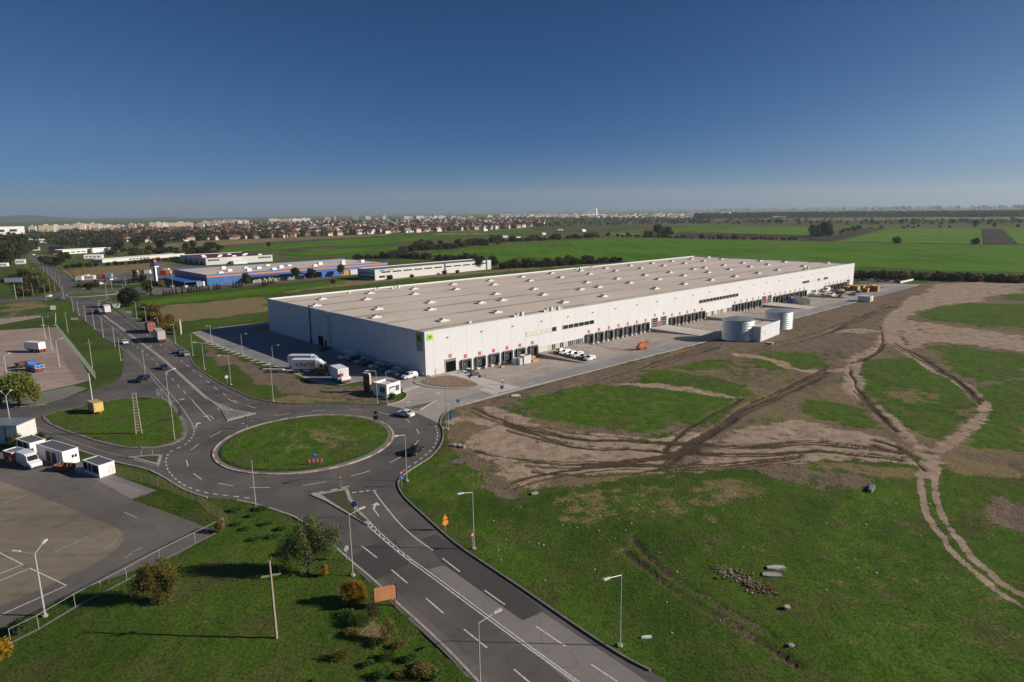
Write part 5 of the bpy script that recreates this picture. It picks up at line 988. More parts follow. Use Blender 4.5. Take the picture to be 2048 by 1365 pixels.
# ---------------------------------------------------------------- lamp posts and poles (base pixel, top pixel row, arm end pixel)
def frame_at(u, v, ang=None): c = P(u, v); return c
def lamp(u, v, vt, label, arm=None, group='street lamp posts', r=.075, z0=0, name='street_lamp', cat='street lamp', base=True):
    c = P(u, v); h = height_at(u, v, vt); t = thing(name, label, cat, (c.x, c.y, z0), 0, group)
    MB().tube((0, 0, 0), (0, 0, h), r, r*.6, 8).build('pole', M['pole'], t)
    if base: MB().prism(circle(0, 0, .32, 10), -.05, .16).build('base', M['kerb'], t)
    for a in (arm if isinstance(arm, list) else [arm] if arm else []):
        w_ = P(a[0], a[1], h+.25); d = Vector((w_.x-c.x, w_.y-c.y, 0)); ln_ = min(d.length, 3.2); d = d.normalized()*ln_
        e = Vector((d.x, d.y, h+.28)); s = Vector((0, 0, h-.05)); ab = MB(); ab.tube(s, e, .05, .04, 6); o = ab.build('arm', M['pole'], t)
        dn = d.normalized(); hd = MB(); n = Vector((-dn.y, dn.x, 0)); p0, p1 = e-dn*.15, e+dn*.75
        vs = []
        for q, w2, z in ((p0, .1, 0), (p1, .17, .06)):
            for s_ in (-1, 1): vs += [q+n*w2*s_+Vector((0, 0, z-.07)), q+n*w2*s_+Vector((0, 0, z+.07))]
        hd.add(vs, [(0, 1, 3, 2), (4, 6, 7, 5), (1, 5, 7, 3), (0, 2, 6, 4), (0, 4, 5, 1), (2, 3, 7, 6)]); hd.build('lamp_head', M['offwhite'], t)
    return t
LA = [(1240,1292,1150,(1218,1157),'street lamp on the grass right of the south road, nearest the bottom of the frame'),(948,1098,985,(925,987),'street lamp beside the small triangle sign right of the south road'),(814,962,870,(795,872),'street lamp at the south-east kerb of the roundabout by the red sign'),
 (547,804,725.5,(526,741),'street lamp on the verge between the roundabout and the wheel-stop kerb'),(462,770,712.5,(441,712),'street lamp behind the small round sign on the verge'),(409,739,686,(391,685.5),'street lamp on the verge level with the two halted estates'),(386,711,665.5,None,'thin lamp post at the corner of the shaded car park'),(351,687,649,(341,651),'street lamp beside the pale articulated lorry'),(317,656,636,(310,637),'street lamp beside the red lorry'),(293,648,614,(285,615),'street lamp behind the red lorry on the dry field edge'),(274,638,604,(268,604),'street lamp on the field edge near the white panel'),
 (423,684,651,(413,653),'car park lamp at the far end of the wheel stops'),(485,707,668,(490,668),'car park lamp in the middle of the wheel stops'),(547,735,692,(553,691),'car park lamp at the near end of the wheel stops'),(755,807,742,(736,742),'street lamp beside the gatehouse'),
 (291,751,698,None,'lamp post without arm beside the black off-road car'),(339,810,745,(346,739),'street lamp at the right corner of the triangular lawn'),(350,882,804,(360,800),'street lamp on the tip of the triangular lawn at the roundabout'),(512,1017,920,None,'bare lamp post on the lower-left kerb of the roundabout'),(706,1151,1030,(719,1019),'street lamp on the left kerb beside the orange bush'),(961,1396,1246,(990,1226),'street lamp cut by the bottom edge of the frame'),
 (241.6,721,675,None,'lamp post at the yard-road bend by the grass'),(230,693,653,None,'second lamp post from the yard-road bend'),(207,675,634,None,'third lamp post from the yard-road bend'),(189,659,622,None,'fourth lamp post from the yard-road bend'),(172,643,610,None,'fifth lamp post from the yard-road bend'),(158,632,602,None,'sixth lamp post from the yard-road bend'),(147,623,594,None,'seventh lamp post from the yard-road bend'),(128,598,572,None,'lamp post at the near kerb of the far roundabout'),
 (214,597,566,None,'lamp post before the leaning white skip'),(248,594,567,None,'lamp post left of the dense round tree'),(252,579,553,None,'lamp post at the edge of the store car park'),(305,583,556,None,'lamp post right of the dense round tree'),(224,578,553,None,'lamp post on the strip before the store car park'),(452,573,541,None,'tall lamp post before the blue store wall'),(346,576,548,None,'lamp post before the blue store canopy')]
for u, v, vt, a, lb in LA: lamp(u, v, vt, lb, a, 'street lamp posts', .075 if v > 700 else .10)
# big yard lamps with two arms
for u, v, vt, arms, lb in [(90,1232,1108,[(38,1104),(86,1087)],'two-armed yard lamp at the lower-left fence'),(23.5,864,792,[(0,783),(25,779)],'two-armed yard lamp beside the white shed at the left edge'),(13,745,712,[(0,709),(16,708)],'two-armed yard lamp left of the willow'),(119,733,681,[(105,679),(121,678)],'yard lamp nearest the blue lorry on the concrete lot'),(104,701,652,[(88,651),(106,651)],'yard lamp beside the parked white trailer'),(91,679,634,[(79,634),(97,634)],'yard lamp at the far edge of the concrete lot')]:
    lamp(u, v, vt, lb, arms, 'two-armed yard lamps', .13)
# concrete poles with cross-arms
def pole(u, v, vt, label, arms=(), m='concrete', r=.15, group='concrete power poles', yaw=.5, extra=False):
    c = P(u, v); h = height_at(u, v, vt); t = thing('power_pole', label, 'power pole', (c.x, c.y, 0), yaw, group)
    MB().tube((0, 0, -.1), (0, 0, h), r, r*.62, 8).build('pole', M[m], t)
    for z, hw in arms:
        MB().box(-hw, hw, -.08, .08, h-z-.08, h-z+.08).build('crossarm', M['concrete' if extra else m], t)
        for x in (-hw*.9, hw*.9): MB().tube((x, 0, h-z+.09), (x, 0, h-z+.38), .06, .05, 6).build('insulator', M['darkmetal'], t)
    if extra: MB().tube((-.25, 0, h+.02), (-.25, 0, h+.45), .07, .06, 6).tube((.2, 0, h+.02), (.2, 0, h+.5), .07, .06, 6).build('top_insulator', M['rust'], t)
    return t
pole(553, 1276, 1122, 'tapered concrete power pole with a cross-arm on the lower grass', [(1.7, 1.0)], r=.165, yaw=.35, extra=True)
pole(186, 809, 747, 'white painted pole at the edge of the triangular lawn', [], 'offwhite', .14); pole(185, 737, 679, 'concrete power pole with a cross-arm on the grass beside the lot fence', [(1.2, .9)], yaw=.1); pole(136, 666, 624, 'concrete power pole on the grass beyond the lot corner', [(.6, .8)], yaw=.1)
for i, (u, v, vt) in enumerate([(92,601,566),(102,589,556),(110.5,583,555),(78,575,549),(66.5,592,567),(48,597,571),(121,578,551),(113,567,544),(104,560,538),(96,553,533),(88,547,529),(81,541,524),(75,535,519),(69,530,515),(64,525,511),(59,520,507),(68,552,534),(57,540,524),(52,536,518)]): pole(u, v, vt, 'slim pole in the row along the left of the straight town road', [], 'concrete', .11, 'poles along the straight town road')
# lattice ladder pole on the lawn
c = P(278, 870); h = height_at(278, 870, 790); t = thing('lattice_pole', 'tall rung-built concrete pole on the triangular lawn', 'power pole', (c.x, c.y, .15), .25)
for s in (-1, 1): MB().tube((s*.55, 0, -.1), (s*.32, 0, h), .14, .11, 6).build('upright', M['concrete'], t)
b = MB()
for i in range(12): z = .7+i*(h-1)/12; wx = .55-.23*z/h; b.box(-wx, wx, -.09, .09, z, z+.22)
b.build('rung', M['concrete'], t); MB().box(-.5, .5, -.14, .14, h, h+.22).build('cap', M['concrete'], t)
# the twin-tube mast near the yard mouth
c = P(895, 859); h = height_at(895, 859, 770); t = thing('mast', 'slim twin-tube mast on the grass corner by the yard mouth', 'mast', (c.x, c.y, 0))
for s in (-1, 1): MB().tube((s*.22, 0, -.1), (s*.2, 0, h), .07, .05, 6).build('tube', M['pole'], t)
b = MB()
for i in range(12): b.box(-.2, .2, -.03, .03, .6+i*(h-1)/11, .66+i*(h-1)/11)
b.build('brace', M['pole'], t); MB().prism(circle(0, 0, .4, 10), -.05, .18).build('base', M['kerb'], t)
lamp(774, 806, 746, 'thin post in front of the gatehouse', None, None, .06, name='flag_post', cat='post')
# ---------------------------------------------------------------- traffic signs
def disc(b, r, y, z, n=20, x=0, th=.03):
    b.add([(x+r*math.cos(2*math.pi*k/n), y-th, z+r*math.sin(2*math.pi*k/n)) for k in range(n)]+[(x+r*math.cos(2*math.pi*k/n), y, z+r*math.sin(2*math.pi*k/n)) for k in range(n)], [tuple(range(n)), tuple(range(2*n-1, n-1, -1))]+[(k, k+n, (k+1) % n+n, (k+1) % n) for k in range(n)]); return b
def tri(b, r, y, z, down=False, th=.03):
    a0 = -math.pi/2 if down else math.pi/2; v = [(r*math.cos(a0+2*math.pi*k/3), z+r*math.sin(a0+2*math.pi*k/3)) for k in range(3)]
    b.add([(x, y-th, q) for x, q in v]+[(x, y, q) for x, q in v], [(0, 1, 2), (5, 4, 3)]+[(k, k+3, (k+1) % 3+3, (k+1) % 3) for k in range(3)]); return b
def sign(u, v, label, plates, h=2.6, rz=0, z0=0, name='traffic_sign'):
    c = P(u, v); t = thing(name, label, 'traffic sign', (c.x, c.y, z0), rz); MB().tube((0, .035, -.1), (0, .035, h), .035, n=6).build('post', M['pole'], t)
    for kd, z, sz, cols_ in plates:
        b = MB()
        if kd == 'disc': disc(b, sz, 0, z)
        elif kd == 'tri': tri(b, sz, 0, z)
        elif kd == 'give': tri(b, sz, 0, z, True)
        else: b.box(-sz, sz, -.03, 0, z-sz, z+sz)
        o = b.build('sign_plate', M[cols_[0]], t)
        if len(cols_) > 1:
            g = MB()
            if cols_[2:] == ('arrow',): g.add([(-.25*sz-.1, -.045, z+.3*sz), (.1*sz, -.045, z-.35*sz), (.3*sz, -.045, z-.1*sz), (-.05*sz, -.045, z+.5*sz)], [(0, 1, 2, 3)]); g.add([(-.1*sz, -.046, z-.5*sz), (.5*sz, -.046, z-.5*sz), (.45*sz, -.046, z+.1*sz)], [(0, 1, 2)])
            elif kd == 'disc': disc(g, sz*.68, -.032, z, th=.012)
            elif kd == 'tri': tri(g, sz*.62, -.032, z, th=.012)
            elif kd == 'give': tri(g, sz*.55, -.032, z, True, th=.012)
            else: g.box(-sz*.5, sz*.5, -.05, -.032, z-sz*.5, z+sz*.5)
            g.build('sign_face', M[cols_[1]], o)
    return t
sign(683, 984, 'red give-way triangle on the south traffic island', [('give', 2.55, .62, ('red', 'offwhite'))], 2.6, .1); sign(709.5, 1036, 'round blue arrow sign at the tip bed of the south traffic island', [('disc', 2.2, .45, ('blue', 'offwhite', 'arrow'))], 2.4, -.2)
sign(804, 975, 'red and blue signs on one post at the south-east kerb', [('give', 2.6, .5, ('red', 'offwhite')), ('disc', 1.75, .42, ('blue', 'offwhite', 'arrow'))], 2.8, .3)
sign(945.5, 1100, 'small red-edged warning triangle beside a street lamp', [('tri', 2.2, .42, ('red', 'offwhite'))], 2.3, .5); sign(891, 1061, 'temporary orange roadworks signs on a white foot', [('disc', 1.2, .5, ('orange', 'yellowsign')), ('tri', 2.0, .55, ('orange', 'yellowsign'))], 2.2, .5)
sign(694, 1121, 'grey sign back by the left kerb of the south road', [('disc', 1.7, .42, ('galv',))], 2.0, 1.0); sign(454.5, 768.5, 'small round white sign on the north verge', [('disc', 2.0, .45, ('offwhite',))], 2.3, .6); sign(906, 850, 'square blue sign among weeds by the yard mouth', [('sq', 2.1, .45, ('blue',))], 2.4, .3)
sign(752, 847, 'dark sign back standing on the far rim of the roundabout', [('disc', 2.2, .4, ('darkmetal',)), ('sq', 1.1, .5, ('darkmetal',))], 2.5, 0, .2); sign(494, 858, 'pale sign back on the left rim of the roundabout', [('disc', 2.3, .4, ('galv',)), ('sq', 1.3, .45, ('galv',))], 2.5, -.4, .2)
sign(318, 799, 'left one of two pale sign backs at the lawn corner', [('disc', 2.2, .45, ('galv',)), ('sq', 1.4, .4, ('galv',))], 2.6, .4); sign(325, 798.5, 'right one of two pale sign backs at the lawn corner', [('disc', 2.4, .45, ('galv',))], 2.6, .4); sign(361, 843, 'dark sign back on the lawn edge near the lamp', [('sq', 1.7, .4, ('darkmetal',)), ('disc', 2.4, .35, ('darkmetal',))], 2.6, .5)
sign(283, 915, 'pale round sign back on the west traffic island', [('disc', 1.8, .5, ('galv',))], 2.2, -.3); sign(306, 913, 'thin marker post on the west traffic island', [('sq', 1.2, .12, ('red', 'offwhite'))], 1.4, 0); sign(455, 832, 'white marker post on the north-west traffic island', [('sq', 2.0, .3, ('galv',))], 2.4, .3); sign(849.5, 765, 'blue round sign on the planting bed', [('disc', 2.3, .5, ('lineblue',))], 2.6, .1) if 0 else sign(857, 771, 'round blue sign on the left part of the planting bed', [('disc', 2.3, .5, ('blue', 'offwhite'))], 2.6, .1)
sign(939.5, 770, 'dark sign back at the right tip of the planting bed', [('disc', 2.2, .35, ('darkmetal',))], 2.5, .2); sign(959.5, 768.5, 'dark sign back on the gate ramp edge', [('sq', 2.1, .35, ('darkmetal',))], 2.5, .2); sign(1004, 788, 'square blue sign beside the right zebra crossing', [('sq', 1.7, .45, ('blue',))], 2.1, .2); sign(916, 812, 'small blue sign on the yard mouth kerb', [('sq', 1.2, .38, ('blue',))], 1.6, .2)
c = P(631, 932); t = thing('chevron_sign', 'red and white chevron board under a round blue arrow on the roundabout', 'traffic sign', (c.x, c.y, .25), .12); pb_ = MB().box(-1.5, 1.5, -.03, 0, .4, 1.15).build('board', M['red'], t); ch = MB()
for k in range(4): x = -1.25+k*.72; ch.add([(x, -.035, .45), (x+.28, -.035, .45), (x+.55, -.035, .775), (x+.28, -.035, 1.1), (x, -.035, 1.1), (x+.27, -.035, .775)], [(0, 1, 2, 5), (5, 2, 3, 4)])
ch.build('chevrons', M['offwhite'], pb_)
for x in (-1, 1): MB().tube((x, .04, -.05), (x, .04, 1.1), .035, n=6).build('post', M['pole'], t)
b = disc(MB(), .52, 0, 1.95).build('sign_plate', M['blue'], t); g = MB(); g.add([(-.3, -.04, 2.12), (-.22, -.04, 2.22), (.22, -.04, 1.95), (.12, -.04, 1.83)], [(3, 2, 1, 0)]); g.add([(-.02, -.041, 1.75), (.38, -.041, 1.72), (.28, -.041, 2.08)], [(0, 1, 2)]); g.build('arrow', M['offwhite'], b); MB().tube((0, .05, 1.1), (0, .05, 2.2), .035, n=6).build('mast', M['pole'], t)
# ---------------------------------------------------------------- billboards
def board(u, v, vt, vb, wd, label, m, rz, legs=2, frame='pole', name='billboard', th=.2, side=None):
    c = P(u, v); h1, h0 = height_at(u, v, vt), height_at(u, v, vb); t = thing(name, label, 'billboard', (c.x, c.y, 0), rz); MB().box(-wd/2, wd/2, -th/2, th/2, h0, h1).build('panel', m, t)
    xs = [0] if legs == 1 else [-wd/2+.15, wd/2-.15]
    for x in xs: MB().tube((x, th/2+.1, -.05), (x, th/2+.1, h1 if legs > 1 else h0+.5), .14 if legs == 1 else .09, n=7).build('post', M[frame], t)
    if legs > 1:
        f = MB()
        for x in (-wd/2-.09, wd/2+.01): f.box(x, x+.08, -th/2-.03, th/2+.03, h0-.1, h1+.1)
        f.build('frame', M['darkmetal'], t)
    return t
om = mat('orange_poster', (.62, .22, .08), .6, sc=.9, c2=(.62, .34, .16))
bo = board(772, 1217, 1174, 1200, 2.5, 'orange poster billboard on the verge left of the south road', om, .35, 2, 'rust'); 
board(365, 649, 640, 652, 3.0, 'grey-backed hoarding on two posts by the car park corner', M['galv'], -1.2) if 0 else None
c = P(363, 668); h = height_at(363, 668, 641); t = thing('billboard', 'tall grey hoarding on white posts by the car park corner', 'billboard', (c.x, c.y, 0), R(115)); MB().box(-2.2, 2.2, -.08, .08, h*.28, h).build('panel', mat('hoarding_grey', (.33, .34, .36), .6), t)
for x in (-2.2, 2.2): MB().box(x-.14, x+.14, -.15, .15, -.05, h+.1).build('post', M['white'], t)
board(32, 598, 556, 565, 9.5, 'wide pale blue and white billboard on one pole left of the town road', mat('pale_blue_board', (.55, .62, .64), .5), .05, 1)
board(107, 621, 611.5, 620, 2.6, 'small white board on the grass before the far roundabout', M['white'], .2, 2); board(159, 560, 541, 552, 6.0, 'orange and yellow advertising board at the store car park', mat('orange_board', (.6, .25, .12), .6, sc=.25, c2=(.6, .4, .12)), .1, 2)
for u, v, w2, lb in [(337.6,637,3.2,'small white board on the dry field behind the lorries'),(259,627.5,2.6,'low white board on the grass beside the white box lorry'),(150,641,3.4,'low pale board lying on the grass left of the road'),(54,549,9,'pale board beside the bushes left of the town road')]:
    board(u, v, v-5, v-1, w2, lb, M['offwhite'], .1, 2)
c = P(735, 784); h = height_at(735, 784, 749); t = thing('totem', 'tall dark red totem sign pillar beside the gatehouse', 'totem sign', (c.x, c.y, 0), -.45); MB().box(-.95, .95, -.28, .28, .35, h).build('panel', mat('totem_brown', (.09, .035, .025), .5, var=.3), t); MB().box(-1.0, 1.0, -.33, .33, -.05, .35).build('plinth', M['darkmetal'], t); MB().box(.95, 1.12, -.31, .31, .3, h+.05).build('edge_trim', mat('totem_edge', (.6, .45, .36), .5), t); MB().box(-.97, .95, -.3, .3, h, h+.4).build('head_panel', M['offwhite'], t); MB().box(-.7, .7, -.31, -.285, h*.55, h*.72).build('emblem', M['red'], t)
# ---------------------------------------------------------------- site containers on the left
def cabin(a, b, vt, dep, label, wall='white', roof='roofgrey', doors=(), wins=(), name='site_cabin', cat='cabin', end=(), end2=()):
    """a, b: ground pixels of the long near face's left and right corners"""
    A, B = P(*a), P(*b); d = B-A; L_ = d.length; rz = math.atan2(d.y, d.x); h = height_at(a[0], a[1], vt) if isinstance(vt, (int, float)) and vt > 20 else vt
    t = thing(name, label, cat, (A.x, A.y, .01), rz); MB().box(0, L_, 0, dep, 0, h).build('wall', M[wall] if isinstance(wall, str) else wall, t)
    r = MB().box(.15, L_-.15, .15, dep-.15, h, h+.06).build('roof', M[roof], t); f = MB(); f.box(-.03, L_+.03, -.03, .15, h, h+.14); f.box(-.03, L_+.03, dep-.15, dep+.03, h, h+.14); f.box(-.03, .15, .15, dep-.15, h, h+.14); f.box(L_-.15, L_+.03, .15, dep-.15, h, h+.14); f.build('roof_frame', M['white'], r)
    for x0, x1 in doors: MB().box(x0*L_, x1*L_, -.05, -.005, .1, 2.15).build('door', M['darkmetal'], t)
    for x0, x1 in wins:
        w2 = MB().box(x0*L_, x1*L_, -.05, -.005, .7, 2.1).build('window', M['glass'], t); MB().box(x0*L_-.05, x1*L_+.05, -.1, -.055, .62, .7).build('sill', M['white'], w2)
    for y0, y1 in end: MB().box(L_+.005, L_+.05, y0*dep, y1*dep, 1.2, 1.75).build('window', M['glass'], t)
    return t, L_, h
cab2 = M['white']
cabin((168,945), (200,957), 922, 2.7, 'white site cabin with glazed front, standing alone nearest the fence', doors=(), wins=((.06,.28),(.36,.52),(.6,.95)))
cabin((76,917), (128,934), 890, 2.8, 'long white site cabin with two brown doors, right of the pair', doors=((.36,.52),(.58,.74)), end=((.55,.68),(.74,.87)))
cabin((34,899), (62,909), 879, 2.8, 'white site cabin with blue-glazed corner behind the red kiosk', wins=((.15,.45),(.55,.8)))
k_, L_, h = cabin((9,927), (27,932), 903, 2.4, 'bright red snack kiosk behind the white van', 'red', 'galv', wins=((.3,.6),), name='kiosk', cat='kiosk'); MB().box(.2, L_-.2, -.03, -.005, 2.2, 2.35).build('fascia', M['orange'], k_); disc(MB(), .45, 0, 1.3).build('round_sign', M['white'], k_).location = (L_*.8, -.06, 0)
c = P(131, 941); t = thing('skip', 'rust-brown skip full of timber before the long cabin', 'skip', (c.x, c.y, 0), R(-10)); b = MB(); b.taper(-1.9, 1.6, -.9, .9, .9, 1.0, 0, 0); b = MB(); b.add([(-1.4, -.8, .05), (1.2, -.8, .05), (1.2, .8, .05), (-1.4, .8, .05), (-1.9, -.95, 1.1), (1.7, -.95, 1.1), (1.7, .95, 1.1), (-1.9, .95, 1.1)], [(3, 2, 1, 0), (0, 1, 5, 4), (1, 2, 6, 5), (2, 3, 7, 6), (3, 0, 4, 7)]); b.build('hull', M['rust'], t)
lg = MB()
for i in range(9): a = random.uniform(-.5, .5); x, y = random.uniform(-1.2, 1), random.uniform(-.6, .6); lg.tube((x, y, .6), (x+.7*math.cos(a), y+.3*math.sin(a), 1.5+random.random()*.7), .05, n=5)
lg.build('timber', M['wood'], t)
c = P(10, 862); t = thing('shed', 'white panelled shed with a dark seam at the left edge', 'shed', (P(-30,888).x, P(-30,888).y, 0), -.05); b = MB().box(0, 7.2, 0, 5, 0, height_at(20, 878, 843)).build('wall', M['offwhite'], t); MB().box(4.6, 4.85, -.05, -.005, 0, 3.5).build('seam', M['darkmetal'], t); MB().box(-.1, 7.3, -.1, 5.1, height_at(20,878,843), height_at(20,878,843)+.15).build('roof', M['galv'], t)
# leaning white skip by the road
c = P(234, 616); t = thing('skip', 'white leaning skip on the grass before the dense round tree', 'skip', (c.x, c.y, 0), .2); b = MB(); b.add([(-1.2, -1, .1), (1.0, -1, .1), (1.0, 1, .1), (-1.2, 1, .1), (-1.9, -1.2, 2.5), (1.9, -1.2, 2.5), (1.9, 1.2, 2.5), (-1.9, 1.2, 2.5)], [(3, 2, 1, 0), (4, 5, 6, 7), (0, 1, 5, 4), (1, 2, 6, 5), (2, 3, 7, 6), (3, 0, 4, 7)]); b.build('hull', M['white'], t); MB().box(-2, 2, -1.3, -1.21, 2.35, 2.55).build('rim', M['galv'], t)
# fence of the lot: green-grey mesh panels, and the wire fences of the lorry yard
def meshfence(pts, h, label, gap, m, mp, name='mesh_fence', lattice=.35, rail=False, wire=.016):
    pp = PL(pts); a0 = pp[0]; t = thing(name, label, 'fence', (a0.x, a0.y, 0)); w_ = MB(); 
    for a, b2 in zip(pp, pp[1:]):
        d = b2-a; n = max(1, round(d.length/gap)); a = a-a0; 
        for i in range(n+(b2 is pp[-1])):
            q = a+d*i/n; MB().tube((q.x, q.y, -.05), (q.x, q.y, h), .03, n=6).build('post', M[mp], t)
        k = max(1, int(d.length/lattice)); dd = d/k
        for i in range(k):
            q = a+dd*i; w_.tube((q.x, q.y, .1), (q.x, q.y, h-.06), wire, n=3, cap=False)
        for z in np.arange(.1, h, lattice): w_.tube((a.x, a.y, z), (a.x+d.x, a.y+d.y, z), wire, n=3, cap=False)
        if rail: w_.tube((a.x, a.y, h-.05), (a.x+d.x, a.y+d.y, h-.05), .04, n=5)
    w_.build('wire_mesh', M[m], t); return t
M['fencegreen'] = mat('fence_green_grey', (.2, .24, .19), .5); M['rustpost'] = mat('rusty_post', (.2, .14, .09), .8)
meshfence([(112,657),(150,706),(192,761)], 2.6, 'grey-green mesh fence along the right side of the concrete lot', 2.6, 'fencegreen', 'fencegreen', lattice=.3, wire=.022)
meshfence([(0,642),(50,637),(112,632),(112,655)], 2.0, 'pale thin mesh fence beyond the concrete lot', 5, 'galv', 'offwhite', lattice=.8)
struct('fence_footing', MB().strip(PL([(22,1287),(78,1259),(151,1215),(203,1188),(254,1161),(320,1124),(391,1088),(449,1058)]), .4, .05), M['kerbdark'])
meshfence([(22,1287),(78,1259),(151,1215),(203,1188),(254,1161),(320,1124),(391,1088),(449,1058)], 1.75, 'wire fence with a pale top rail below the lorry yard', 4.5, 'galv', 'pole', 'wire_fence', .9, True, .004)
meshfence([(226,950),(262,960),(304,970),(330,979),(371,995),(398,1006),(416,1024),(443,1040),(456,1052)], 1.9, 'rusty wire fence between the lorry yard and the roundabout', 2.2, 'rustpost', 'rustpost', 'wire_fence', .4, False, .012)
meshfence([(1419,700),(1440,694),(1452,697),(1440,703),(1419,700)], 1.8, 'small wire pen around a hatch beside the left tank', 1.4, 'galv', 'galv', 'wire_fence', .6)
# ---------------------------------------------------------------- people
def person(u, v, label, pose, top, bot, z0=0, rz=0):
    c = P(u, v); me = bpy.data.meshes.new('person'); bm_ = bmesh.new(); sl = bm_.verts.layers.skin.verify()
    J = {'pel': (0, 0, .95, .14), 'belly': (0, 0, 1.12, .13), 'chest': (0, .01, 1.34, .16), 'neck': (0, .01, 1.5, .06), 'head': (0, -.01, 1.62, .105), 'crown': (0, -.01, 1.73, .07)}
    for s, k in ((-1, 'l'), (1, 'r')):
        st = pose*s
        J['hip'+k] = (s*.10, 0, .9, .10); J['knee'+k] = (s*.11, -.12*st-.02, .5, .07); J['ank'+k] = (s*.11, -.22*st+.03, .09, .045); J['toe'+k] = (s*.12, -.22*st-.14, .04, .035)
        J['sh'+k] = (s*.19, .01, 1.42, .07); J['elb'+k] = (s*.25, .1*st, 1.15, .05); J['wri'+k] = (s*.25, .12*st-.1, .93, .035); J['han'+k] = (s*.24, .12*st-.14, .85, .035)
    V = {n: bm_.verts.new(q[:3]) for n, q in J.items()}
    for n, q in J.items(): V[n][sl].radius = (q[3], q[3]*.8 if n in ('chest', 'belly', 'pel') else q[3])
    V['pel'][sl].use_root = True
    E_ = [('pel', 'belly'), ('belly', 'chest'), ('chest', 'neck'), ('neck', 'head'), ('head', 'crown')]
    for k in 'lr': E_ += [('pel', 'hip'+k), ('hip'+k, 'knee'+k), ('knee'+k, 'ank'+k), ('ank'+k, 'toe'+k), ('chest', 'sh'+k), ('sh'+k, 'elb'+k), ('elb'+k, 'wri'+k), ('wri'+k, 'han'+k)]
    for a, b2 in E_: bm_.edges.new((V[a], V[b2]))
    bm_.to_mesh(me); bm_.free(); tmp = bpy.data.objects.new('tmp', me); COL.objects.link(tmp); tmp.modifiers.new('s', 'SKIN'); sb = tmp.modifiers.new('d', 'SUBSURF'); sb.levels = sb.render_levels = 1
    dg = bpy.context.evaluated_depsgraph_get(); m2 = bpy.data.meshes.new_from_object(tmp.evaluated_get(dg)); bpy.data.objects.remove(tmp)
    m2.materials.clear()
    for mm in (M['skin'], top, bot, M['black']): m2.materials.append(mm)
    for p_ in m2.polygons:
        z, x = p_.center.z, abs(p_.center.x); p_.material_index = 3 if z < .1 else 2 if z < .93 and x < .2 else 1 if z < 1.49 and not (x > .2 and z < .92) else 0; p_.use_smooth = True
    o = bpy.data.objects.new('person', m2); COL.objects.link(o); o.location = (c.x, c.y, z0); o.rotation_euler = (0, 0, rz); tag(o, label, 'person')
    h = MB(); n = 10
    h.add([(.115*math.cos(2*math.pi*k/n), .115*math.sin(2*math.pi*k/n), 1.64) for k in range(n)]+[(.09*math.cos(2*math.pi*k/n), .09*math.sin(2*math.pi*k/n), 1.76) for k in range(n)]+[(0, 0, 1.80)], [(k, (k+1) % n, (k+1) % n+n, k+n) for k in range(n)]+[(k+n, (k+1) % n+n, 2*n) for k in range(n)]); h.build('hair', M['black'], o); return o
person(1004.5, 769.5, 'person in a white top standing near the right zebra crossing', .6, M['cloth_pale'], M['cloth_dark'], .01, .5); person(851, 757.5, 'person in dark clothes walking past the warehouse corner', 1, M['cloth_dark'], M['cloth_dark'], .01, 1.2); person(845.5, 757, 'person in pale clothes at the warehouse corner', .5, M['cloth_pale'], M['cloth_dark'], .01, -.6)
q = P(1181, 690.5); person(1181, 690.5, 'person in dark clothes standing before the ninth dock door', .4, M['cloth_dark'], M['cloth_dark'], -.95, .3)
# ---------------------------------------------------------------- goods on the yard
def bay_z(p_): q = WMI @ p_; return -1.1*(1+max(min(q.y, 0), -21.5)/21.5)
def crate_at(u, v, label, sx, sy, sz, m, name='pallet_stack', cat='pallets', rz=WYAW, group=None, style='pallet'):
    c = P(u, v); z = bay_z(c) if any(a < (WMI @ c).x < b2 for a, b2 in BAYS) and -21 < (WMI @ c).y < 0 else .006
    t = thing(name, label, cat, (c.x, c.y, z), rz, group); b = MB()
    if style == 'pallet':
        n = max(1, int(sz/.16))
        for i in range(n):
            z0 = i*sz/n; b.box(-sx/2, sx/2, -sy/2, sy/2, z0+sz/n*.62, z0+sz/n*.98)
            for y in (-sy/2+.06, 0, sy/2-.06): b.box(-sx/2, sx/2, y-.06, y+.06, z0, z0+sz/n*.6)
        b.build('pallets', m, t)
    else:
        b.taper(-sx/2, sx/2, -sy/2, sy/2, 0, sz, .08, .08); b.build('bale', m, t); f = MB(); 
        for x in (-sx/4, sx/4): f.box(x-.03, x+.03, -sy/2-.01, sy/2+.01, 0, .1)
        f.build('strap', M['darkmetal'], t)
    return t
film = mat('grey_film', (.5, .52, .56), .3, var=.2)
crate_at(1031, 723, 'silver wrapped bale before the sixth dock door', 1.6, 1.8, 2.0, film, 'wrapped_bale', 'bale', style='b'); crate_at(1040, 724, 'silver wrapped bale right of its twin before the dock doors', 1.5, 1.5, 2.1, film, 'wrapped_bale', 'bale', style='b')
c = P(1050, 721.5); t = thing('container', 'pale grey open container with a dark lift handle before the seventh dock door', 'container', (c.x, c.y, bay_z(c)), WYAW); b = MB(); b.box(-1.5, 1.5, -1.2, -1.1, .1, 2.6).box(-1.5, 1.5, 1.1, 1.2, .1, 2.6).box(-1.5, -1.4, -1.1, 1.1, .1, 2.6).box(1.4, 1.5, -1.1, 1.1, .1, 2.6).box(-1.4, 1.4, -1.1, 1.1, .1, .3); b.build('hull', M['offwhite'], t); MB().box(-1.38, 1.38, -1.08, 1.08, .31, 2.3).build('waste', M['wood'], t)
crate_at(1068, 719, 'low stack of brown pallets beside the open container', 2.4, 1.4, .9, M['wood']); crate_at(1064, 715, 'taller stack of brown pallets beside the open container', 1.6, 1.4, 1.4, M['wood']); crate_at(1003.5, 730, 'small brown pallet heap before the fourth dock door', 1.2, .9, .6, M['wood'])
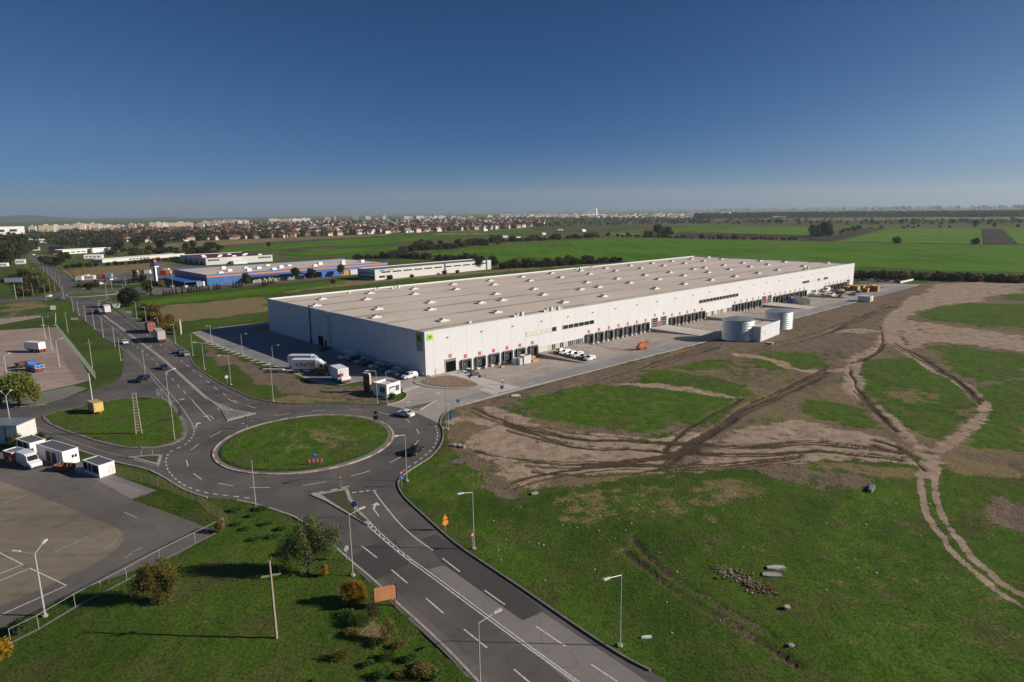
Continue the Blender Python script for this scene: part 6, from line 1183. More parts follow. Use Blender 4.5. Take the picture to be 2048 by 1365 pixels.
crate_at(949, 751, 'black trolley carts beside the forklift', 2.6, 1.0, .7, M['darkmetal'], 'cart', 'cart'); crate_at(944, 745, 'black crate stack behind the forklift', 1.2, 1.0, 1.4, M['darkmetal'], 'crate', 'crate')
for u, v, sx, sy, sz, lb in [(1731,584,3,3,2.2,'orange timber stack at the left front of the far stacks'),(1738,581.5,4,3,2.8,'orange timber stack behind the front one'),(1749,583,3,4,3.0,'tall orange timber stack at the right end of the far stacks'),(1724,577.5,5,3,2.6,'wide timber stack in the middle of the far stacks'),(1712,579,4,3,2.6,'timber stack left of the wide one'),(1701,577,4,3,2.6,'dark orange stack near the last dock doors'),(1692,578.5,3,3,2.4,'red-brown stack near the last dock doors'),(1742,576,5,3,2.4,'timber stack at the back of the far stacks'),(1682,582,4,2,1.6,'pale timber stack behind the dark parked cars'),(1733,575.5,4,3,2.0,'low timber stack at the back of the far stacks')]:
    p_ = P(u, v); t = crate_at(u, v, lb, sx, sy, sz, M['wood2'] if u % 2 else M['wood'], 'timber_stack', 'timber stack', group='timber stacks at the far end of the yard')
# skips and pump trailer at bay 5
c = P(1589, 607); A_, B_ = P(1584, 600), P(1606, 607.5); d = B_-A_; t = thing('container', 'long pale open-topped container in the fifth dock bay', 'container', (A_.x, A_.y, bay_z(c)), math.atan2(d.y, d.x)); L_ = d.length*1.15; MB().box(0, L_, 0, 2.5, .15, 2.6).build('hull', mat('cream_paint', (.52, .5, .42), .6), t); rb = MB()
for i in range(9): rb.box(i*L_/9+.2, i*L_/9+.35, -.08, -.005, .2, 2.5)
rb.build('rib', M['offwhite'], t); MB().box(.1, L_-.1, .1, 2.4, 2.6, 2.66).build('tarpaulin', M['roofgrey'], t)
c = P(1611, 606); t = thing('skip', 'green skip at the right end of the long pale container', 'skip', (c.x, c.y, bay_z(c)), WYAW); MB().box(-1.5, 1.5, -1.2, 1.2, 0, 2.5).build('hull', M['green'], t); MB().box(-1.6, 1.6, -1.3, 1.3, 2.5, 2.62).build('rim', M['green'], t)
c = P(1580, 602); t = thing('compactor', 'blue waste compactor at the left end of the long pale container', 'compactor', (c.x, c.y, bay_z(c)), WYAW); MB().box(-1, 1, -1.1, 1.1, 0, 2.4).build('body', M['blue'], t); MB().taper(-1.0, 1.0, -1.1, 1.1, 2.4, 3.0, .3, .3).build('hopper', M['darkmetal'], t)
A_, B_ = P(1740, 604.5), P(1749, 601.5); d = B_-A_; t = thing('transformer_kiosk', 'small white transformer kiosk on the brown ground beside the lane', 'kiosk', (A_.x, A_.y, 0), math.atan2(d.y, d.x)); h = height_at(1740, 604.5, 594.5); MB().box(0, 4.6, 0, 5.5, 0, h).build('wall', mat('pale_green_white', (.6, .62, .58), .6), t); MB().box(-.1, 4.7, -.1, 5.6, h, h+.15).build('roof', M['offwhite'], t); MB().box(1, 2, -.05, -.005, .1, 2).build('door', M['galv'], t); MB().box(5.2, 6.0, .8, 1.6, 0, 1.8).build('meter_box', M['white'], t)
kb_ = MB(); kb_.box(0, 1, 0, 1, 0, 1)
t = thing('retaining_wall', 'low white concrete wall at the edge of the far parking deck', 'wall', (*P(1801, 567)[:2], 0), 0); d = P(1830, 560.5)-P(1801, 567); MB().box(0, d.length, 0, .4, 0, 1.1, math.atan2(d.y, d.x)).build('wall', M['white'], t); MB().box(0, d.length, -.06, .46, 1.1, 1.2, math.atan2(d.y, d.x)).build('coping', M['kerb'], t)
# wheel stops: a row of pale concrete wedges along the car park edge
for i in range(13):
    a = P(412, 684).lerp(P(556, 736), (i+.5)/13); t = MB().prism([(0, 0), (2.0, .25), (0, 1.3)], -.02, .14).build('paving_wedge', M['offwhite']); t.location = (a.x, a.y, 0); t.rotation_euler = (0, 0, WYAW+R(180)); tag(t, 'pale triangular paving wedge along the shaded car park edge', 'paving wedge', 'paving wedges along the car park edge')
for u0, v0, u1, v1, lb in [(525,740,568,741,'pale concrete slab lying at the near corner of the shaded car park'),(556,745,578,745.5,'shorter pale slab beside the longer one at the car park corner')]:
    a, b2 = P(u0, v0), P(u1, v1); d = b2-a; t = MB().box(0, d.length, -.5, .5, 0, .3).box(.2, d.length-.3, -.3, .3, .3, .42).build('concrete_slab', M['offwhite']); t.location = (a.x, a.y, 0); t.rotation_euler = (0, 0, math.atan2(d.y, d.x)); tag(t, lb, 'concrete slab')
# litter and rubble on the field
def rubble(pts, label, n, s0, s1, mats_, name='rubble', spread=1.0, kind=None, flat=.6):
    b = MB(); pp = [(P(u, v)) for u, v in pts]; c0 = pp[0]; rr = random.Random(len(label)); b.cur = 0
    for i in range(n):
        k = rr.randrange(len(pp)-1) if len(pp) > 1 else 0; q = pp[k].lerp(pp[min(k+1, len(pp)-1)], rr.random()); x, y = q.x-c0.x+rr.gauss(0, spread), q.y-c0.y+rr.gauss(0, spread); s = rr.uniform(s0, s1); b.cur = rr.randrange(len(mats_)); a = rr.random()*3
        pts8 = [(rr.uniform(.6, 1)*s*sx*math.cos(a)-rr.uniform(.5, 1)*s*sy*math.sin(a)+x, s*sx*math.sin(a)+s*sy*math.cos(a)+y, (s*flat*sz+s*flat*.8)) for sz in (-1, 1) for sx, sy in ((-1, -1), (1, -1), (1, 1), (-1, 1))]
        b.add(pts8, [(3, 2, 1, 0), (4, 5, 6, 7), (0, 1, 5, 4), (1, 2, 6, 5), (2, 3, 7, 6), (3, 0, 4, 7)])
    o = b.build(name, mats_); o.location = (c0.x, c0.y, .0); tag(o, label, 'rubble' if not kind else kind); return o
rub = [mat('rubble_pale', (.42, .38, .33), .9, var=.3), mat('rubble_brown', (.18, .12, .09), .9, var=.3), mat('rubble_grey', (.3, .29, .27), .9, var=.3)]
rubble([(1440,1143),(1500,1160)], 'heap of mixed rubble and weeds in the lower right grass', 220, .02, .11, [rub[1], rub[1], rub[0], rub[2], M['soil']], spread=.95); rubble([(1500,1170),(1540,1182)], 'dark brown broken tile heap right of the mixed rubble', 80, .05, .16, [rub[1], M['rust']], spread=.5)
def slab(u0, v0, u1, v1, wd, th, label, m, name='concrete_slab'):
    a, b2 = P(u0, v0), P(u1, v1); d = b2-a; L2 = d.length; t = MB().prism([(0, -wd*.4), (L2*.4, -wd*.5), (L2, -wd*.35), (L2*.96, wd*.4), (L2*.5, wd*.5), (.1, wd*.3)], .0, th).build(name, m); t.location = (a.x, a.y, 0); t.rotation_euler = (0, 0, math.atan2(d.y, d.x)); return tag(t, label, 'slab')
slab(1533, 1138, 1571, 1138, .9, .28, 'long pale broken slab lying in the lower right grass', rub[0]); slab(1524, 1149, 1564, 1152, 1.1, .14, 'grey broken slab below the long pale one', rub[2]); slab(1282, 1278, 1303, 1276, .3, .25, 'white plank lying near the road bend in the grass', M['white'], 'plank'); slab(1568, 1216, 1580, 1217, .7, .25, 'round pale boulder below the rubble heaps', rub[0], 'boulder'); slab(1576, 1293, 1587, 1291, .5, .2, 'grey stone at the end of the wheel ruts', rub[2], 'boulder'); slab(1739, 985, 1747, 974, .7, .45, 'grey sheet bundle right of the dark mound', M['galv'], 'sheet_bundle'); slab(906, 921, 927, 925, 3.0, .05, 'grey sheet lying in the grass by the road bend', M['asphalt_old'], 'sheet'); slab(1062, 989, 1076, 986, .8, .18, 'pale stone slab at the edge of the bare soil', rub[2]); slab(1022, 792.5, 1040, 791, 1.8, .12, 'white framed hatch on the soil beside the yard kerb', M['offwhite'], 'hatch'); slab(1531, 687, 1546, 689, 1.2, .5, 'pale plank pile before the pump house', M['offwhite'], 'plank_pile'); slab(1601, 668-.5, 1612, 664, 1, .3, 'dark pipe heap on the soil right of the tanks', M['darkmetal'], 'pipe_heap') if 0 else None
for i, (u, v) in enumerate([(906,893),(916,894),(925,896)]): slab(u, v, u+7, v, .9, .5, ['pale stone leftmost of three by the road bend', 'pale stone in the middle of three by the road bend', 'pale stone rightmost of three by the road bend'][i], rub[0], 'boulder')
rr = random.Random(5); lit = MB()
LIT = []
for i in range(80):
    u, v = rr.choice([(1150, 1090), (1120, 1080), (1200, 1085), (1250, 1040), (1600, 1100), (1400, 1200), (1300, 1000), (1700, 1150), (1500, 1000), (1080, 1050), (560, 1060), (1900, 980)]); u += rr.gauss(0, 90); v += rr.gauss(0, 40)
    if u < 980 and v > 930 and u > 430: continue
    c = P(u, v); s = rr.uniform(.05, .13); a = rr.random()*3; lit.box(c.x-s, c.x+s, c.y-s*.6, c.y+s*.6, .03, .10, a, (c.x, c.y))
o = lit.build('litter', M['offwhite']); tag(o, kind='stuff')
# ---------------------------------------------------------------- trees and bushes
M['leaf_willow'] = leaf('willow_leaves', (.11, .13, .025), (.20, .21, .045), (.28, .25, .06)); M['leaf_lush'] = leaf('lush_weeds', (.05, .11, .02), (.085, .16, .03), (.12, .18, .04), 1.5); M['leaf_bigwillow'] = leaf('pale_willow_leaves', (.11, .14, .05), (.18, .21, .075), (.25, .26, .10), 1.2); M['leaf_oliveyellow'] = leaf('olive_yellow_leaves', (.14, .125, .035), (.24, .20, .05), (.28, .19, .05), 1.0); M['leaf_green'] = leaf('green_leaves', (.025, .045, .012), (.055, .08, .022), (.085, .10, .03)); M['leaf_dark'] = leaf('dark_leaves', (.018, .03, .01), (.04, .055, .018), (.065, .07, .025))
M['leaf_brown'] = leaf('autumn_leaves', (.12, .085, .022), (.2, .14, .035), (.23, .13, .035)); M['leaf_yellow'] = leaf('yellow_leaves', (.25, .15, .012), (.42, .27, .02), (.3, .12, .02)); M['leaf_orange'] = leaf('orange_leaves', (.26, .11, .02), (.36, .24, .025), (.18, .18, .03), 1.2); M['leaf_thin'] = leaf('thin_dry_leaves', (.06, .05, .025), (.11, .085, .04)); M['leaf_olive'] = leaf('olive_leaves', (.045, .05, .018), (.085, .085, .03), (.11, .085, .03))
def leafcloud(lobes, n, s0, s1, seed, droop=0., hang=0., gap=.25, rag=.36):
    """lobes: (x, y, z, rx, ry, rz). Leaf clumps spread through each lobe, denser toward the rim."""
    r = np.random.default_rng(seed); L = np.array(lobes, float); vol = L[:, 3]*L[:, 4]*L[:, 5]; k = r.choice(len(L), n, p=vol/vol.sum())
    d = r.normal(size=(n, 3)); d /= np.linalg.norm(d, axis=1)[:, None]; rad = r.random(n)**.45*(1-rag/2+rag*r.random(n)); p = L[k, :3]+d*L[k, 3:]*rad[:, None]
    # gaps: drop clumps where a coarse noise is low
    keep = vnoise(p[:, 0]+p[:, 2]*.7, p[:, 1]-p[:, 2]*.5, max(L[:, 3].max()*.35, .3), seed) > gap; p = p[keep]; n = len(p)
    if hang: p[:, 2] -= hang*r.random(n)**2
    nrm = r.normal(size=(n, 3)); nrm[:, 2] += .5; nrm /= np.linalg.norm(nrm, axis=1)[:, None]
    a = np.cross(nrm, r.normal(size=(n, 3))); a /= np.linalg.norm(a, axis=1)[:, None]; b = np.cross(nrm, a); s = r.uniform(s0, s1, n)[:, None]
    if droop: a = a*(1-droop)+np.array([0, 0, -1.])*droop; a /= np.linalg.norm(a, axis=1)[:, None]
    q = np.stack([p-a*s-b*s*.25, p-a*s*.2+b*s*.6, p+a*s+b*s*.15, p+a*s*.1-b*s*.6], 1).reshape(-1, 3); q[:, 2] = np.maximum(q[:, 2], .02)
    return q, np.arange(4*n).reshape(n, 4)
def leafmesh(nm, mt, *a, **k):
    v, f = leafcloud(*a, **k); me = bpy.data.meshes.new(nm); me.vertices.add(len(v)); me.vertices.foreach_set('co', v.astype(np.float32).ravel()); me.loops.add(f.size); me.loops.foreach_set('vertex_index', f.astype(np.int32).ravel()); me.polygons.add(len(f)); me.polygons.foreach_set('loop_start', np.arange(0, f.size, 4, dtype=np.int32)); me.polygons.foreach_set('loop_total', np.full(len(f), 4, np.int32)); me.update(calc_edges=True); me.materials.append(mt); return me
def tree(u, v, label, lobes, n, s0, s1, mt, seed, trunk=(.3, 3), limbs=5, name='tree', cat='tree', **k):
    c = P(u, v); t = thing(name, label, cat, (c.x, c.y, 0), 0, label if label[:3] in ('low', 'clu') else None); b = MB(); h = trunk[1]; rr = random.Random(seed)
    b.tube((0, 0, -.1), (rr.uniform(-.15, .15), rr.uniform(-.15, .15), h), trunk[0], trunk[0]*.62, 9); top = Vector((0, 0, h))
    b.build('trunk', M['bark'], t); lb = MB()
    for i in range(limbs):
        l = lobes[i % len(lobes)]; e = Vector((l[0]+rr.uniform(-.4, .4)*l[3], l[1]+rr.uniform(-.4, .4)*l[4], l[2]+rr.uniform(-.1, .5)*l[5])); m_ = (top*.55+e*.45)+Vector((0, 0, .3)); lb.tube((0, 0, h*.8), m_, trunk[0]*.5, trunk[0]*.32, 6); lb.tube(m_, e, trunk[0]*.32, .04, 6)
    lb.build('limbs', M['bark'], t); o = bpy.data.objects.new('crown', leafmesh('crown', mt, lobes, n, s0, s1, seed, **k)); COL.objects.link(o); o.parent = t; return t
tree(40, 812, 'broad drooping willow at the edge of the concrete lot', [(0, 0, 5.6, 3.6, 3.6, 3.0), (2.6, -.5, 4.4, 2.6, 2.6, 2.9), (-1.8, 0, 4.8, 2.6, 2.6, 2.8), (.5, .5, 7, 2.4, 2.4, 1.7), (3.6, 0, 3.6, 1.8, 2, 2.4)], 9000, .14, .34, M['leaf_willow'], 3, (.42, 2.6), 7, 'willow', droop=.7, hang=1.6)
tree(2, 808, 'second willow at the very left edge of the frame', [(0, 0, 5.0, 3.0, 3.0, 2.8), (-2, 0, 4.4, 2.4, 2.4, 2.6), (1.0, -.4, 4, 1.8, 2, 2.3)], 5000, .14, .34, M['leaf_willow'], 4, (.35, 2.4), 6, 'willow', droop=.7, hang=1.5)
tree(618, 1146, 'large loose green willow on the verge left of the south road', [(0, 0, 4.4, 1.9, 1.9, 2.0), (2.3, .4, 4.3, 1.7, 1.8, 1.5), (-2.2, .3, 3.6, 1.6, 1.6, 1.5), (.3, 0, 6.9, 1.5, 1.6, 1.3), (.2, -.5, 2.2, 1.3, 1.3, 1.4), (3.3, .8, 5.3, 1.1, 1.1, 1.0), (-3.3, .8, 2.5, 1.1, 1.2, .9), (1.3, .6, 5.9, 1.2, 1.2, 1.0), (-1.2, .4, 5.6, 1.3, 1.2, 1.1)], 30000, .05, .13, M['leaf_bigwillow'], 5, (.22, 2.2), 13, 'willow', droop=.5, hang=1.3, gap=.38, rag=.6)
tree(318, 1203, 'olive-yellow autumn tree leaning at the lorry yard fence', [(-.8, .2, 3.1, 1.7, 1.6, 1.5), (.8, .2, 3.3, 1.5, 1.5, 1.4), (-2.0, .1, 2.1, 1.3, 1.3, 1.1), (.2, 0, 4.6, 1.4, 1.3, 1.0), (1.2, -.2, 1.7, 1.0, 1.0, 1.3), (-1.1, 0, 4.1, .9, .9, .8), (2.0, 0, 3.0, .8, .9, .8), (.3, -.2, .9, 1.1, 1.0, .9)], 19000, .05, .12, M['leaf_oliveyellow'], 6, (.14, 1.2), 9, 'autumn_tree', hang=.4, gap=.36, rag=.6)
tree(650, 1152, 'small bright yellow sapling beside the large willow', [(0, 0, .85, .5, .5, .75), (.1, 0, 1.3, .35, .35, .45)], 900, .06, .13, M['leaf_yellow'], 7, (.05, .6), 3, 'sapling')
tree(706, 1206, 'ragged orange and yellow bush by the left kerb of the south road', [(0, 0, 1.2, 1.2, 1.1, 1.2), (.9, .2, 1.5, .8, .8, 1.0), (-.8, .1, 1.9, .7, .7, .8), (.2, 0, 2.5, .6, .6, .6), (-.5, -.4, .7, .9, .7, .7), (1.3, 0, .7, .6, .6, .6)], 9000, .04, .10, M['leaf_orange'], 8, (.1, .9), 8, 'bush', 'bush', gap=.34, rag=.6); tree(714, 1199, 'bright yellow bush behind the orange one by the left kerb', [(0, 0, 1.2, .9, .8, 1.1)], 1600, .06, .15, M['leaf_yellow'], 18, (.08, .8), 4, 'bush', 'bush')
tree(744, 1240, 'bare-twigged thin bush below the orange billboard', [(0, 0, 1.0, .9, .8, 1.0), (.4, .2, 1.5, .6, .6, .7)], 2400, .04, .09, M['leaf_thin'], 9, (.06, .8), 16, 'bush', 'bush', gap=.4, rag=.8); tree(776, 1282, 'thin yellowing bush with bare twigs at the kerb, nearer the camera', [(0, 0, 1.1, .9, .8, 1.1), (.1, .3, 1.9, .6, .6, .7)], 2800, .04, .09, M['leaf_oliveyellow'], 10, (.06, .8), 16, 'bush', 'bush', gap=.4, rag=.8)
tree(722, 1252, 'low green scrub in the shade of the kerbside bushes', [(0, 0, .6, 1.2, 1.0, .6), (-1, .2, .5, .9, .8, .5)], 1800, .04, .1, M['leaf_lush'], 11, (.05, .4), 4, 'bush', 'bush'); tree(680, 1318, 'low brownish scrub on the lower grass', [(0, 0, .5, .8, .7, .5)], 700, .05, .12, M['leaf_brown'], 12, (.04, .3), 4, 'bush', 'bush'); tree(848, 1352, 'wide olive scrub at the bottom edge by the road', [(0, 0, .6, 1.3, .9, .6)], 2600, .04, .09, M['leaf_oliveyellow'], 13, (.04, .3), 4, 'bush', 'bush')
tree(8, 1318, 'yellow-green bush at the bottom left corner of the frame', [(0, 0, 1.2, .9, .9, 1.2), (-.8, .3, .9, .7, .7, .9)], 1800, .06, .15, M['leaf_yellow'], 14, (.07, .8), 5, 'bush', 'bush'); tree(40, 1266, 'dark green bush at the fence near the bottom left corner', [(0, 0, .9, .9, .8, .9)], 1400, .06, .15, M['leaf_green'], 15, (.06, .6), 5, 'bush', 'bush')
tree(784, 799, 'small round green shrub in front of the gatehouse', [(0, 0, .8, 1.0, 1.0, .85)], 900, .10, .2, M['leaf_green'], 16, (.08, .4), 4, 'bush', 'bush'); tree(440, 1064, 'dry bush in the corner of the two wire fences', [(0, 0, .9, .7, .7, .9)], 1100, .06, .14, M['leaf_brown'], 17, (.05, .5), 5, 'bush', 'bush')
for i, (u, v, s) in enumerate([(80,882,1), (100,889,.8), (22,886,1.1), (34,890,1.3), (45,893,1)]): tree(u, v, ['small dark shrub behind the long cabin', 'small dark shrub at the back right of the long cabin', 'low bush beside the white panelled shed', 'brown bush between the shed and the cabins', 'brown bush behind the cabin with blue-glazed corner'][i], [(0, 0, .9*s, .9*s, .9*s, .9*s)], 700, .09, .2, M['leaf_dark' if i < 3 else 'leaf_brown'], 30+i, (.06, .4), 3, 'bush', 'bush')
tree(258, 614, 'dense round dark green tree beside the leaning white skip', [(0, 0, 5, 4.4, 4.2, 4.2), (2.6, .5, 5, 3, 3, 3.6), (-2.2, .2, 4.6, 2.8, 3, 3.4), (.5, 0, 8, 3, 3, 2.2)], 5200, .25, .6, M['leaf_dark'], 20, (.4, 3), 6)
_sc = random.Random(12)
for i, (u, v) in enumerate([(795,1296),(815,1322),(770,1318),(838,1334),(735,1332),(868,1356),(800,1352),(760,1355),(690,1232),(700,1270),(750,1292)]): s_ = _sc.uniform(.45, .8); tree(u, v, 'low rough scrub on the verge between the lower grass and the south road', [(0, 0, .5*s_, 1.1*s_, 1.0*s_, .55*s_), (.8*s_, .3, .45*s_, .8*s_, .8*s_, .5*s_)], 900, .04, .10, M['leaf_lush' if i % 3 else 'leaf_oliveyellow'], 60+i, (.04, .3), 4, 'bush', 'bush')
for i, (u, v) in enumerate([(470,1022),(500,1034),(530,1050),(490,1060),(545,1075),(560,1060),(520,1020),(470,1050),(510,1080),(590,1090),(560,1110)]): s_ = _sc.uniform(.5, .85); tree(u, v, 'clump of lush weeds on the grass beside the large willow', [(0, 0, .35*s_, 1.2*s_, 1.0*s_, .45*s_), (.9*s_, .2, .3*s_, .9*s_, .8*s_, .4*s_)], 900, .04, .10, M['leaf_lush'], 80+i, (.03, .25), 3, 'bush', 'bush')
# low scrub meshes that hedgerows and far trees share, each copy an object of its own
PROTO = {}
def protos(key, mt, lobes_f, n, s0, s1, k=4): PROTO[key] = [leafmesh('foliage', mt, lobes_f(i), n, s0, s1, 50+i) for i in range(k)]
def blob(i): r = random.Random(i); return [(r.uniform(-1.2, 1.2), r.uniform(-1, 1), r.uniform(1.0, 1.9), r.uniform(1.2, 2), r.uniform(1.2, 1.9), r.uniform(1, 1.8)) for _ in range(4)]
def crownf(i): r = random.Random(i+9); return [(r.uniform(-1.4, 1.4), r.uniform(-1.4, 1.4), r.uniform(3.0, 6), r.uniform(1.4, 2.4), r.uniform(1.4, 2.4), r.uniform(1.4, 2.4)) for _ in range(5)]
def coniff(i): return [(0, 0, 1+k*.9, .85-.16*k, .85-.16*k, .9) for k in range(4)]
protos('scrub', M['leaf_dark'], blob, 620, .22, .5); protos('olive', M['leaf_olive'], blob, 620, .22, .5); protos('autumn', M['leaf_brown'], blob, 520, .22, .5); protos('broad', M['leaf_green'], crownf, 900, .28, .6); protos('golden', M['leaf_olive'], crownf, 900, .28, .6); protos('cypress', M['leaf_dark'], coniff, 260, .12, .26, 2)
tkm = MB().tube((0, 0, -.1), (0, 0, 4.2), .22, .12, 7).mesh('trunk', M['bark']); skm = MB().tube((0, 0, -.1), (0, 0, 1.6), .1, .06, 6).mesh('stem', M['bark'])
cnt = {}
def plant(p_, key, label, group, sc=1., name='bush', cat='bush', rz=None):
    i = cnt[key] = cnt.get(key, 0)+1; me = PROTO[key][i % len(PROTO[key])]; big = key in ('broad', 'golden')
    t = thing(name, label, cat, (p_.x, p_.y, 0), random.uniform(0, 6.28) if rz is None else rz, group); t.scale = (sc*random.uniform(.85, 1.2), sc*random.uniform(.85, 1.2), sc*random.uniform(.8, 1.2))
    o = bpy.data.objects.new('crown' if big else 'foliage', me); COL.objects.link(o); o.parent = t; q = bpy.data.objects.new('trunk' if big else 'stem', tkm if big else skm); COL.objects.link(q); q.parent = t; return t
def hedge(pts, step, keys, label, group, sc=(.8, 1.3), jit=1.5, name='bush', cat='bush'):
    pp = smooth_line(PL(pts), 1)
    for a, b in zip(pp, pp[1:]):
        n = max(1, round((b-a).length/(step*(1.9 if pts[0][1] < 545 and 'bush' == name else 1))))
        for i in range(n):
            q = a.lerp(b, (i+random.random()*.8)/n)+Vector((random.gauss(0, jit), random.gauss(0, jit), 0)); plant(q, random.choice(keys), label, group, random.uniform(*sc)*(1.3 if pts[0][1] < 545 and 'bush' == name else 1), name, cat)
hedge([(1700,557),(1760,558),(1830,560),(1900,562),(2050,566)], 3.6, ['scrub', 'scrub', 'autumn', 'olive'], 'bush in the dark hedgerow behind the far parking deck', 'hedgerow behind the far parking deck', (1.0, 1.5))
hedge([(1712,553),(1800,556),(1900,559),(2050,563)], 4.5, ['scrub', 'scrub', 'olive'], 'bush in the dark hedgerow behind the far parking deck', 'hedgerow behind the far parking deck', (1.0, 1.5))
hedge([(1000,538),(1040,534),(1090,534),(1150,530),(1200,527),(1240,524)], 4.0, ['scrub', 'scrub', 'olive'], 'bush in the hedgerow showing above the long roof edge', 'hedgerow behind the warehouse roof', (.9, 1.4))
hedge([(985,531),(1060,528),(1120,525),(1190,520)], 6, ['scrub', 'olive'], 'bush in the hedgerow showing above the long roof edge', 'hedgerow behind the warehouse roof', (.9, 1.4))
hedge([(705,519),(760,517),(815,516),(870,519),(930,524),(990,530)], 5.0, ['scrub', 'olive'], 'bush in the hedgerow behind the white office hall', 'hedgerow behind the white office hall', (1.2, 2.0))
hedge([(790,511),(815,502),(835,497),(850,491)], 5.5, ['scrub', 'olive', 'autumn'], 'bush in the thicket between the two wheat fields', 'thicket between the wheat fields', (1.3, 2.2), 4)
hedge([(820,505),(850,496),(900,497),(930,494),(960,488),(920,486),(880,491)], 9, ['scrub', 'olive'], 'bush in the thicket between the two wheat fields', 'thicket between the wheat fields', (1.3, 2.2), 6)
hedge([(930,489),(1000,484),(1060,482),(1130,478),(1200,474.5)], 9, ['scrub', 'scrub', 'olive', 'autumn'], 'bush in the long hedge along the far edge of the wheat', 'long hedge beyond the wheat', (1.6, 2.6), 5)
hedge([(850,499),(930,495),(990,489)], 10, ['autumn', 'olive'], 'bush in the long hedge along the far edge of the wheat', 'long hedge beyond the wheat', (1.1, 1.7), 5)
hedge([(1210,474),(1260,472),(1310,474),(1370,477),(1450,479),(1530,480),(1600,481)], 14, ['scrub', 'scrub', 'olive'], 'low bush on the baulk between ploughed and green field', 'baulk between the far fields', (.9, 1.8), 4)
hedge([(1305,472),(1325,471),(1345,470)], 7, ['broad', 'scrub'], 'tree beside the red-roofed barn among the fields', 'trees by the red-roofed barn', (2.0, 2.8), 5, 'tree', 'tree')
hedge([(1628,473.5),(1640,472.5),(1648,471)], 5, ['broad', 'scrub'], 'tree in the lone clump between two ploughed strips', 'lone clump between the ploughed strips', (2.2, 3.0), 6, 'tree', 'tree'); hedge([(1655,470),(1690,464),(1720,458)], 16, ['scrub', 'olive'], 'bush along the track past the lone clump', 'bushes along the field track', (1.1, 1.9), 4)
for u, v, lb in [(1792,487,'dark bush alone on the field edge right of centre'), (1951,489,'dark bush alone on the field edge at the ploughed square')]: plant(P(u, v), 'scrub', lb, None, 2.4)
hedge([(1340,448),(1420,448),(1520,449),(1620,450)], 30, ['scrub', 'broad'], 'tree in the ragged row beyond the middle fields', 'ragged row beyond the middle fields', (1.2, 2.2), 14, 'tree', 'tree'); hedge([(1700,456),(1780,457.5),(1880,456),(1960,457),(2050,457)], 24, ['scrub', 'olive', 'broad'], 'tree in the row behind the right-hand fields', 'row behind the right-hand fields', (1.0, 1.9), 9, 'tree', 'tree'); hedge([(1760,449),(1860,449.5),(1960,450),(2050,450)], 34, ['scrub', 'broad'], 'tree in the farthest row at the right', 'farthest row at the right', (1.2, 2.0), 12, 'tree', 'tree')
hedge([(235,505),(290,500),(340,502),(400,503),(425,508)], 9, ['olive', 'scrub', 'broad', 'golden'], 'tree in the grove behind the red-roofed works', 'grove behind the red-roofed works', (1.4, 2.4), 7, 'tree', 'tree'); hedge([(225,511),(300,508),(360,509)], 8, ['olive', 'scrub', 'autumn'], 'tree in the grove behind the red-roofed works', 'grove behind the red-roofed works', (1.2, 2.0), 6, 'tree', 'tree')
hedge([(125,537),(190,533.5),(260,529),(330,523),(368,520)], 3.2, ['scrub'], 'clipped bush in the dark hedge before the long white shed', 'dark hedge before the long white shed', (.8, 1.1), .6)
hedge([(0,530),(20,524),(36,516),(44,505),(40,496)], 6.5, ['golden', 'broad', 'olive'], 'tall tree at the left of the straight town road', 'tall trees left of the town road', (1.7, 2.6), 4, 'tree', 'tree'); hedge([(0,512),(15,506),(28,498)], 8, ['golden', 'broad'], 'tall tree at the left of the straight town road', 'tall trees left of the town road', (2.0, 2.9), 5, 'tree', 'tree')
hedge([(60,590),(68,575),(62,560),(50,548)], 3.4, ['autumn', 'scrub', 'olive'], 'bush on the slope left of the straight town road', 'bushes left of the town road', (.9, 1.6), 3); hedge([(40,592),(85,585),(98,580)], 3.5, ['autumn', 'scrub'], 'bush on the slope left of the straight town road', 'bushes left of the town road', (.8, 1.3), 1.5); hedge([(30,562),(45,570)], 4, ['scrub', 'olive'], 'bush on the slope left of the straight town road', 'bushes left of the town road', (1.0, 1.5), 3)
hedge([(95,526),(118,534),(112,522),(130,524)], 7, ['broad', 'scrub'], 'tree among the sheds beside the town road', 'trees among the roadside sheds', (.9, 1.5), 4, 'tree', 'tree'); hedge([(164,572),(178,575),(190,574)], 3.5, ['autumn', 'olive'], 'reddish bush at the corner of the store car park', 'bushes at the store car park corner', (.8, 1.2), 1.2)
hedge([(262,563),(275,561),(290,566),(302,572),(318,572),(327,575)], 8, ['olive', 'autumn', 'broad'], 'small tree among the cars before the blue store', 'small trees before the blue store', (.7, 1.0), 2.5, 'tree', 'tree'); hedge([(290,617),(310,632),(300,640),(322,648),(345,662)], 5, ['olive', 'autumn'], 'bush on the dry field edge by the lorries', 'bushes on the dry field edge', (.7, 1.2), 2)
for i, (u, v) in enumerate([(302.5,594),(328,592.5),(334,592),(340,591),(346,590.5),(353,590),(365,588.5),(377,587),(383,586.5),(388.5,585.5),(394.5,585),(400,584.5),(406,584),(412,583),(417.5,582),(429,581),(435,580.5),(440.5,579.5),(467,577),(473,576),(479,575.5),(484.5,575),(526,570.5),(531,570),(536.5,569.5),(542,569),(547,568)]): plant(P(u, v), 'cypress', 'clipped small conifer in the row along the pavement of the blue store', 'row of small conifers before the blue store', 1.0, 'conifer', 'conifer')
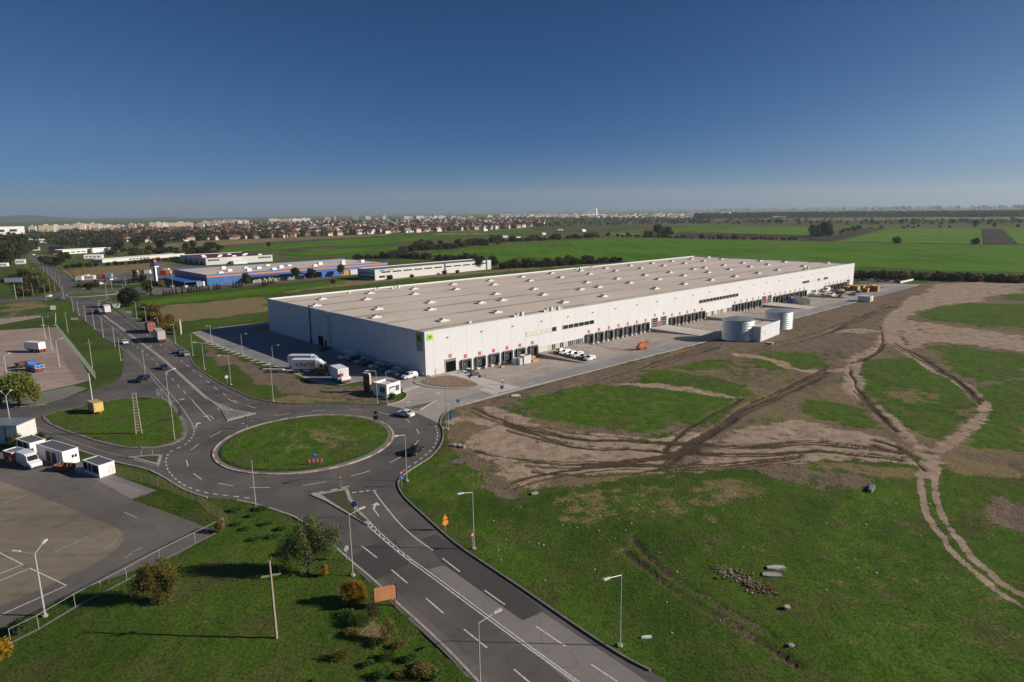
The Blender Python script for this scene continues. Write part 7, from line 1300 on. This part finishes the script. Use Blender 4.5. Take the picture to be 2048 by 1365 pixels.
for u, v, lb in [(591,561,'round tree at the right part of the blue store front'),(625,558,'dark small tree before the timber racks of the blue store'),(492,573,'olive tree before the garden racks of the blue store'),(530,573,'dark green shrub before the garden racks of the blue store'),(686,553,'tall tree at the left end of the white office hall'),(665,567,'yellow-green shrub on the lawn left of the white office hall'),(782,559,'shrub at the foot of the white office hall, left'),(957,541,'dark tree before the right end of the white office hall'),(915,547,'shrub before the white wall of the office hall'),(537,498,'lone tree behind the red-roofed works'),(294,588,'small tree at the pavement corner right of the dense round tree'),(823,556,'low shrub against the white hall wall'),(890,549,'low shrub against the white hall wall near its drainpipe')]: plant(P(u, v), 'broad' if 'tree' in lb else 'olive', lb, None, 1.15 if 'tree' in lb else .8, 'tree' if 'tree' in lb else 'bush', 'tree' if 'tree' in lb else 'bush')
# ---------------------------------------------------------------- buildings of the middle distance
def hall(name, label, A, vt, Bt, Dt, wall, roof, cat='building', para=.5, h=None, flat=False):
    """A ground pixel of the near corner, vt its roof row, Bt / Dt roof pixels of the right and the left/back corner"""
    a = P(*A); h = h or height_at(A[0], A[1], vt); B = P(Bt[0], Bt[1], h); D = P(Dt[0], Dt[1], h); B = P(Bt[0], A[1]-.035*(Bt[0]-A[0])) if flat else B; ux = Vector((B.x-a.x, B.y-a.y, 0)); uy = Vector((D.x-a.x, D.y-a.y, 0)); L_ = ux.length; rz = math.atan2(ux.y, ux.x); ux.normalize(); n = Vector((-ux.y, ux.x, 0)); W2 = min(max(abs(uy.dot(n)), 6), ux.dot(ux)**.5*L_*.6 if flat else 1e9)
    t = thing(name, label, cat, (a.x, a.y, 0), rz); b = MB(); e = .3
    b.add([(0, 0, 0), (L_, 0, 0), (L_, W2, 0), (0, W2, 0), (0, 0, h), (L_, 0, h), (L_, W2, h), (0, W2, h), (e, e, h), (L_-e, e, h), (L_-e, W2-e, h), (e, W2-e, h), (e, e, h-para), (L_-e, e, h-para), (L_-e, W2-e, h-para), (e, W2-e, h-para)],
          [(0, 1, 5, 4), (1, 2, 6, 5), (2, 3, 7, 6), (3, 0, 4, 7), (4, 5, 9, 8), (5, 6, 10, 9), (6, 7, 11, 10), (7, 4, 8, 11), (8, 9, 13, 12), (9, 10, 14, 13), (10, 11, 15, 14), (11, 8, 12, 15)]); b.build('wall', wall, t)
    MB().quad((e, e, h-para), (L_-e, e, h-para), (L_-e, W2-e, h-para), (e, W2-e, h-para)).build('roof', roof, t); return t, L_, W2, h
M['bluewall'] = panel_mat('blue_cladding', (.035, .14, .36), 6.); M['storeroof'] = M['roof']
t, L_, W2, h = hall('store', 'long blue superstore with an orange stripe under the roof edge', (415, 572), 550.5, (775, 524.5), (351.5, 539), M['bluewall'], M['roof'], 'store')
MB().box(-.06, L_, -.06, -.01, h-1.75, h-.75).build('stripe', mat('orange_stripe', (.62, .2, .09), .5), t); MB().box(-.065, -.01, -.02, W2, h-1.75, h-.75).build('stripe', mat('orange_stripe_end', (.62, .2, .09), .5), t)
c_ = MB(); c_.box(-13, -.1, 3, W2*.75, h*.42, h*.48); c_.build('canopy', M['blue'], t); b = MB()
for i in range(7): b.tube((-12.6, 4+i*W2*.1, 0), (-12.6, 4+i*W2*.1, h*.42), .15, n=6)
b.build('canopy_columns', M['blue'], t); aw = MB().box(L_*.17, L_*.47, -7, -.1, h*.5, h*.58).build('awning', mat('navy_canvas', (.02, .035, .09), .7), t)
rk = MB(); rr = random.Random(3)
for i in range(34): x = L_*.2+i*L_*.27/34; rk.box(x, x+1.4, -6, -5, 0, rr.uniform(1.2, 2.8))
rk.build('garden_rack', mat('rack_goods', (.5, .48, .42), .8, sc=.8, c2=(.08, .12, .06)), t)
for x0, x1, m2 in ((.50, .56, 'dark'), (.57, .68, 'blue'), (.68, .73, 'wood'), (.74, .86, 'offwhite')): MB().box(L_*x0, L_*x1, -5, -.1, 0, h*.5).build('side_bay', M[m2], t)
for i, (x, y) in enumerate([(.1, .2), (.17, .35), (.24, .2), (.3, .6), (.36, .15), (.43, .3), (.52, .5), (.6, .2), (.68, .4), (.77, .2), (.85, .5), (.2, .7), (.45, .75), (.33, .4), (.92, .3)]): o = MB().taper(-1.6, 1.6, -1.4, 1.4, 0, 1.0+(i % 3)*.5, .2, .2).build('roof_unit', M['white'], t); o.location = (x*L_, y*W2, h-.5)
c = P(313, 571); th = height_at(313, 571, 519); t = thing('sign_tower', 'blue sign tower with a red, white and blue cube on top before the store', 'sign tower', (c.x, c.y, 0), -.3)
MB().box(-.7, .7, -.6, .6, 0, th*.70).build('shaft', M['blue'], t); MB().box(.72, 1.0, -.62, .62, 0, th*.70).build('edge_strip', M['white'], t); MB().box(-1.95, 1.95, -1.95, 1.95, th*.70, th*.74).build('platform', M['white'], t); hd = MB().box(-1.75, 1.75, -1.75, 1.75, th*.74, th*.9).build('sign_cube', mat('navy_sign', (.02, .04, .14), .5), t); MB().taper(-1.5, 1.5, -1.5, 1.5, th*.9, th, .8, .8).build('top_cap', M['red'], t); g = MB(); g.box(-1.4, 1.0, -1.81, -1.755, th*.80, th*.87); g.box(-1.81, -1.755, -1.2, 1.2, th*.80, th*.87); g.add([(-.6, -1.8, th*.80), (.8, -1.8, th*.80), (.5, -1.8, th*.755)], [(0, 2, 1)]); g.build('sign_face', M['offwhite'], hd); MB().box(-3.4, 3.4, -3, 3, 0, 3.0).build('base_hut', M['darkmetal'], t)
t, L_, W2, h = hall('office_hall', 'long white office hall with a grey roof and window bands, before the wheat', (750.5, 561.4), 540, (982, 520.3), (696.5, 538.3), M['offwhite'], mat('dark_membrane', (.14, .135, .15), .7))
def wrow(t, x0, x1, y, z0, z1, n, gap=.25, side=None):
    w0 = (x1-x0)/n
    for i in range(n):
        a, b = x0+i*w0, x0+(i+1)*w0*1-w0*gap+x0*0; b = a+w0*(1-gap); MB().box(a, b, y-.06, y-.005, z0, z1).build('window', M['glass'], t) if side is None else MB().box(y-.06, y-.005, a, b, z0, z1).build('window', M['glass'], t)
wrow(t, L_*.05, L_*.98, 0, h*.64, h*.76, 11, .2); wrow(t, L_*.03, L_*.14, 0, h*.2, h*.38, 2, .2); wrow(t, W2*.05, W2*.98, 0, h*.55, h*.68, 5, .2, 1); wrow(t, W2*.05, W2*.98, 0, h*.12, h*.36, 4, .15, 1)
lt = MB()
for i, x in enumerate((.035, .05, .075, .092, .105, .118, .13)): lt.box(L_*x, L_*x+(2.2 if i < 2 else 1.2), -.09, -.02, h*(.79 if i < 2 else .83), h*(.96 if i < 2 else .92))
lt.build('sign_lettering', mat('sign_teal', (.06, .3, .45), .5), t)
for x in (.56, .95): MB().box(L_*x, L_*x+1.0, -.3, -.01, 0, h+.3).build('downpipe', M['darkmetal'], t)
t, L_, W2, h = hall('works', 'white works hall with a wine-red roof behind the blue store', (412.5, 531), 517.2, (544.5, 510), (370, 509.6), M['offwhite'], mat('wine_roof', (.12, .025, .03), .6)); wrow(t, L_*.03, L_*.2, 0, h*.55, h*.8, 5); wrow(t, L_*.78, L_*.98, 0, h*.55, h*.8, 6); wrow(t, W2*.1, W2*.9, 0, 0, h*.5, 4, .4, 1)
for i, (x, y) in enumerate([(.1, .3), (.2, .6), (.3, .25), (.42, .5), (.5, .2), (.6, .6), (.7, .3), (.82, .5), (.9, .2)]): o = MB().taper(-2, 2, -1.2, 1.2, 0, 1, .3, .3).build('skylight', M['white'], t); o.location = (x*L_, y*W2, h-.5)
MB().box(L_*.35, L_*.55, -9, -.2, 0, h*.45).build('annex', M['white'], t)
t, L_, W2, h = hall('long_shed', 'very long low white shed with a dark roof strip, behind a dark hedge', (205, 526), 519.5, (369, 507), (203, 517.5), M['offwhite'], mat('strip_roof', (.2, .19, .2), .7), 'shed'); wrow(t, L_*.3, L_*.55, 0, h*.25, h*.6, 6)
t, L_, W2, h = hall('factory', 'white factory with two white silos beside the town road', (126, 509), 501, (238, 495.5), (128, 499), M['white'], M['roof'], 'factory'); wrow(t, L_*.05, L_*.5, 0, h*.3, h*.55, 5)
for x in (.5, .8): MB().tube((L_*x, -3, 0), (L_*x, -3, h*1.25), 3, n=14).build('silo', M['white'], t)
for nm, lb, A, vt, Bt, Dt, wl, rf in [('white_hall', 'small white hall in front of the silo factory', (168,518), 511, (205,509.5), (166,509), M['white'], M['roof']), ('showroom', 'dark-glazed showroom with a white rim beside the town road', (98,507), 494, (128,491), (88,491.5), M['glass'], M['roof']), ('brick_shed', 'low brown shed beside the showroom', (107,515), 507, (129,505), (105,504), M['brick'], M['rust']), ('arched_hall', 'bright white shallow-roofed hall near the head of the town road', (46,487), 480, (90,481), (40,479), M['white'], M['white']), ('white_annex', 'small bright annex right of the arched hall', (90,487), 483, (103,483), (89,482), M['white'], M['white']), ('grey_hall', 'pale grey hall behind the arched hall', (47,478.5), 475.5, (92,474.5), (46,474.5), M['galv'], M['galv']),
    ('mall', 'huge pale shopping hall at the left edge before the tower blocks', (-70,473), 456, (48,452.8), (-90,454), M['offwhite'], M['offwhite']), ('cottage', 'small white house among the trees left of the town road', (31,529), 520, (50,519), (29,518.5), M['white'], M['offwhite']), ('hut', 'low white hut at the left edge by the green field', (-6,534), 527, (15,526), (-8,526), M['white'], M['white']), ('canopy_shop', 'low pale shop with a flat white roof at the store car park', (164,560), 552, (188,549.5), (163,549.5), M['offwhite'], M['white']), ('red_roof_works', 'low works with red tiled roofs at the left edge before the mall', (-4,482), 476, (33,476.5), (-6,473), M['offwhite'], M['brick']), ('filling_station', 'pale flat-roofed kiosk among roadside sheds', (60,502), 495, (80,494), (57,492), M['offwhite'], M['offwhite']), ('yellow_house', 'yellow house at the front edge of the town', (243,483), 476, (256,475), (241,474), M['yellowsign'], M['yellow']), ('beige_house', 'beige three-storey house alone before the town', (162,482), 474, (169,473.5), (160.5,473), mat('beige_render', (.55, .4, .28), .8), M['roof'])]:
    t, L_, W2, h = hall(nm, lb, A, vt, Bt, Dt, wl, rf, flat=nm != 'mall'); 
    if wl is not M['glass']: wrow(t, L_*.08, L_*.95, 0, h*.35, h*.65, 4, .4)
for i, (u, v, m2, lb) in enumerate([(204,557,'red','red lorry cab parked behind the store car park'),(219,557,'lightblue','pale blue lorry at the back of the store car park'),(289,548,'red','red stall at the back left of the sign tower'),(296,549,'white','white stall beside the red one at the sign tower'),(328,550,'red','dark red stacked goods right of the sign tower'),(337,549,'yellow','yellow stacked goods right of the sign tower'),(333,545,'white','white box at the corner of the dry field behind the store'),(160,562,'white','white flat truck at the orange board'),(349,548,'blue','blue stacked goods at the store corner'),(270,551,'white','long white trailer at the back of the store car park'),(172,559,'white','white lorry at the left of the store car park'),(402,574,'white','white van body at the store corner by the blue wall')]):
    c = P(u, v); t = thing('goods_unit', lb, 'vehicle' if 'lorry' in lb or 'truck' in lb or 'trailer' in lb or 'van' in lb else 'goods', (c.x, c.y, 0), .1); m3 = paint(m2, (0, 0, 0)) if m2 in PAINT else M[m2]; MB().taper(-2.2, 2.2, -1.3, 1.3, .5, 3.4, .1, .05).build('body', m3, t); MB().box(-2.0, 2.0, -1.1, 1.1, 0, .5).build('base', M['darkmetal'], t)
# white field barn, red barn, far low buildings
for u0, v0, u1, vt, lb, wl, rf in [(1291,464,1312,459,'red-roofed barn among the fields','brick','red'),(1365,438,1392,434.5,'low white farm building under the dark wood','white','white'),(1546,436.2,1572,433,'bright white barn under the dark wood','white','white'),(1350,431,1368,428.5,'white shed at the foot of the distant ridge','white','white'),(1380,428,1405,425.5,'white hall at the foot of the distant ridge','white','white'),(1444,428,1463,425,'white hall right of the other distant halls','white','white'),(1475,436,1545,433.2,'long low blue shed under the dark wood','blue','blue'),(1165,464,1172,459,'small white hut on the rough grass','white','white'),(1085,470,1092,466,'small white hut before the wheat','white','white'),(1006,476,1016,471.5,'white house at the hedge before the wheat','white','offwhite'),(1033,477,1042,474,'white van-sized hut beside the white house','white','white'),(968,463,975,458,'bright white cube house at the front of the town','white','white'),(1115,462,1127,459,'pale low hut row on the rough grass','offwhite','offwhite'),(1308,430,1328,427,'pale halls on the distant plain','offwhite','offwhite')]:
    a, b = P(u0, v0), P(u1, v0-.3); h = height_at(u0, v0, vt); d = b-a; t = thing('barn', lb, 'barn', (a.x, a.y, 0), math.atan2(d.y, d.x)); L_ = d.length; dp_ = max(8, L_*.4); MB().box(0, L_, 0, dp_, 0, h*.75).build('wall', M[wl], t); g = MB(); g.add([(0, 0, h*.75), (L_, 0, h*.75), (L_, dp_, h*.75), (0, dp_, h*.75), (0, dp_/2, h), (L_, dp_/2, h)], [(0, 1, 5, 4), (2, 3, 4, 5), (0, 4, 3), (1, 2, 5)]); g.build('roof', M[rf], t)
# ---------------------------------------------------------------- the town
def block_mat(name, c):
    m, t, b = _new(name); N = t.nodes.new; Lk = t.links.new; g = N('ShaderNodeTexCoord'); mp = N('ShaderNodeMapping'); Lk(g.outputs['Object'], mp.inputs[0]); sx = N('ShaderNodeSeparateXYZ'); Lk(mp.outputs[0], sx.inputs[0])
    def mth(op, a, d):
        q = N('ShaderNodeMath'); q.operation = op
        for k, s in ((0, a), (1, d)):
            if isinstance(s, (int, float)): q.inputs[k].default_value = s
            else: Lk(s, q.inputs[k])
        return q.outputs[0]
    fz = mth('FRACT', mth('DIVIDE', sx.outputs[2], 3.), 0); fx = mth('FRACT', mth('DIVIDE', mth('ADD', sx.outputs[0], sx.outputs[1]), 3.6), 0)
    wz = mth('MULTIPLY', mth('GREATER_THAN', fz, .35), mth('LESS_THAN', fz, .8)); wx = mth('MULTIPLY', mth('GREATER_THAN', fx, .3), mth('LESS_THAN', fx, .72))
    mx = N('ShaderNodeMix'); mx.data_type = 'RGBA'; Lk(mth('MULTIPLY', wz, wx), mx.inputs[0]); mx.inputs[6].default_value = (*c, 1); mx.inputs[7].default_value = (.08, .085, .09, 1); Lk(mx.outputs[2], b.inputs['Base Color']); b.inputs['Roughness'].default_value = .85; return m
BC = [block_mat('block_cream', (.72, .58, .42)), block_mat('block_white', (.74, .68, .6)), block_mat('block_peach', (.66, .42, .3)), block_mat('block_grey', (.55, .5, .45))]
BL = []
rr = random.Random(11)
for u0, u1, vt, vb, c in [(58,66,453.5,464,1),(78,96,452,464,0),(99,117,452,463,0),(120,138,451.5,464,1),(148,163,448.5,465,0),(163,168,450,465,1),(169,176,452,464,2),(176,190,448.5,463,0),(191,206,451,462,1),(206,224,452,460,0),(230,240,451,459,1),(257,266,449,460,2),(272,280,449,456,2),(282,286,450,456,0),(299,307,447,457,2),(307,313,447,456,1),(313,321,446,458,0),(325,333,447,459,1),(333,339,447,457,3),(342,371,446.5,458,0),(371,378,446,454,1),(390,402,449,457,1),(403,414,444,450,2),(424,432,443,451,1),(432,441,443,451,0),(441,452,442,449,0),(453,462,441,450,1),(463,470,441,450,3),(470,475,441.5,451,1),(476,482,442,451,1),(483,489,442,450,3),(489,495,442,450,1),(538,546,438.5,443,1),(548,553,438.5,442,1),(556,562,440,445,0),(564,573,439,445,0),(575,582,439.5,444,3),(584,594,438.5,445,1),(600,612,438,443,1),(620,626,454,459,1),(612,616,437,441,1),(650,656,435.5,441,1),(669,671,434,441,1),(706,712,432.5,440,3),(731,737,433.5,439,3),(766,770,432,440,1),(808,815,434,439,0),(817,822,434,438,1),(833,838,433,438,1),(840,845,433,437,0),(848,853,432.5,438,1),(858,862,433,437,1),(868,874,432.5,437,1),(876,884,432,438,1),(886,890,433,437,3),(903,909,433,437,1),(915,921,433,439,1),(937,944,433.5,437,2),(975,982,431.5,436,0),(1001,1003,430,436,1)]:
    BL.append((u0, u1, vt, vb+.8, c))
for i, (u0, u1, vt, vb, ci) in enumerate(BL):
    a, b = P(u0, vb), P(u1, vb); h = height_at(u0, vb, vt); L_ = (b-a).length; rz = rr.uniform(.15, .6); t = thing('apartment_block', '%s block of flats in the distant skyline, %s' % (('cream', 'whitish', 'peach', 'grey')[ci], 'left of the tall radio mast' if u0 < 497 else 'over the middle of the town'), 'block of flats', (a.x, a.y, 0), rz, 'blocks of flats in the distant skyline'); dp_ = min(max(12, L_*.35), 22)
    MB().box(0, L_*.95, 0, dp_, 0, h).build('wall', BC[ci], t); MB().box(-.3, L_*.95+.3, -.3, dp_+.3, h, h+1.0).build('roof_edge', M['offwhite'], t)
    if h > 14: MB().box(L_*.3, L_*.55, dp_*.3, dp_*.7, h+1.0, h+4).build('lift_house', M['offwhite'], t)
HW = [mat('house_white', (.72, .66, .58), .8), mat('house_cream', (.65, .5, .34), .8), mat('house_pink', (.6, .46, .36), .8)]; HR = [mat('tile_red', (.24, .085, .06), .85), mat('tile_brown', (.15, .08, .06), .85), mat('tile_orange', (.34, .14, .075), .85), mat('roof_pale', (.5, .45, .42), .8)]
def house_bm(b, w_, d, h, r): b.cur = 0; b.box(-w_/2, w_/2, -d/2, d/2, 0, h); b.cur = 1; b.add([(-w_/2-.4, -d/2-.4, h), (w_/2+.4, -d/2-.4, h), (w_/2+.4, d/2+.4, h), (-w_/2-.4, d/2+.4, h), (-w_/2+(.2), 0, h+r), (w_/2-.2, 0, h+r)], [(0, 1, 5, 4), (2, 3, 4, 5), (0, 4, 3), (1, 2, 5), (3, 2, 1, 0)])
HM = []
for i in range(12): b = MB(); house_bm(b, 9+i % 4*1.5, 7+i % 3, 3.2+1.6*(i % 3), 2.4+.4*(i % 3)); HM.append((b, HW[i % 3], HR[(0, 1, 0, 2, 1, 0, 0, 3, 1, 0, 2, 1)[i]]))
HM = [b.mesh('house', [w_, r]) for b, w_, r in HM]
def townspot(r):
    while True:
        u = r.uniform(120, 1090); x = np.interp(u, [120, 170, 300, 420, 540, 700, 900, 1040, 1090], [472, 482, 486, 481, 477, 470.5, 463, 457, 449]); y = np.interp(u, [120, 300, 480, 700, 1000, 1090], [462, 455, 449, 440, 436, 438]); v = y+(x-y)*r.random()**.9
        if v < x: return u, v
r2 = random.Random(21); spots = sorted([townspot(r2) for _ in range(1500)], key=lambda q: -q[1])
hc = ['white-walled', 'cream-walled', 'pink-walled']; hr_ = ['red-roofed', 'brown-roofed', 'red-roofed', 'orange-roofed', 'brown-roofed', 'red-roofed', 'red-roofed', 'pale-roofed', 'brown-roofed', 'red-roofed', 'orange-roofed', 'brown-roofed']
rest = MB(); rest_m = HW[:1]+HR
for i, (u, v) in enumerate(spots):
    c = P(u, v); k = r2.randrange(12)
    if i < 280:
        o = bpy.data.objects.new('house', HM[k]); COL.objects.link(o); o.location = (c.x, c.y, 0); o.rotation_euler = (0, 0, r2.uniform(-.8, .9)); o.scale = (1.0, 1.0, .95); tag(o, 'small %s %s house at the near edge of the town' % (hc[k % 3], hr_[k]), 'house', 'houses at the near edge of the town')
    else:
        b = MB(); house_bm(b, 12, 9, r2.uniform(4, 8), 3.2); a = r2.uniform(-.8, .9); ca, sa = math.cos(a), math.sin(a); vs = [(c.x+x*ca-y*sa, c.y+x*sa+y*ca, z) for x, y, z in b.v]; o_ = len(rest.v); rest.v += vs; mi = r2.choice([1, 1, 2, 2, 3, 4]); rest.f += [[q+o_ for q in f] for f in b.f]; rest.mi += [0 if m_ == 0 else mi for m_ in b.mi]
for i in range(420):
    c = P(r2.uniform(1000, 1420), r2.uniform(428.5, 436)); w2 = r2.uniform(8, 30); a = r2.uniform(.1, .8); b = MB(); house_bm(b, w2, 10, r2.uniform(4, 8), 2.0); ca, sa = math.cos(a), math.sin(a); o_ = len(rest.v); rest.v += [(c.x+x*ca-y*sa, c.y+x*sa+y*ca, z) for x, y, z in b.v]; mi = r2.choice([4, 4, 2, 1]); rest.f += [[q+o_ for q in f] for f in b.f]; rest.mi += [0 if m_ == 0 else mi for m_ in b.mi]
tag(rest.build('distant_houses', rest_m), kind='stuff')
def cloud_stuff(name, spots_, mt, s0, s1, per=16, seed=1, zs=(.3, 1.)):
    r = np.random.default_rng(seed); n = len(spots_); S_ = np.array([(q.x, q.y) for q in spots_]); sz = r.uniform(s0, s1, n); k = np.repeat(np.arange(n), per); N_ = len(k)
    d = r.normal(size=(N_, 3)); d /= np.linalg.norm(d, axis=1)[:, None]; R_ = sz[k]; p = np.stack([S_[k, 0]+d[:, 0]*R_*.75, S_[k, 1]+d[:, 1]*R_*.75, R_*.9+d[:, 2]*R_*.8], 1)
    nrm = d+r.normal(size=(N_, 3))*.5; nrm /= np.linalg.norm(nrm, axis=1)[:, None]; a = np.cross(nrm, r.normal(size=(N_, 3))); a /= np.linalg.norm(a, axis=1)[:, None]; b = np.cross(nrm, a); s = (R_*r.uniform(.2, .45, N_))[:, None]
    q = np.stack([p-a*s-b*s*.4, p-a*s*.2+b*s*.8, p+a*s+b*s*.3, p+a*s*.1-b*s*.8], 1).reshape(-1, 3); q[:, 2] = np.maximum(q[:, 2], .05); me = bpy.data.meshes.new(name); me.from_pydata(q.tolist(), [], np.arange(4*N_).reshape(N_, 4).tolist()); me.materials.append(mt); o = bpy.data.objects.new(name, me); COL.objects.link(o); o['kind'] = 'stuff'; return o
M['far_leaf'] = leaf('far_leaves', (.028, .038, .016), (.055, .062, .026), (.08, .07, .03), .03); M['wood_leaf'] = leaf('wood_leaves', (.022, .034, .014), (.042, .055, .022), None, .02)
cloud_stuff('town_trees', [P(*townspot(r2)) for _ in range(6500)], M['far_leaf'], 3.2, 6.8, 16, 3)
def band(pts, n, jv, seed):
    r = random.Random(seed); o = []
    for _ in range(n):
        k = r.randrange(len(pts)-1); f = r.random(); u = pts[k][0]+(pts[k+1][0]-pts[k][0])*f; v = pts[k][1]+(pts[k+1][1]-pts[k][1])*f+r.uniform(-jv, jv); o.append(P(u, v))
    return o
cloud_stuff('distant_wood', band([(1390,436.5),(1550,434),(1700,433),(1900,432.5),(2080,432)], 2300, 2.2, 4), M['wood_leaf'], 7, 13, 16, 5)
cloud_stuff('distant_hedges', band([(1000,437),(1200,441),(1400,445)], 260, 3, 6)+band([(1040,452),(1160,449),(1300,446),(1420,444)], 260, 4, 7)+band([(1400,442),(1700,446),(2060,444)], 240, 4, 8)+band([(0,470),(60,474),(140,474),(230,487)], 170, 9, 9)+band([(60,480),(160,488),(250,489)], 130, 6, 10)+band([(100,492),(200,492),(240,497)], 60, 4, 17)+band([(1080,440),(1240,437),(1390,434)], 300, 5, 12), M['far_leaf'], 3, 6.0, 26, 11)
cloud_stuff('hedge_growth', band([(930,489),(1000,484),(1060,482),(1130,478),(1200,474.5)], 130, 1.6, 31)+band([(1000,537),(1090,533),(1150,529),(1235,525)], 110, 1.2, 32)+band([(790,511),(835,498),(900,497),(945,489)], 110, 3, 33)+band([(1240,474),(1370,477.5),(1600,481)], 90, .8, 34)+band([(705,519),(815,516),(930,524),(990,530)], 90, 1.2, 35)+band([(1708,554.5),(1800,557),(1900,560),(2060,564)], 150, 1.5, 36)+band([(240,505),(340,503),(425,507)], 90, 3, 37), M['far_leaf'], 1.2, 2.6, 60, 15)
cloud_stuff('horizon_woods', band([(500,431.5),(800,429),(1200,424),(1500,421),(2060,417)], 900, 1.6, 13), M['wood_leaf'], 14, 26, 12, 14)
# pylons, radio mast and the cable-stayed bridge
for u, v, vt, lb in [(497.5,476.5,446,'tall lattice mast at the edge of the town'),(688.5,467.5,448,'lattice pylon left of the wheat end'),(816,463,443,'lattice pylon over the middle houses'),(922.5,457.5,440,'lattice pylon before the right part of the town'),(960.5,465,441,'rightmost lattice pylon before the town')]:
    c = P(u, v); h = height_at(u, v, vt); t = thing('pylon', lb, 'pylon', (c.x, c.y, 0)); b = MB(); w_ = h*.07
    for sx_ in (-1, 1):
        for sy_ in (-1, 1): b.tube((sx_*w_, sy_*w_, 0), (sx_*.4, sy_*.4, h), .28, .16, 4)
    for i in range(9): z0, z1 = h*i/9, h*(i+1)/9; a0, a1 = w_*(1-i/9)+.4*i/9, w_*(1-(i+1)/9)+.4*(i+1)/9; b.tube((-a0, -a0, z0), (a1, -a1, z1), .13, n=3); b.tube((a0, -a0, z0), (-a1, -a1, z1), .13, n=3)
    b.build('tower', M['pole'], t); x = MB()
    for z in (.78, .9): x.tube((-h*.11, 0, h*z), (h*.11, 0, h*z), .22, n=4)
    x.build('crossarms', M['pole'], t)
c = P(1193.5, 433); h = height_at(1193.5, 433, 415.5); t = thing('cable_bridge', 'white slanted pylon of a cable-stayed bridge on the horizon', 'bridge', (c.x, c.y, 0), .7); b = MB(); b.add([(-9, -5, 0), (9, -5, 0), (9, 5, 0), (-9, 5, 0), (-12, -3, h), (-6, -3, h), (-6, 3, h), (-12, 3, h)], [(0, 1, 5, 4), (1, 2, 6, 5), (2, 3, 7, 6), (3, 0, 4, 7), (4, 5, 6, 7)]); b.build('bridge_pylon', M['white'], t); MB().box(-170, 90, -8, 8, 10, 13).build('deck', M['offwhite'], t)
for i in range(6): MB().tube((-9, 0, h*(.95-.1*i)), (-150+i*22, 0, 13), .35, n=3).build('stay_cable', M['offwhite'], t)
# hills at the edge of the plain, then the air itself
hp = [(-160,431),(-60,432.5),(0,433),(30,431.5),(65,430.8),(100,433.5),(137,436.2),(170,437.8),(200,437),(235,435.8),(270,436.6),(300,436),(338,433.8),(370,436),(400,437.5),(440,440)]
b = MB(); N_ = len(hp); vs = []
for u, v in hp:
    base = P(u, 441.5 if u < 420 else 441.5); q = base.normalized(); base = Vector((q.x, q.y, 0))*11200; top = Vector((q.x, q.y, 0))*12000
    lo, hi = 0, 600
    for _ in range(40):
        m_ = (lo+hi)/2
        if pv((top.x, top.y, m_)) > v: lo = m_
        else: hi = m_
    vs += [(base.x, base.y, -2), (base.x*1.035, base.y*1.035, lo*.55), (top.x, top.y, lo), (top.x*1.06, top.y*1.06, -2)]
for i in range(N_-1):
    for k in range(3): b.f.append([i*4+k, (i+1)*4+k, (i+1)*4+k+1, i*4+k+1]); b.mi.append(0)
b.v = vs; struct('hills', b, mat('hill_woods', (.03, .045, .045), .95, var=.3, sc=.004))
hz = MB().box(-16000, 16000, -600, 15000, -6, 420).build('haze', None); hz.data.materials.clear(); m = bpy.data.materials.new('haze_air'); m.use_nodes = True; nt_ = m.node_tree; nt_.nodes.remove(nt_.nodes['Principled BSDF']); pvn = nt_.nodes.new('ShaderNodeVolumePrincipled'); pvn.inputs['Color'].default_value = (.74, .84, .97, 1); pvn.inputs['Density'].default_value = 5.4e-5; pvn.inputs['Anisotropy'].default_value = .2; nt_.links.new(pvn.outputs[0], nt_.nodes['Material Output'].inputs['Volume']); hz.data.materials.append(m); hz['kind'] = 'stuff'
